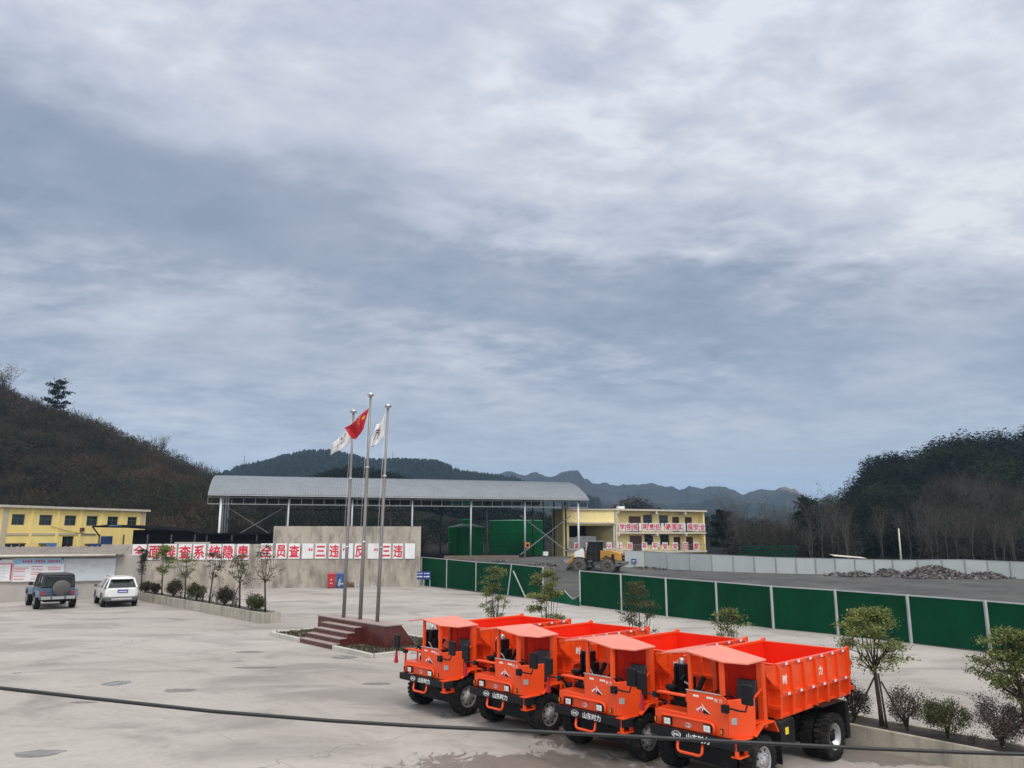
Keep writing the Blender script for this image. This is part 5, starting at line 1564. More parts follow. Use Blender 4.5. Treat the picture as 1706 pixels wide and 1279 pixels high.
def cloth(corners, nu, nv_, wave, seed):
    """corners A (top hoist) B (bottom hoist) C (bottom fly) D (top fly); wave(u,v)->depth offset"""
    A, B, C, Dd = corners
    vs = []
    for i in range(nu + 1):
        u = i / nu
        for j in range(nv_ + 1):
            v = j / nv_
            p = A.lerp(Dd, u).lerp(B.lerp(C, u), v)
            p = p + wave(u, v)
            vs.append(p)
    fs = [(i * (nv_ + 1) + j, (i + 1) * (nv_ + 1) + j, (i + 1) * (nv_ + 1) + j + 1, i * (nv_ + 1) + j + 1) for i in range(nu) for j in range(nv_)]
    return vs, fs
def pole(ub, vb, ut, vt, r_, label):
    b0 = G(ub, vb, PH); tp = D(ut, vt, b0.y)
    t = thing('flagpole', label, 'flagpole', b0)
    d = tp - b0
    b = MB(); b.tube([d * k for k in (0, .33, .335, .66, .665, 1)], [r_, r_ * .95, r_ * .84, r_ * .8, r_ * .68, r_ * .6], 14); b.build('shaft', M['stainless'], t)
    b = MB()
    for k in (.33, .665): b.tube([d * k, d * (k + .008)], r_ * 1.15, 14)
    b.build('collar', M['steel'], t)
    b = MB(); b.lathe([(-.02, r_ * .6), (0, .10), (.05, .14), (.10, .13), (.16, .06), (.17, .001)], 'z', 16, c=d); b.build('finial', M['steel'], t)
    b = MB(); b.box(-.24, -r_ * .9, -.03, .03, 1.3, 1.36); b.box(-.26, -.2, -.05, .05, 1.24, 1.44); b.build('rope_winch', M['galv'], t)
    b = MB(); b.tube([(-.16, 0, 1.4), d * .98 + Vector((-.08, 0, 0))], .006, 4); b.build('rope', M['flagwhite'], t)
    return b0.y, d, b0
zfl = lambda x, y: (540 + x / 9.136, 640 + y / 9.136)
YP1, d1, b1 = pole(572.5, 1028.5, 589, 688, .075, 'leftmost and shortest looking of the three steel flagpoles')
YP2, d2, b2 = pole(600, 1031.5, 617.5, 660, .08, 'tallest middle steel flagpole flying the red flag')
YP3, d3, b3 = pole(628.5, 1035.5, 646.5, 679, .075, 'rightmost steel flagpole with a drooping white flag')
def flag(name, label, Y, cs, m, wamp, seed):
    cor = [D(*zfl(*c), Y) for c in cs]
    base = cor[0]
    t = thing(name, label, 'flag', base)
    cor = [c - base for c in cor]
    ph = seed * 1.7
    def wave(u, v):
        return Vector((0, wamp * math.sin(6.5 * u + 2.2 * v + ph) * (.25 + u) + wamp * .5 * math.sin(11 * u - 3 * v + ph), wamp * .35 * math.sin(5.2 * u + 1.1 + ph * .3) * u + (-.10) * math.sin(math.pi * u) * (1 - v * .6)))
    vs, fs = cloth(cor, 26, 16, wave, seed)
    g = MB(); g.add(vs, fs, smooth=True); o_ = g.build('cloth', M[m], t)
    sl_ = o_.modifiers.new('thick', 'SOLIDIFY'); sl_.thickness = .006
    def at(u, v):
        return cor[0].lerp(cor[3], u).lerp(cor[1].lerp(cor[2], u), v) + wave(u, v) + Vector((0, -.02, 0))
    return t, at
t, at = flag('national_flag', 'red flag with yellow stars blowing left from the middle flagpole', YP2 - .15, [(675, 350), (605, 688), (432, 842), (295, 662)], 'flagred', .15, 1)
def star(at, u, v, r_, t, nm, rot=0):
    g = MB(); pts = []
    for k in range(10):
        a = math.pi / 2 + rot + k * math.pi / 5; q = r_ if k % 2 == 0 else r_ * .42
        pts.append(at(u + q * math.cos(a) * .66, v - q * math.sin(a)))
    g.add([at(u, v)] + pts, [(0, 1 + k, 1 + (k + 1) % 10) for k in range(10)]); g.build(nm, M['flagyellow'], t)
star(at, .17, .30, .14, t, 'large_star')
for (u, v, r_) in ((.33, .12, .3), (.40, .22, .7), (.40, .37, 1.1), (.33, .47, 1.5)): star(at, u, v, .04, t, 'small_star', r_)
t, at = flag('white_flag', 'white flag with a dark roof shaped mark on the rightmost pole', YP3 - .1, [(932, 440), (905, 800), (695, 985), (800, 615)], 'flagwhite', .09, 2)
def strokes(at, segs, w_, t, nm='mark'):
    g = MB()
    for (u0, v0), (u1, v1) in segs:
        n = 5; du, dv = u1 - u0, v1 - v0; ln = math.hypot(du, dv); a_, b_ = -dv / ln * w_, du / ln * w_
        vs = []
        for k in range(n + 1):
            u, v = u0 + du * k / n, v0 + dv * k / n; vs += [at(u + a_, v + b_), at(u - a_, v - b_)]
        g.add(vs, [(2 * k, 2 * k + 1, 2 * k + 3, 2 * k + 2) for k in range(n)])
    g.build(nm, M['flagmark'], t)
strokes(at, [((.45, .36), (.85, .26)), ((.55, .16), (.62, .30)), ((.52, .44), (.80, .36)), ((.58, .42), (.56, .74)), ((.74, .38), (.80, .72)), ((.45, .36), (.50, .60)), ((.85, .28), (.93, .52))], .022, t)
t, at = flag('white_flag', 'white flag with small red writing half hidden behind the red flag', YP1 + .12, [(425, 560), (405, 870), (85, 1088), (112, 918)], 'flagwhite', .08, 3)
strokes(at, [((.34, .1), (.34, .32)), ((.34, .32), (.44, .36)), ((.50, .12), (.48, .34)), ((.50, .14), (.58, .2)), ((.30, .5), (.42, .52)), ((.46, .5), (.46, .62)), ((.52, .52), (.60, .56)), ((.64, .5), (.64, .66)), ((.70, .54), (.78, .56)), ((.30, .62), (.40, .64)), ((.66, .2), (.76, .24))], .016, t)

# =================================================================== PLANTERS AND THEIR PLANTS
def planter(label, p0, p1, w_, h, side):
    """front face p0->p1, bed lies to the 'side' (+1 left of the direction)"""
    e = (p1 - p0).normalized(); nn = Vector((-e.y, e.x, 0)) * side
    L = (p1 - p0).length
    t = thing('planter', label, 'planter', p0, math.atan2(e.y, e.x))
    s = side; th = .10
    def bx(x0, x1, a, c, z0, z1, nm, m, bv=.012):
        b = MB(); b.box(x0, x1, min(a * s, c * s), max(a * s, c * s), z0, z1); return b.build(nm, M[m], t, bevel=bv)
    bx(0, L, 0, th, -.05, h, 'front_wall', 'planter'); bx(0, L, w_ - th, w_, -.05, h, 'back_wall', 'planter')
    bx(0, th, th + .002, w_ - th - .002, -.05, h - .003, 'end_wall', 'planter'); bx(L - th, L, th + .002, w_ - th - .002, -.05, h - .003, 'end_wall', 'planter')
    g = MB(); n = int(L / .25); vs = []
    for i in range(n + 1):
        for j in range(4):
            x, y = th + (L - 2 * th) * i / n, s * (th + (w_ - 2 * th) * j / 3)
            vs.append((x, y, h - .05 + (.06 * mnoise.noise(Vector((x * 1.7, y * 3, L))) + .02 if 0 < j < 3 else 0)))
    g.add(vs, [(i * 4 + j, i * 4 + 4 + j, i * 4 + 5 + j, i * 4 + 1 + j) for i in range(n) for j in range(3)], smooth=True); g.build('soil', M['soil'], t)
    return t, e, nn
def hit(u, p0, e, z):
    d = ray(u, 1000); k = d.x / d.y
    t = (k * p0.y - p0.x) / (e.x - k * e.y)
    q = p0 + e * t; return Vector((q.x, q.y, z))

LP0, LP1 = G(436.5, 1039), Vector((-25.0, 52.9, 0))
tl, le, ln_ = planter('long low concrete planter running from the notice wall towards the flag podium', LP0, LP1, .95, .5, -1)
lc = LP0 + ln_ * .47
def top_h(q, v): return D(853, v, q.y).z - q.z
LT = [(234.5, 912, .45, 620, .055, DARKG, 'dark narrow planter tree at the far end behind the white car', .12, 3),
      (269, 905, .85, 1500, .058, OLIVE, 'leafiest olive green planter tree covering the boards 面 and 排', .15, 4),
      (307.5, 918, .95, 560, .05, OLIVE + DULL, 'sparse reddish green planter tree below the board 查', .16, 5),
      (348.6, 915, .85, 380, .055, DARKG + DULL, 'thin planter tree with bare forked trunk below the board 统', .15, 6),
      (399.5, 918, .75, 430, .055, OLIVE[1:2] + DULL, 'propped planter tree with small crown below the board 患', .14, 7),
      (443, 902, 1.0, 330, .05, DULL, 'tall nearly bare planter tree at the near end of the long planter', .2, 8)]
for (u, vt, sp, n, ls, cols, lab, lsp, sd_) in LT:
    q = hit(u, lc, le, .45); h = top_h(q, vt)
    plant('planter_tree', lab, 'tree', q, clump_tree(h, h * .46, sp * .78, 30, int(n / 9), ls * .85, cols, .045, sd_ + 100, pad=.20, low=.35), sd_, 'trees in the long left planter')
MUTED = [(0.088, 0.096, 0.042), (0.105, 0.105, 0.050), (0.062, 0.072, 0.036)]
LBs = [(242, 976, 24, 15, REDBR, 'brownish bush at the far end of the long planter'), (257, 978, 17, 15, REDBR, 'red brown bush between the first two planter trees'), (288.7, 977, 26, 25, REDBR, 'rounded brown bush right of the leafiest planter tree'), (327, 983, 28, 24, MUTED, 'green trimmed bush between 查 and 统 trees'), (374, 990, 27, 25, REDBR, 'brown trimmed bush left of the propped tree'), (426.5, 1003, 28, 24, MUTED[:2] + OLIVE[3:], 'round bright olive bush at the near end of the long planter')]
for i, (u, vc, wp, hp_, cols, lab) in enumerate(LBs):
    q = hit(u, lc, le, .46); sc_ = q.y / FPX; h = top_h(q, vc - hp_ / 2)
    plant('trimmed_bush', lab, 'bush', q, bush(wp * sc_, h, 1500, .05, cols, i + 20, lump=.17), i, 'bushes in the long left planter', 'stems', 'foliage')
for i, u in enumerate((300, 313, 338, 352, 362, 388, 393, 415, 420)):
    q = hit(u, lc + ln_ * (.2 if i % 2 else -.2), le, .46)
    plant('twiggy_shrub', 'thin twiggy shrub among the bushes of the long planter', 'shrub', q, bush(.5, .75 + .1 * (i % 3), 110, .035, DULL + PURPLE, i + 60, lump=.3, stems=9), i, 'thin shrubs in the long left planter', 'stems', 'foliage')
def stake(q, dx_, dy_, h, lab, grp):
    b = MB(); b.tube([(dx_, dy_, -.05), (dx_ * .1, dy_ * .1, h)], [.022, .018], 6)
    o_ = b.build('support_stake', M['bark']); o_.location = q; tag(o_, lab, 'stake', grp)
q = hit(399.5, lc, le, .46)
stake(q, -.55, .2, 1.25, 'wooden stake leaning from the left against the propped planter tree', 'stakes of the propped planter tree'); stake(q, .1, -.4, 1.2, 'wooden stake leaning from the front against the propped planter tree', 'stakes of the propped planter tree')
q = hit(269, lc, le, .46); stake(q, -.45, .1, 1.1, 'wooden stake leaning against the leafiest planter tree', 'stakes of the propped planter tree')

RP0, RP1 = Vector((13.6, 8.5, 0)), Vector((-2.2, 27.95, 0))
RPb = Vector((6.62, 17.08, 0)); rdv = Vector((-.631, .776, 0)); rnv = Vector((.776, .631, 0))
RP0 = RPb - rdv * 10; RP1 = RPb + rdv * 13.2
tr_, re_, rn_ = planter('long concrete planter behind the trucks and along the right edge', RP0, RP1, .95, .42, -1)
rc = RPb + rnv * .48
MUTED2 = [(0.085, 0.10, 0.044), (0.12, 0.13, 0.06), (0.06, 0.075, 0.036)]
RT = [(822, 938, .58, 900, .034, OLIVE[1:] + DARKG[1:2], 'bushy many stemmed young tree behind the first truck', 9, .22, 5, .20, 'm'),
      (908, 942, .68, 1300, .036, OLIVE + DULL[1:2], 'pale leaved multi stem tree in front of the fence gap', 10, .25, 5, .18, 'm'),
      (1060, 962, .56, 600, .030, MUTED2, 'dull green young tree between the second and third truck beds', 11, .25, 6, .2, 'm'),
      (1212, 1008, .52, 480, .032, OLIVE[1:] + DARKG[1:2], 'low sparse young tree above the fourth truck bed', 12, .3, 6, .2, 'm')]
for (u, vt, sp, n, ls, cols, lab, sd_, th_, nb, lsp, _) in RT:
    q = hit(u, rc, re_, .40); h = top_h(q, vt)
    plant('young_tree', lab, 'tree', q, clump_tree(h, h * th_, sp * .95, 42, int(n / 8), ls * .95, cols, .03, sd_ + 200, pad=.14, low=.22), sd_, 'trees in the planter behind the trucks')
q = hit(1452, rc, re_, .40); h = top_h(q, 1006)
big1 = clump_tree(h, h * .50, .66, 62, 170, .028, OLIVE, .040, 301, pad=.155, low=.18)
plant('planter_tree', 'olive green tree with a staked trunk right behind the fourth truck', 'tree', q, big1, .6, 'trees in the planter behind the trucks')
stake(q, -.52, .25, .95, 'wooden stake leaning left of the olive green tree behind truck four', 'stakes of the right trees'); stake(q, .38, -.32, .85, 'wooden stake leaning right of the olive green tree behind truck four', 'stakes of the right trees'); stake(q, .05, -.1, 1.0, 'thick wooden stake standing against the olive green tree trunk', 'stakes of the right trees')
q = hit(1690, rc, re_, .40); h = top_h(q, 1042)
big2 = clump_tree(h, h * .46, .72, 84, 190, .027, OLIVE + OLIVE[3:] + DARKG[1:2], .045, 302, pad=.155, low=.25)
plant('planter_tree', 'dense dark green tree at the right edge of the picture', 'tree', q, big2, 2.2, 'trees in the planter behind the trucks')
stake(q, .4, -.1, 1.0, 'dark stake leaning against the dense tree at the right edge', 'stakes of the right trees')
RB = [(1408, 1165, 60, 70, PURPLE + DARKG, 'dark purple bush behind the rear wheel of the fourth truck', 1700), (1492, 1180, 66, 74, PURPLE + DULL, 'open twiggy purple grey bush right of the staked tree', 1300), (1556, 1192, 70, 66, MUTED + OLIVE[3:], 'olive green bush between the two purple bushes', 2600), (1643, 1198, 92, 80, PURPLE + PURPLE + DULL, 'broad purple bush left of the dense tree at the right edge', 2600)]
for i, (u, vc, wp, hp_, cols, lab, n) in enumerate(RB):
    q = hit(u, rc, re_, .40); sc_ = q.y / FPX; h = top_h(q, vc - hp_ / 2)
    plant('leafy_bush', lab, 'bush', q, bush(wp * sc_, h, int(n * 1.6), .017, cols, i + 40, lump=.15, stems=12, aspect=.6), i, 'bushes in the planter behind the trucks', 'stems', 'foliage')
q = hit(1596, rc - rnv * .1, re_, .40)
plant('seedling', 'tiny dry seedling between the olive and the broad purple bush', 'plant', q, bush(.26, .2, 60, .022, DULL, 77, lump=.35, stems=4), 0, None, 'stems', 'foliage')

# =================================================================== ORANGE DUMP TRUCKS
LIFT = .157
OFF = (2.2, 0, LIFT)
def truck_text(name, body, size, m, parent, loc, rot, d, b):
    return text_mesh(name, body, size, m, parent, (loc[0], loc[1], loc[2] + LIFT), rot, d, b)
def TB(): return MB(OFF)
tk = thing('dump_truck', 'orange open cab mining dump truck nearest the viewer, rightmost in the row', 'truck', (0, 0, 0), 0, 'orange mining trucks parked in a row')
def tp(name, b, m, par=None, bevel=.008): return b.build(name, M[m] if isinstance(m, str) else m, par or tk, bevel=bevel)
# chassis
b = TB()
for s in (-1, 1): b.box(-4.35, -.15, s * .38 - .05, s * .38 + .05, .50, .66)
for x in (-.3, -1.4, -2.4, -3.2, -4.2): b.box(x - .06, x + .06, -.329, .329, .51, .65)
b.tube([(-.75, -.75, .28), (-.75, .75, .28)], .06, 8); b.tube([(-3.35, -.6, .28), (-3.35, .6, .28)], .09, 8)
b.lathe([(-.26, .08), (-.2, .2), (.2, .2), (.26, .08)], 'y', 14, c=(-3.35, 0, .28)); b.tube([(-1.4, 0, .5), (-3.2, 0, .32)], .05, 8)
b.box(-2.0, -1.0, -.28, .28, .3, .62); b.box(-1.25, -.3, -.30, .3, .42, .95); b.box(-1.25, -.45, -.62, .62, .12, .66); b.box(-2.9, -1.3, -.34, .34, .16, .60); b.box(-3.8, -2.95, -.48, .48, .14, .62)
for s in (-1, 1):
    b.bar((-.4, s * .45, .5), (-1.4, s * .45, .5), .07, .05); b.bar((-2.8, s * .45, .52), (-3.9, s * .45, .52), .08, .09)
tp('chassis', b, 'blackm')
# bumper
b = TB(); b.prism([(0, -.92), (0, .90), (-.22, 1.0), (-.30, 1.0), (-.30, .9), (-.1, .86), (-.1, -.86), (-.3, -.92)], .55, .71, 'z')
bp = tp('bumper', b, 'black', bevel=.01)
fr = (R(90), 0, R(90))
truck_text('lettering', '山东时力', .125, M['white'], bp, (2.2 + .003, .13, .63), fr, .001, .003)
b = TB(); b.lathe([(0, .1)] * 0 + [(-.001, .088), (.004, .088), (.004, .100), (-.001, .100)], 'x', 28, c=(0, -.33, .63))
lg = b.build('oval_badge', M['white'], bp); 
for v_ in lg.data.vertices:
    v_.co.z = .63 + LIFT + (v_.co.z - .63 - LIFT) * .58
truck_text('badge_letters', 'SHILI', .062, M['white'], bp, (2.2 + .003, -.33, .63), fr, .001, .002)
# front body: low nose on the right half, cab box on the left half, chamfered corner
b = TB()
nose = [(-.1, -.87), (-.1, -.15), (-.52, -.15), (-.52, -.87)]
b.prism(nose, .712, 1.0, 'z')
tp('nose', b, 'orange', bevel=.015)
b = TB()
outer = [(-.1, -.148), (-.1, .70), (-.60, .96), (-.98, .96)]
inner = [(-.98, .92), (-.60, .92), (-.13, .67), (-.13, -.148)]
def pil(out, z0, z1): b.prism(out, z0, z1, 'z')
# front wall, chamfer door panel
b.add([(-.1, -.148, .712), (-.1, .70, .712), (-.1, .70, 1.345), (-.1, .62, 1.40), (-.1, -.148, 1.40), (-.14, -.148, .712), (-.14, .68, .712), (-.14, .68, 1.345), (-.14, .60, 1.40), (-.14, -.148, 1.40)],
      [(0, 1, 2, 3, 4), (9, 8, 7, 6, 5), (0, 5, 6, 1), (1, 6, 7, 2), (2, 7, 8, 3), (3, 8, 9, 4), (4, 9, 5, 0)])
b.add([(-.1, .702, .712), (-.58, .955, .712), (-.60, .955, 1.36), (-.1, .702, 1.345), (-.14, .684, .712), (-.59, .915, .712), (-.61, .915, 1.36), (-.14, .684, 1.345)],
      [(0, 1, 2, 3), (7, 6, 5, 4), (0, 4, 5, 1), (1, 5, 6, 2), (2, 6, 7, 3), (3, 7, 4, 0)])
b.box(-1.02, -.141, -.148, .68, .72, .80)          # floor
b.box(-.141 - .8, -.141, -.148, -.11, .803, 1.3)   # inner side
cabp = tp('cab_panel', b, 'orange', bevel=.012)
b = TB(); b.box(-.145, -.09, -.16, .6, 1.402, 1.418); tp('panel_edge', b, 'galv')
# emblem and plates on the front panel
b = TB(); b.add([(-.095, .16, 1.23), (-.095, .25, 1.14), (-.095, .36, 1.06), (-.095, .24, 1.09)], [(0, 1, 2, 3)]); b.add([(-.095, .05, 1.10), (-.095, .17, 1.17), (-.095, .22, 1.10), (-.095, .10, 1.07)], [(0, 1, 2, 3)]); b.build('white_wing', M['white'], cabp)
b = TB(); b.add([(-.094, .21, 1.13), (-.094, .30, 1.085), (-.094, .345, 1.045), (-.094, .19, 1.06)], [(0, 1, 2, 3)]); b.build('dark_wing', M['black'], cabp)
b = TB(); b.add([(-.093, .09, 1.085), (-.093, .17, 1.15), (-.093, .19, 1.10), (-.093, .12, 1.06)], [(0, 1, 2, 3)]); b.build('red_wing', M['postred'], cabp)
for ya_, yb_ in ((.0, .12), (.28, .42)):
    b = TB(); b.box(-.104, -.099, ya_, yb_, 1.315, 1.35); b.build('white_plate', M['white'], cabp)
truck_text('panel_lettering', '时 力', .07, M['white'], cabp, (2.2 - .096, .52, 1.31), fr, .001, .001)
ch = math.atan2(.253, -.48) - R(90)
b = TB(); Mx = Matrix.Translation((-.20, .757, .99)) @ Matrix.Rotation(math.atan2(.253, -.48), 4, 'Z'); b.box(-.055, .055, -.006, .006, -.055, .055, M=Mx); b.build('grey_plate', M['galv'], cabp)
b = TB(); b.lathe([(-.096, .001), (-.094, .07)], 'x', 24, c=(0, -.13, .80)); e_ = b.build('nose_badge', M['white'], tk)
for v_ in e_.data.vertices: v_.co.z = .80 + LIFT + (v_.co.z - .80 - LIFT) * .6
truck_text('badge_letters', '时力', .06, M['redsign'], e_, (2.2 - .093, -.13, .80), fr, .001, .003)
# tubes: guard over lamps, grab rail, tow hook
def arcpts(p, q, r, n=5): return [p, q]
b = TB(); b.tube([(-.07, -.72, .73), (-.07, -.72, .87), (-.07, -.69, .905), (-.07, -.64, .92), (-.07, .34, .92), (-.07, .40, .90), (-.07, .43, .86), (-.07, .43, .73)], .026, 10); tp('lamp_guard', b, 'orange', bevel=0)
b = TB(); b.tube([(-.12, -.83, 1.0), (-.12, -.83, 1.25), (-.12, -.80, 1.285), (-.12, -.75, 1.295), (-.12, -.15, 1.295)], .028, 10); b.box(-.135, -.105, -.17, -.15, 1.2, 1.3); b.tube([(-.5, -.83, 1.0), (-.5, -.83, 1.25), (-.12, -.83, 1.25)], .026, 8); tp('grab_rail', b, 'orange', bevel=0)
b = TB(); b.tube([(-.06, -.33, .56), (-.02, -.33, .40), (-.01, -.30, .36), (-.01, -.26, .345), (-.01, .12, .345), (-.01, .16, .36), (-.02, .19, .40), (-.06, .19, .56)], .026, 10); tp('tow_loop', b, 'orange', bevel=0)
for y in (-.56, .29):
    b = TB(); b.box(-.099, -.055, y - .085, y + .085, .745, .88); h_ = tp('headlight', b, 'blackm', bevel=.01)
    b = TB(); b.box(-.056, -.045, y - .068, y + .068, .76, .866); tp('lens', b, 'lens', h_, .006)
    b = TB()
    for k in (-.02, .02): b.box(-.0448, -.043, y + k - .003, y + k + .003, .76, .866)
    b.box(-.0448, -.043, y - .068, y + .068, .811, .815); tp('lens_grid', b, 'galv', h_, 0)
for y in (-.84, .57):
    b = TB(); b.box(-.099, -.075, y - .025, y + .025, .755, .85); h_ = tp('indicator', b, 'blackm', bevel=.004)
    b = TB(); b.box(-.076, -.068, y - .016, y + .016, .765, .84); tp('amber_lens', b, 'amber', h_, .003)
# pillars and roof
for nm, x, y, z0, z1, w_ in (('pillar', -.13, -.06, 1.405, 2.07, .065), ('pillar', -.13, .60, 1.405, 1.985, .075), ('pillar', -.98, -.08, .80, 2.06, .09), ('pillar', -.96, .885, .80, 1.955, .12)):
    b = TB(); b.box(x - w_ * .5, x + w_ * .5, y - w_ * .5, y + w_ * .5, z0, z1); tp(nm, b, 'orange')
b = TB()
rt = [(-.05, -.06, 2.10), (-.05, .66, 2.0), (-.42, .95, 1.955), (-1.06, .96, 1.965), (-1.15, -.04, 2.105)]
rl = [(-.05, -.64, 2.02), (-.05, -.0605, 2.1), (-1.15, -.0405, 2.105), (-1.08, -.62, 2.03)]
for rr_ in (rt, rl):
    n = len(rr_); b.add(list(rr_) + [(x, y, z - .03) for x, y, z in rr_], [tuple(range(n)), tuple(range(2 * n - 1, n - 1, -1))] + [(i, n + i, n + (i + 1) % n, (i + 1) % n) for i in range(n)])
tp('cab_roof', b, 'orange_sky_sheen', bevel=.006)
b = TB(); b.box(-1.04, -1.0, -.03, .84, .803, 1.96); 
for k in range(5): b.box(-1.0 + .001, -.985, -.02 + .2 * k, .0 + .2 * k, .85, 1.94)
tp('cab_rear_panel', b, 'orange_in')
b = TB()
for k in range(11):
    y0_ = -.02 + .08 * k
    b.bar((-.982, y0_, 1.3), (-.982, min(.85, y0_ + .55), 1.3 + min(.55, .85 - y0_)), .007); b.bar((-.980, y0_, 1.85), (-.980, min(.85, y0_ + .55), 1.85 - min(.55, .85 - y0_)), .007)
tp('rear_mesh', b, 'orange_in', bevel=0)
# cab fittings
b = TB(); b.box(-.82, -.45, .44, .84, .95, 1.06); Mx = Matrix.Translation((-.86, .64, 1.32)) @ Matrix.Rotation(R(-12), 4, 'Y'); b.box(-.05, .05, -.2, .2, -.28, .28, M=Mx); b.box(-.75, -.5, .52, .74, .803, .949); tp('seat', b, 'seat', bevel=.03)
b = TB(); pts = []
for k in range(21):
    a = 2 * math.pi * k / 20; pts.append(Vector((-.36 + .17 * math.cos(a) * .75, .50 + .17 * math.sin(a), 1.36 + .17 * math.cos(a) * .62)))
b.tube(pts, .014, 6, cap=False); b.bar((-.36, .5, 1.36), (-.2, .5, 1.0), .04); b.bar((-.36, .34, 1.36), (-.36, .66, 1.36), .02); tp('steering_wheel', b, 'blackm', bevel=0)
b = TB(); b.box(-.30, -.15, -.08, .62, 1.02, 1.30); b.tube([(-.5, .18, .8), (-.52, .16, 1.25)], .012, 6); b.lathe([(0, .03), (.05, .02)], 'z', 8, c=(-.52, .16, 1.25)); tp('dashboard', b, 'blackm')
# engine bay on the right
b = TB(); b.box(-1.2, -.54, -.80, -.16, .75, 1.08); b.box(-1.1, -.62, -.72, -.25, 1.08, 1.22); b.tube([(-.7, -.6, 1.1), (-.9, -.4, 1.3), (-1.0, -.35, 1.5)], .05, 8)
rd = random.Random(9)
for _ in range(16):
    x, y = rd.uniform(-1.1, -.6), rd.uniform(-.8, -.2); b.bar((x, y, 1.05), (x + rd.uniform(-.2, .2), y + rd.uniform(-.2, .2), rd.uniform(1.15, 1.38)), rd.uniform(.02, .05))
tp('engine', b, 'blackm')
b = TB(); b.box(-1.08, -.84, -.93, -.70, 1.0, 1.70); b.box(-1.04, -.86, -.68, -.56, 1.0, 1.48); b.tube([(-.81, -.88, 1.15), (-.81, -.88, 1.66)], .03, 8); b.tube([(-.80, -.74, 1.3), (-.72, -.68, 1.45), (-.80, -.64, 1.52)], .022, 8); af = tp('air_filter', b, 'black', bevel=.03)
b = TB(); b.lathe([(1.70, .05), (1.80, .05), (1.81, .001)], 'z', 14, c=(-.95, -.81, 0)); tp('filter_cap', b, 'steel', af, 0)
b = TB(); b.lathe([(1.1, .06), (1.22, .06), (1.23, .12), (1.29, .12), (1.31, .05), (1.312, .001)], 'z', 16, c=(-.62, -.84, .04)); tp('intake_cap', b, 'blackm', bevel=0)
b = TB(); b.tube([(-.7, -.35, 1.15), (-.62, -.45, 1.4), (-.66, -.56, 1.42)], .018, 6); b.box(-.62, -.56, -.22, -.16, 1.12, 1.2); tp('fuel_line', b, 'galv', bevel=0)
# mirrors
for s, (x, y, z) in ((1, (-.10, 1.10, 1.49)), (-1, (-.02, -1.10, 1.45))):
    b = TB(); b.box(x - .03, x + .035, y - .115, y + .115, z - .17, z + .17); mr = tp('mirror', b, 'black', bevel=.03)
    b = TB(); b.box(x - .038, x - .031, y - .095, y + .095, z - .15, z + .15); tp('mirror_glass', b, 'glass', mr, 0)
    b = TB()
    if s > 0: b.box(-.1, -.02, .62, .74, 1.14, 1.27); b.tube([(-.05, .7, 1.2), (-.02, .78, 1.235), (-.03, .95, 1.22), (-.05, 1.08, 1.22), (-.08, 1.1, 1.32)], .017, 8)
    else: b.tube([(-.12, -.83, 1.22), (-.04, -.98, 1.24), (-.02, -1.09, 1.22), (-.02, -1.1, 1.3)], .018, 8); b.box(-.17, -.08, -.9, -.8, 1.18, 1.28)
    tp('mirror_arm', b, 'black', bevel=0)
# step, fender, tank
b = TB()
b.bar((-.04, .88, .715), (-.04, .88, .45), .04, .08); b.bar((-.29, .90, .715), (-.29, .90, .45), .04, .08); b.box(-.32, -.01, .78, .95, .435, .46); b.box(-.48, .0, .76, .95, .70, .72); tp('step', b, 'orange', bevel=.004)
for s in (1, -1):
    b = TB(); lo, hi = sorted((s * .66, s * 1.0))
    b.prism([(-.50, .74), (-.78, .90), (-1.16, .90), (-1.30, .70), (-1.27, .68), (-1.14, .875), (-.79, .875), (-.51, .715)], lo, hi, 'y'); tp('front_fender', b, 'orange', bevel=.004)
    b = TB(); b.box(-1.36, -1.34, lo, hi, .12, .72); b.prism([(-.52, .70), (-.79, .872), (-1.13, .872), (-1.28, .68)], *sorted((s * .64, s * .655)), 'y'); tp('mudflap', b, 'blackm')
b = TB(); b.box(-2.0, -1.4, .50, .95, .32, .84); ft = tp('fuel_tank', b, 'blackm', bevel=.05)
b = TB(); b.box(-1.72, -1.60, .951, .956, .58, .70); tp('sticker', b, 'sticker', ft, 0)
b = TB(); b.lathe([(.84, .06), (.89, .06), (.90, .001)], 'z', 12, c=(-1.6, .8, 0)); tp('filler_cap', b, 'steel', ft, 0)
b = TB(); b.box(-2.0, -1.4, -.95, -.5, .35, .80); tp('battery_box', b, 'blackm', bevel=.02)
b = TB(); b.box(-.92, -.62, .80, .93, .905, .93); b.bar((-.62, .94, 1.36), (-.95, .90, 1.47), .03); tp('entry_step', b, 'orange', bevel=.003)
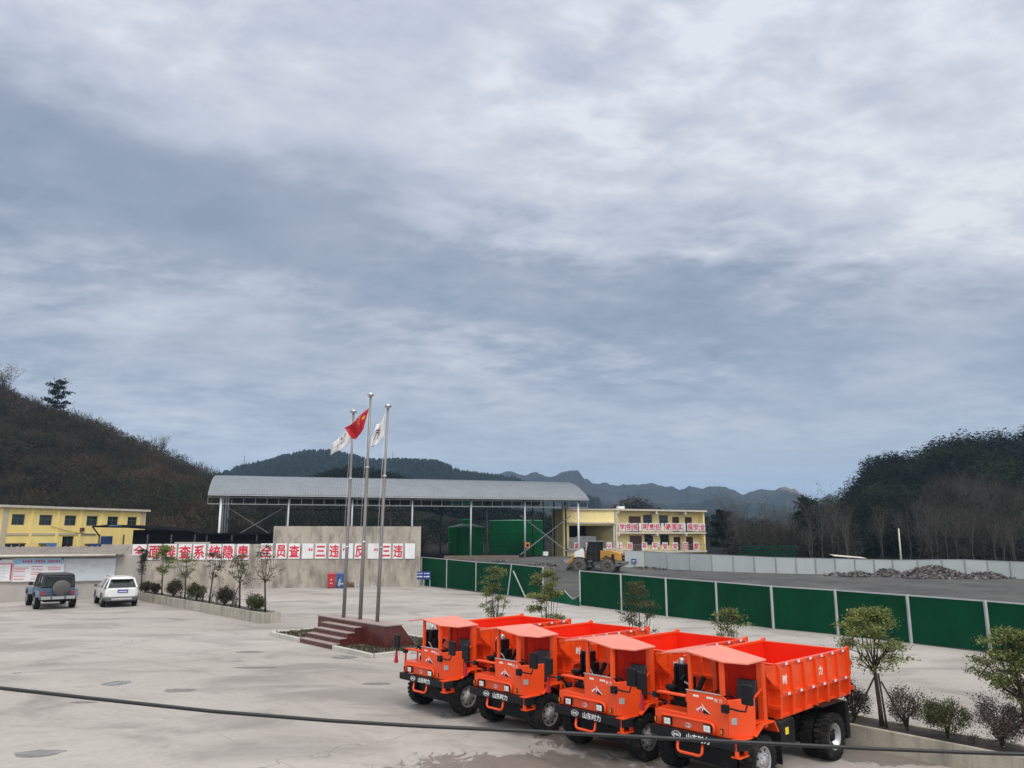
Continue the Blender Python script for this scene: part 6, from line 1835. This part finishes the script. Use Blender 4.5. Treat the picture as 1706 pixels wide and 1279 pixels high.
# wheels
def wheel(x, y0_, y1_, r_, s, dish):
    """outer face at y1_ (s = side)"""
    a, c = y0_, y1_
    b = MB((2.2, 0, 0)); w_ = c - a
    prof = [(a + .04 * s, r_ * .56), (a, r_ * .68), (a, r_ * .86), (a + .03 * s, r_ * .95), (a + .05 * s, r_ * .965), (c - .05 * s, r_ * .965), (c - .03 * s, r_ * .95), (c, r_ * .86), (c, r_ * .68), (c - .03 * s, r_ * .58), (c - .05 * s, r_ * .56)]
    b.lathe(prof, 'y', 44, c=(x, 0, r_))
    n = 26
    for k in range(n):
        for half in (0, 1):
            an = 2 * math.pi * (k + half * .5) / n
            ya, yb = (a + .006 * s, (a + c) / 2 - .008 * s) if half == 0 else ((a + c) / 2 + .008 * s, c - .006 * s)
            Mx = Matrix.Translation((x, 0, r_)) @ Matrix.Rotation(an, 4, 'Y') @ Matrix.Rotation(R(9 if half else -9), 4, 'X') @ Matrix.Identity(4)
            lo, hi = sorted((ya, yb))
            b.box(-.034, .034, lo, hi, r_ * .93, r_ * .998, M=Matrix.Translation((x, 0, r_)) @ Matrix.Rotation(an, 4, 'Y'))
            sh = c - .002 * s if half else a + .002 * s
            b.box(-.028, .028, *sorted((sh - .02 * s * (1 if half else -1), sh + .004 * s * (1 if half else -1))), r_ * .80, r_ * .95, M=Matrix.Translation((x, 0, r_)) @ Matrix.Rotation(an, 4, 'Y'))
    wo_ = tp('wheel', b, 'rubber', bevel=0)
    b = MB((2.2, 0, 0)); rr_ = r_ * .58
    d_ = .03 if dish > 0 else .17
    b.lathe([(c - .02 * s, rr_), (c - .025 * s, rr_ * .93), (c - (.05 if dish > 0 else .10) * s, rr_ * .86), (c - d_ * s, rr_ * .62), (c - (d_ - .02 * dish) * s, rr_ * .42), (c + (.035 if dish > 0 else -.1) * s, rr_ * .36), (c + (.04 if dish > 0 else -.09) * s, rr_ * .001)], 'y', 30, c=(x, 0, r_))
    b.lathe([(a + .02 * s, rr_), (a + .06 * s, rr_ * .85), (a + .08 * s, .001)], 'y', 24, c=(x, 0, r_))
    rm = tp('rim', b, 'rim', wo_, 0)
    if dish < 0:
        b = MB((2.2, 0, 0)); b.lathe([(c - .145 * s, rr_ * .80), (c - .150 * s, rr_ * .42), (c - .06 * s, rr_ * .36), (c - .05 * s, .001)], 'y', 26, c=(x, 0, r_)); tp('hub', b, 'blackm', wo_, 0)
    b = MB((2.2, 0, 0))
    for k in range(8):
        an = 2 * math.pi * k / 8
        p = Vector((x + rr_ * .50 * math.cos(an), c - d_ * s * .9, r_ + rr_ * .50 * math.sin(an)))
        b.tube([p - Vector((0, .02 * s, 0)), p + Vector((0, (.05 if dish > 0 else .03) * s, 0))], .014, 6)
    tp('wheel_nuts', b, 'steel', wo_, 0)
    b = MB((2.2, 0, 0))
    for k in range(8):
        an = 2 * math.pi * (k + .5) / 8
        p = Vector((x + rr_ * .74 * math.cos(an), c - (.030 if dish > 0 else .115) * s, r_ + rr_ * .74 * math.sin(an)))
        b.tube([p - Vector((0, .02 * s, 0)), p + Vector((0, .004 * s, 0))], .022, 8)
    tp('rim_holes', b, 'black', wo_, 0)
for s in (1, -1):
    wheel(-.75, s * .73, s * .99, .436, s, 1)
    wheel(-3.35, s * .52, s * .77, .436, s, -1); wheel(-3.35, s * .83, s * 1.08, .436, s, -1)
    b = TB(); b.box(-4.0, -3.86, *sorted((s * .5, s * 1.08)), .16, .86); b.box(-3.86, -2.9, *sorted((s * .55, s * 1.06)), .875, .895); tp('rear_mudguard', b, 'blackm')
# tipping bed
XF, XR, ZT, ZM, ZL, YT, YL = -1.50, -4.48, 1.78, 1.27, .86, .91, .80
YT2, YL2 = 1.03, .90
ZLr = .91
sec = lambda x, zl: [(x, YT, ZT), (x, YT, ZM), (x, YL, zl), (x, -YL2, zl), (x, -YT2, ZM), (x, -YT2, ZT)]
b = TB(); A_, B_ = sec(XF, ZL), sec(XR, ZLr)
for i in range(5):
    b.quad(A_[i], B_[i], B_[i + 1], A_[i + 1])
b.add(A_, [(0, 1, 2, 3, 4, 5)]); b.add([(XR, y, z - (.0 if z < 1.7 else .0)) for _, y, z in B_], [(5, 4, 3, 2, 1, 0)])
bedo = b.build('tipping_bed', M['orange'], tk, normals=False)
th = .035
b = TB(); ii = lambda x, zl: [(x, YT - th, ZT), (x, YT - th, ZM), (x, YL - th, zl + .04), (x, -YL2 + th, zl + .04), (x, -YT2 + th, ZM), (x, -YT2 + th, ZT)]
A2, B2 = ii(XF - th, ZL), ii(XR + th, ZLr)
for i in range(5): b.quad(A2[i + 1], B2[i + 1], B2[i], A2[i])
b.add(A2, [(5, 4, 3, 2, 1, 0)]); b.add(B2, [(0, 1, 2, 3, 4, 5)])
b.build('bed_lining', M['orange_in'], tk, normals=False)
b = TB()
for s, YT in ((1, .91), (-1, 1.03)):
    b.bar((XF + .02, s * (YT - .012), ZT + .02), (XR - .02, s * (YT - .012), ZT + .02), .075, .055)
YT = .91
b.bar((XF, -YT2 + .03, ZT + .018), (XF, YT - .03, ZT + .018), .07, .05); b.bar((XR, -YT2 + .03, ZT + .0), (XR, YT - .03, ZT + .0), .06, .05)
tp('bed_rim', b, 'orange', bevel=.006)
for s, YT, YL in ((1, .91, .80), (-1, 1.03, .90)):
    b = TB(); b.bar((XF, s * (YT + .02), ZM), (XR, s * (YT + .02), ZM), .05, .075); 
    nR = 6
    for k in range(nR + 1):
        x = XF - .04 + (XR - XF + .08) * k / nR
        b.box(x - .045, x + .045, *sorted((s * YT, s * (YT + .06))), ZM + .04, ZT - .01)
        zl = ZL + (ZLr - ZL) * k / nR
        b.add([(x - .035, s * (YT + .05), ZM - .04), (x + .035, s * (YT + .05), ZM - .04), (x + .035, s * (YL + .13), zl), (x - .035, s * (YL + .13), zl), (x - .035, s * (YT - .01), ZM - .04), (x + .035, s * (YT - .01), ZM - .04), (x + .035, s * (YL - .01), zl), (x - .035, s * (YL - .01), zl)],
              [(0, 1, 2, 3), (0, 3, 7, 4), (1, 5, 6, 2), (2, 6, 7, 3), (0, 4, 5, 1)])
    b.bar((XF, s * (YL + .03), ZL - .0), (XR, s * (YL + .03), ZLr - .0), .06, .06)
    tp('side_ribs', b, 'orange', bevel=.004)
    for k in range(6):
        x = XF - .04 + (XR - XF + .08) * (k + .5) / 6
        for z in (ZT + .02 - .0, ZM):
            yo = s * (YT + (.0265 if z > 1.5 else .0465))
            rfl = MB(OFF); rfl.box(x - .09, x - .0, *sorted((yo, yo + .004 * s)), z - .022, z + .022, 0); rfl.box(x + .001, x + .09, *sorted((yo, yo + .004 * s)), z - .022, z + .022, 1); rfl.build('reflector', [M['panelwhite'], M['postred']], tk)
    rot_ = (R(90), 0, R(180)) if s > 0 else (R(90), 0, 0)
    for chx, kx in (('时', .5), ('力', 3.5)) if s > 0 else (('力', .5), ('时', 3.5)):
        x = XF - .04 + (XR - XF + .08) * kx / 6
        truck_text('bed_lettering', chx, .18, M['white'], tk, (2.2 + x, s * (YT + .004 + (.0)), 1.52), rot_, .002, .005)
    b = TB(); b.add([(XF + .0, s * YT, ZT + .02), (XF + .32, s * (YT - .06), ZT + .02), (XF + .26, s * (YT - .08), ZT - .14), (XF + .0, s * YT, ZM + .1)], [(0, 1, 2, 3)]); b.add([(XF, s * (YT - .03), ZT + .02), (XF + .32, s * (YT - .09), ZT + .02), (XF + .26, s * (YT - .11), ZT - .14), (XF, s * (YT - .03), ZM + .1)], [(3, 2, 1, 0)]); b.add([(XF, s * YT, ZT + .02), (XF + .32, s * (YT - .06), ZT + .02), (XF + .32, s * (YT - .09), ZT + .02), (XF, s * (YT - .03), ZT + .02)], [(0, 1, 2, 3)]); tp('front_gusset', b, 'orange', bevel=0)
    b = TB(); b.prism([(XR + .10, ZT + .02), (XR + .06, ZT + .07), (XR - .03, ZT + .09), (XR - .08, ZT + .06), (XR - .08, ZT - .1), (XR - .01, ZT - .1)], *sorted((s * (YT - .03), s * (YT + .025))), 'y'); b.tube([(XR - .03, s * (YT - .045), ZT + .045), (XR - .03, s * (YT + .045), ZT + .045)], .018, 10); tp('tailgate_hinge', b, 'orange', bevel=.003)
b = TB()
for z in (1.05, 1.42): b.box(XF, XF + .05, -YT + .06, YT - .06, z - .035, z + .035)
for y in (-.7, -.25, .25, .7): b.box(XF + .001, XF + .045, y - .03, y + .03, .95, ZT)
tp('bed_front_ribs', b, 'orange', bevel=.003)
b = TB(); b.box(XR - .05, XR - .001, -YT + .04, YT - .04, 1.0, 1.08); b.box(XR - .05, XR - .001, -YT + .04, YT - .04, 1.5, 1.57)
for y in (-.8, -.3, .3, .8): b.box(XR - .045, XR - .001, y - .03, y + .03, 1.08, 1.77)
tp('tailgate_ribs', b, 'orange', bevel=.003)
b = TB(); b.tube([(-1.7, 0, .5), (-2.4, 0, .85)], .07, 10); 
for s in (1, -1): b.box(-4.3, -1.6, s * .38 - .04, s * .38 + .04, .663, .84)
tp('tipping_frame', b, 'blackm', bevel=0)
# red cloth tied under the right mirror
b = TB(); b.loft([[(-.04, -1.11, 1.24), (-.0, -1.11, 1.24), (-.0, -1.09, 1.24), (-.04, -1.09, 1.24)], [(-.05, -1.13, 1.08), (.01, -1.13, 1.08), (.01, -1.08, 1.08), (-.05, -1.08, 1.08)], [(-.07, -1.16, .92), (.02, -1.15, .93), (.02, -1.07, .91), (-.07, -1.08, .92)]], smooth=False); tp('red_ribbon', b, 'flagred', bevel=0)

TR = [((3.22, 14.83), -136.8, None), ((1.50, 16.53), -138.0, 'orange open cab mining dump truck second from the right in the row'), ((-.36, 18.50), -136.4, 'orange open cab mining dump truck third from the right, second from the flag podium'), ((-2.28, 20.40), -136.8, 'orange open cab mining dump truck farthest left, nearest the flag podium')]
for i, ((x, y), a, lab) in enumerate(TR):
    a = R(a); c = Vector((x - 2.2 * math.cos(a), y - 2.2 * math.sin(a), 0)) * .964
    if i == 0: tk.location = c; tk.rotation_euler = (0, 0, a); tk.scale = (.964, .964, .964)
    else: dup(tk, c, a, lab)

# =================================================================== CARS
M['jeepblue'] = mat('dusty_blue_paint', (0.05, 0.10, 0.165), 0.4, var=0.1, coat=.2, dirt=(0.22, 0.22, 0.21), dscale=2.5, damt=0.5)
M['carwhite'] = mat('white_car_paint', (0.72, 0.725, 0.70), 0.3, var=0.03, coat=.5)
M['cargrey'] = mat('grey_plastic', (0.10, 0.105, 0.105), 0.6, var=.15)
M['hardtop'] = mat('dark_hardtop', (0.022, 0.024, 0.027), 0.5, var=.2, dirt=(.1, .1, .1), damt=.3)
M['spare'] = mat('grey_spare_cover', (0.085, 0.083, 0.078), 0.6, var=.15)
M['taillamp'] = mat('tail_lamp', (0.32, 0.03, 0.03), 0.2, coat=.5)
M['clearlamp'] = mat('clear_lamp', (0.32, 0.30, 0.30), 0.15, coat=.6)
M['plate'] = mat('blue_plate', (0.02, 0.07, 0.36), 0.4)

def car_wheel(par, x, y, r_, w_, s):
    b = MB(); c = y + s * w_ / 2; a = y - s * w_ / 2
    b.lathe([(a, r_ * .6), (a, r_ * .9), (a + .02 * s, r_), (c - .02 * s, r_), (c, r_ * .9), (c, r_ * .62)], 'y', 28, c=(x, 0, r_)); wo_ = b.build('wheel', M['rubber'], par)
    b = MB(); b.lathe([(c - .01 * s, r_ * .62), (c - .04 * s, r_ * .55), (c - .05 * s, r_ * .2), (c - .02 * s, r_ * .12), (c - .02 * s, .001)], 'y', 24, c=(x, 0, r_))
    for k in range(5):
        an = 2 * math.pi * k / 5; b.bar((x, c - .02 * s, r_), (x + r_ * .56 * math.cos(an), c - .015 * s, r_ + r_ * .56 * math.sin(an)), .06, .03, up=(0, 1, 0))
    b.lathe([(a + .02 * s, r_ * .6), (a + .04 * s, .001)], 'y', 20, c=(x, 0, r_)); b.build('rim', M['rim'], wo_)

def rring(x, w0, w1, zb, zm_, zt_, zs=None):
    return [(x, -w0 * .86, zb), (x, -w0, zb + .12), (x, -w0, zm_), (x, -w1, zt_), (x, w1, zt_), (x, w0, zm_), (x, w0, zb + .12), (x, w0 * .86, zb)]

# jeep-like off-roader, seen from behind
a0, a1 = G(58.5, 1013.6), G(119.5, 1011.8)
rear = (a0 + a1) / 2; hd = R(128)
jp = thing('off_road_car', 'blue boxy off road car with a spare wheel on its tailgate', 'car', rear + Vector((math.cos(hd), math.sin(hd), 0)) * 1.45, hd)
jp.scale = (1.15, 1.13, 1.10)
WB = 1.40
b = MB()
b.loft([rring(-2.0, .76, .74, .55, .9, 1.05), rring(-1.9, .79, .77, .5, .95, 1.10), rring(.55, .79, .77, .48, .95, 1.10), rring(.75, .74, .72, .48, .95, 1.12), rring(1.9, .62, .58, .5, .95, 1.06), rring(1.98, .60, .56, .55, .9, 1.02)])
jb = b.build('body', M['jeepblue'], jp, bevel=.02)
b = MB(); b.loft([[(-1.95, -.75, 1.105), (.42, -.75, 1.105), (.42, .75, 1.105), (-1.95, .75, 1.105)], [(-1.90, -.67, 1.70), (.05, -.67, 1.70), (.05, .67, 1.70), (-1.90, .67, 1.70)]], smooth=False); b.build('cabin_glass', M['glass'], jp, bevel=.03)
b = MB(); b.loft([[(-1.94, -.69, 1.70), (.1, -.69, 1.70), (.1, .69, 1.70), (-1.94, .69, 1.70)], [(-1.9, -.65, 1.79), (.0, -.65, 1.79), (.0, .65, 1.79), (-1.9, .65, 1.79)]], smooth=False); b.build('hardtop', M['hardtop'], jp, bevel=.03)
for s in (1, -1):
    for (x, x2, w_) in ((-1.93, -1.89, .13), (-1.05, -1.04, .12), (-.3, -.32, .10), (.42, .06, .09)):
        b = MB(); b.bar((x, s * .755, 1.10), (x2, s * .68, 1.71), w_, .05, up=(0, 1, 0)); b.build('window_pillar', M['hardtop'], jp)
    for x in (-WB, WB):
        b = MB(); b.prism([(x - .56, .62), (x - .42, .92), (x - .2, .99), (x + .2, .99), (x + .42, .92), (x + .56, .62), (x + .48, .62), (x + .34, .86), (x - .34, .86), (x - .48, .62)], *sorted((s * .74, s * .96)), 'y'); b.build('wheel_arch', M['jeepblue'], jp, bevel=.02)
        car_wheel(jp, x, s * .80, .40, .26, s)
    b = MB(); b.box(-2.06, -1.99, *sorted((s * .58, s * .76)), .72, .93); b.build('tail_light', M['taillamp'], jp, bevel=.01)
    b = MB(); b.box(.2, .36, *sorted((s * .86, s * 1.04)), 1.13, 1.32); b.bar((.28, s * .74, 1.15), (.28, s * .9, 1.18), .04); b.build('mirror', M['hardtop'], jp, bevel=.02)
    for x0, x1 in ((-.95, -.1), (-.05, .6)):
        b = MB(); b.box(x0 + .3, x0 + .42, *sorted((s * .791, s * .81)), .95, .99); b.build('door_handle', M['hardtop'], jp)
b = MB(); b.box(-2.32, -2.02, -.82, .82, .50, .68); bm_ = b.build('rear_bumper', M['cargrey'], jp, bevel=.03)
for y in (-.55, .55): b = MB(); b.box(-2.335, -2.321, y - .2, y + .2, .52, .66); b.build('bumper_insert', M['rim'], bm_); 
b = MB(); b.box(-2.33, -2.322, -.26, .26, .52, .65); b.build('number_plate', M['greytext'], bm_)
b = MB(); b.lathe([(-2.01, .30), (-2.03, .40), (-2.22, .40), (-2.25, .36), (-2.26, .001)], 'x', 32, c=(0, -.12, 1.06)); b.build('spare_wheel', M['spare'], jp)
b = MB(); b.box(-2.012, -1.95, -.6, .6, 1.12, 1.66); b.build('rear_window', M['glass'], jp, bevel=.02)
b = MB(); b.box(-2.03, -1.99, -.62, .62, .72, 1.08); b.box(-2.06, -2.03, .25, .5, .88, .94); b.build('tailgate', M['jeepblue'], jp, bevel=.01)
b = MB(); b.box(-1.9, 1.7, -.55, .55, .36, .5); b.build('underbody', M['blackm'], jp)

# white SUV
a0, a1 = G(168.5, 1010.0), G(225, 1008.8)
rear = (a0 + a1) / 2; hd = R(124)
sv = thing('white_suv', 'white rounded SUV with roof rails and grey lower bumper', 'car', rear + Vector((math.cos(hd), math.sin(hd), 0)) * 1.40, hd)
sv.scale = (1.06, 1.06, 1.06)
b = MB()
st = [(-2.22, .70, .64, .52, .84, .98), (-2.12, .84, .78, .44, .86, 1.04), (-1.4, .91, .86, .36, .84, 1.02), (.0, .92, .86, .34, .82, .99), (1.0, .92, .84, .34, .80, .97), (1.5, .90, .76, .36, .80, .93), (2.1, .80, .66, .40, .74, .82), (2.26, .66, .58, .48, .66, .74)]
b.loft([rring(*r) for r in st]); svb = b.build('body', M['carwhite'], sv, bevel=.03)
b = MB()
def cab_ring(xr, xf, w_, z): return [(xr, -w_ * .9, z), (xr + .35, -w_, z), (xf - .5, -w_, z), (xf, -w_ * .8, z), (xf, w_ * .8, z), (xf - .5, w_, z), (xr + .35, w_, z), (xr, w_ * .9, z)]
b.loft([cab_ring(-2.12, 1.05, .855, .985), cab_ring(-2.0, .65, .765, 1.25), cab_ring(-1.78, .28, .63, 1.52)], smooth=False); b.build('cabin_glass', M['glass'], sv)
b = MB(); b.loft([cab_ring(-1.95, .36, .655, 1.50), cab_ring(-1.90, .30, .63, 1.56), cab_ring(-1.75, .15, .52, 1.61), cab_ring(-1.4, -.1, .36, 1.635)], smooth=True); b.build('roof', M['carwhite'], sv)
b = MB(); b.box(-2.05, -1.84, -.46, .46, 1.50, 1.54); b.build('spoiler', M['carwhite'], sv, bevel=.015)
for s in (1, -1):
    for pa_, pb_, w1_, w2_ in (((-2.10, s * .77, 1.0), (-1.84, s * .58, 1.54), .20, .08), ((-1.45, s * .86, 1.0), (-1.42, s * .65, 1.53), .30, .05), ((-.25, s * .86, 1.0), (-.3, s * .65, 1.53), .09, .05), ((.95, s * .80, .98), (.28, s * .60, 1.53), .09, .06)):
        b = MB(); b.bar(pa_, pb_, w1_, w2_, up=(0, 1, 0)); b.build('window_pillar', M['carwhite'], sv, bevel=.01)
    for x in (-1.36, 1.36):
        b = MB(); pts = [(x + .44 * math.cos(t_), .36 + .44 * math.sin(t_)) for t_ in np.linspace(0, math.pi, 13)] + [(x + .37 * math.cos(t_), .36 + .37 * math.sin(t_)) for t_ in np.linspace(math.pi, 0, 13)]
        b.prism(pts, *sorted((s * .84, s * .935)), 'y'); b.build('wheel_arch', M['cargrey'], sv)
        car_wheel(sv, x, s * .80, .36, .23, s)
    b = MB(); b.loft([[(-2.20, s * .62, .72), (-2.0, s * .88, .72), (-1.95, s * .88, .98), (-2.14, s * .62, .98)], [(-2.23, s * .64, .72), (-2.02, s * .91, .72), (-1.96, s * .90, .98), (-2.16, s * .64, .98)]], smooth=False); b.build('tail_light', M['clearlamp'], sv, bevel=.01)
    b = MB(); b.box(.62, .80, *sorted((s * .92, s * 1.08)), 1.0, 1.14); b.bar((.7, s * .84, 1.0), (.7, s * .95, 1.04), .05); b.build('mirror', M['cargrey'], sv, bevel=.03)
    b = MB(); b.tube([(-1.6, s * .55, 1.58), (-1.5, s * .55, 1.66), (.0, s * .54, 1.66), (.12, s * .54, 1.57)], .022, 8); b.build('roof_rail', M['galv'], sv)
b = MB(); b.loft([rring(-2.29, .62, .6, .36, .46, .52), rring(-2.24, .84, .82, .33, .50, .58), rring(-1.7, .925, .90, .32, .46, .52)], smooth=False); b.build('lower_bumper', M['cargrey'], sv, bevel=.02)
b = MB(); b.loft([[(-2.325, -.48, .40), (-2.30, .48, .40), (-2.30, .48, .47), (-2.325, -.48, .47)], [(-2.29, -.55, .38), (-2.28, .55, .38), (-2.28, .55, .50), (-2.29, -.55, .50)]], smooth=False); b.build('skid_plate', M['rim'], sv, bevel=.01)
b = MB(); b.box(-2.245, -2.20, -.30, .22, .78, .93); pl_ = b.build('number_plate', M['plate'], sv)
b = MB(); b.box(-2.25, -2.2451, -.24, .16, .83, .87); b.build('plate_print', M['panelwhite'], pl_)
b = MB(); b.box(-2.23, -2.15, -.35, .27, .94, .97); b.build('tailgate_trim', M['galv'], sv)
b = MB(); b.bar((-2.06, 0, 1.06), (-1.98, .35, 1.20), .03); b.build('wiper', M['blackm'], sv)
b = MB(); b.box(-1.9, 1.9, -.6, .6, .22, .36); b.build('underbody', M['blackm'], sv)

# =================================================================== WHEEL LOADER
M['loadyellow'] = mat('loader_yellow', (0.46, 0.235, 0.03), 0.5, var=0.12, dirt=(0.24, 0.17, 0.09), dscale=1.5, damt=0.6)
M['loadgrey'] = mat('loader_grey', (0.155, 0.155, 0.15), 0.6, var=.2, dirt=(.2, .18, .15), damt=.5)
M['muddy'] = mat('muddy_tyre', (0.10, 0.095, 0.085), 0.9, var=.3)
hd = R(157); lc_ = G(988, 953.5)
LOADER = 1.12
ld = thing('wheel_loader', 'yellow wheel loader with dark cab standing in front of the garage', 'loader', (lc_.x + .3, lc_.y - 1.0, 0), hd)
ld.scale = (LOADER,) * 3
for x, s in ((1.45, 1), (1.45, -1), (-1.45, 1), (-1.45, -1)):
    b = MB(); c, a = s * 1.22, s * .72
    b.lathe([(a, .34), (a, .60), (a + .08 * s, .72), (c - .08 * s, .72), (c, .60), (c, .34)], 'y', 30, c=(x, 0, .72))
    for k in range(18): b.box(-.07, .07, *sorted((a, c)), .68, .745, M=Matrix.Translation((x, 0, .72)) @ Matrix.Rotation(2 * math.pi * k / 18, 4, 'Y'))
    wo_ = b.build('wheel', M['muddy'], ld)
    b = MB(); b.lathe([(c - .02 * s, .36), (c - .12 * s, .30), (c - .12 * s, .14), (c - .02 * s, .12), (c - .02 * s, .001)], 'y', 20, c=(x, 0, .72)); b.lathe([(a, .35), (a, .001)], 'y', 16, c=(x, 0, .72)); b.build('rim', M['muddy'], wo_)
    if s > 0 or x < 0:
        b = MB(); b.prism([(x - .8, .95), (x - .62, 1.42), (x - .3, 1.56), (x + .3, 1.56), (x + .62, 1.42), (x + .58, 1.36), (x + .28, 1.50), (x - .28, 1.50), (x - .56, 1.36), (x - .74, .95)], *sorted((s * .70, s * 1.20)), 'y'); b.build('mudguard', M['blackm'], ld)
b = MB(); b.loft([[(-.55, -.62, 1.2), (-.55, .62, 1.2), (-.55, .62, 2.18), (-.55, -.62, 2.18)], [(-1.6, -.62, 1.2), (-1.6, .62, 1.2), (-1.6, .60, 2.22), (-1.6, -.60, 2.22)], [(-2.4, -.60, 1.2), (-2.4, .60, 1.2), (-2.4, .52, 2.02), (-2.4, -.52, 2.02)], [(-2.75, -.56, 1.2), (-2.75, .56, 1.2), (-2.70, .46, 1.86), (-2.70, -.46, 1.86)]], smooth=False); hb = b.build('engine_hood', M['loadyellow'], ld, bevel=.08)
b = MB(); b.box(-2.80, -2.74, -.44, .44, 1.08, 1.76); b.build('radiator_grille', M['blackm'], hb)
b = MB(); b.box(-2.815, -2.801, -.17, .17, 1.42, 1.5); b.build('maker_plate', M['galv'], hb)
for s in (1, -1):
    b = MB(); b.box(-2.78, -2.72, *sorted((s * .34, s * .5)), 1.84, 1.94); b.build('tail_light', M['taillamp'], hb)
    b = MB(); b.box(-1.35, -1.0, *sorted((s * .621, s * .63)), 1.6, 1.68); b.box(-2.0, -1.75, *sorted((s * .615, s * .628)), 1.35, 1.85); b.build('vent', M['blackm'], hb)
b = MB(); b.tube([(-1.5, .25, 2.2), (-1.5, .25, 2.55)], .07, 8); b.tube([(-1.1, -.2, 2.2), (-1.1, -.2, 2.45)], .10, 10); b.build('exhaust', M['galv'], ld)
b = MB(); b.loft([[(-2.15, -1.05, .62), (-2.15, 1.05, .62), (-2.15, 1.05, 1.16), (-2.15, -1.05, 1.16)], [(-3.05, -1.02, .86), (-3.05, 1.02, .86), (-3.05, 1.02, 1.16), (-3.05, -1.02, 1.16)]], smooth=False); cw = b.build('counterweight', M['loadgrey'], ld, bevel=.05)
b = MB(); b.box(-2.9, -2.5, 1.03, 1.06, .95, 1.04); b.build('pocket', M['black'], cw)
b = MB(); b.box(-2.3, .25, -.45, .45, .75, 1.2); b.box(.4, 2.2, -.42, .42, .62, 1.1); b.tube([(.3, 0, .5), (.3, 0, 1.3)], .14, 10); b.build('frame', M['loadgrey'], ld)
b = MB(); b.prism([(-.52, 1.25), (.62, 1.25), (.80, 1.9), (.62, 3.0), (-.46, 3.0), (-.52, 2.2)], -.66, .66, 'y'); cb = b.build('cab', M['glass'], ld, bevel=.04)
b = MB()
for s in (1, -1):
    y = s * .67
    for p, q in (((-.52, 1.25), (-.46, 3.0)), ((.62, 1.25), (.80, 1.9)), ((.80, 1.9), (.62, 3.0)), ((.08, 1.25), (.08, 3.0)), ((-.52, 1.25), (.62, 1.25)), ((-.5, 1.95), (.8, 1.95))): b.bar((p[0], y, p[1]), (q[0], y, q[1]), .08, .05)
b.build('cab_frame', M['blackm'], cb)
b = MB(); b.box(-.62, .85, -.78, .78, 3.0, 3.14); b.build('cab_roof', M['loadgrey'], ld, bevel=.04)
b = MB(); b.box(.2, .62, .68, 1.0, 1.1, 1.2); b.box(.25, .55, .75, .95, .6, .66); b.build('steps', M['loadgrey'], ld)
b = MB()
for s in (1, -1):
    b.bar((.95, s * .42, 1.75), (2.3, s * .45, 1.35), .14, .34); b.bar((2.3, s * .45, 1.35), (3.0, s * .45, .65), .14, .30); b.tube([(.8, s * .3, 1.0), (2.0, s * .42, 1.2)], .08, 8)
b.box(.85, 1.35, -.5, .5, 1.1, 1.95); b.bar((1.3, 0, 2.0), (2.6, 0, 1.55), .2, .2); b.build('lift_arm', M['loadyellow'], ld, bevel=.02)
b = MB(); pr = [(2.75, .95), (2.65, .55), (2.80, .16), (3.2, .04), (3.95, .02), (3.95, .06), (3.25, .10), (2.9, .22), (2.76, .55), (2.86, .95), (3.15, 1.25), (3.1, 1.3)]
b.prism(pr, -1.35, 1.35, 'y')
for s in (1, -1): b.prism([(2.75, .95), (2.65, .55), (2.80, .16), (3.2, .04), (3.95, .02), (3.15, 1.28)], *sorted((s * 1.30, s * 1.36)), 'y')
b.build('bucket', M['loadgrey'], ld, normals=True)
b = MB(); b.prism([(.9, 1.2), (1.95, 1.5), (1.95, 2.05), (1.15, 2.4), (.95, 2.3)], 1.0, 1.04, 'y'); b.build('white_tarpaulin', M['white'], ld)
for s in (1, -1):
    b = MB(); b.box(.9, 1.05, *sorted((s * .80, s * 1.0)), 2.1, 2.45); b.bar((.75, s * .66, 2.4), (.97, s * .9, 2.4), .04); b.build('mirror', M['blackm'], ld)
    b = MB(); b.box(1.3, 1.45, *sorted((s * .55, s * .8)), 2.0, 2.2); b.build('work_lamp', M['loadyellow'], ld)

# =================================================================== OVERHEAD CABLE
pts = [(-60, 1136.5), (0, 1146), (150, 1163), (350, 1184.5), (550, 1200.5), (700, 1209.5), (853, 1216.5), (1050, 1226.5), (1250, 1237), (1450, 1247), (1600, 1253), (1706, 1256.5), (1780, 1258.5)]
cp = []
for i, (u, v) in enumerate(pts):
    Y = 6.2 - .2 * i / 12
    cp.append(D(u, v, Y))
d0, d1 = cp[0] - cp[1], cp[-1] - cp[-2]
cp = [cp[0] + d0.normalized() * 6 + Vector((0, 0, .8)), cp[0] + d0.normalized() * 2.5 + Vector((0, 0, .15))] + cp + [cp[-1] + d1.normalized() * 2.5 + Vector((0, 0, .1)), cp[-1] + d1.normalized() * 6 + Vector((0, 0, .5))]
b = MB(); b.tube([p - cp[0] for p in cp], .0135, 8)
o_ = b.build('overhead_cable', mat('cable_sheath', (0.012, 0.013, 0.014), .5, var=.2)); o_.location = cp[0]
tag(o_, 'thick black cable hanging across the yard in front of the trucks', 'cable')

# =================================================================== HAZE
hm = bpy.data.materials.new('haze'); hm.use_nodes = True
hn = hm.node_tree; hn.nodes.clear()
pv = hn.nodes.new('ShaderNodeVolumePrincipled')
pv.inputs['Color'].default_value = (0.46, 0.70, 1.0, 1)
pv.inputs['Density'].default_value = 0.00015
pv.inputs['Anisotropy'].default_value = 0.0
ho = hn.nodes.new('ShaderNodeOutputMaterial'); hn.links.new(pv.outputs[0], ho.inputs['Volume'])
b = MB(); b.box(-6500, 6500, -2200, 8500, -3, 520)
o_ = b.build('haze', hm); tag(o_, kind='stuff')
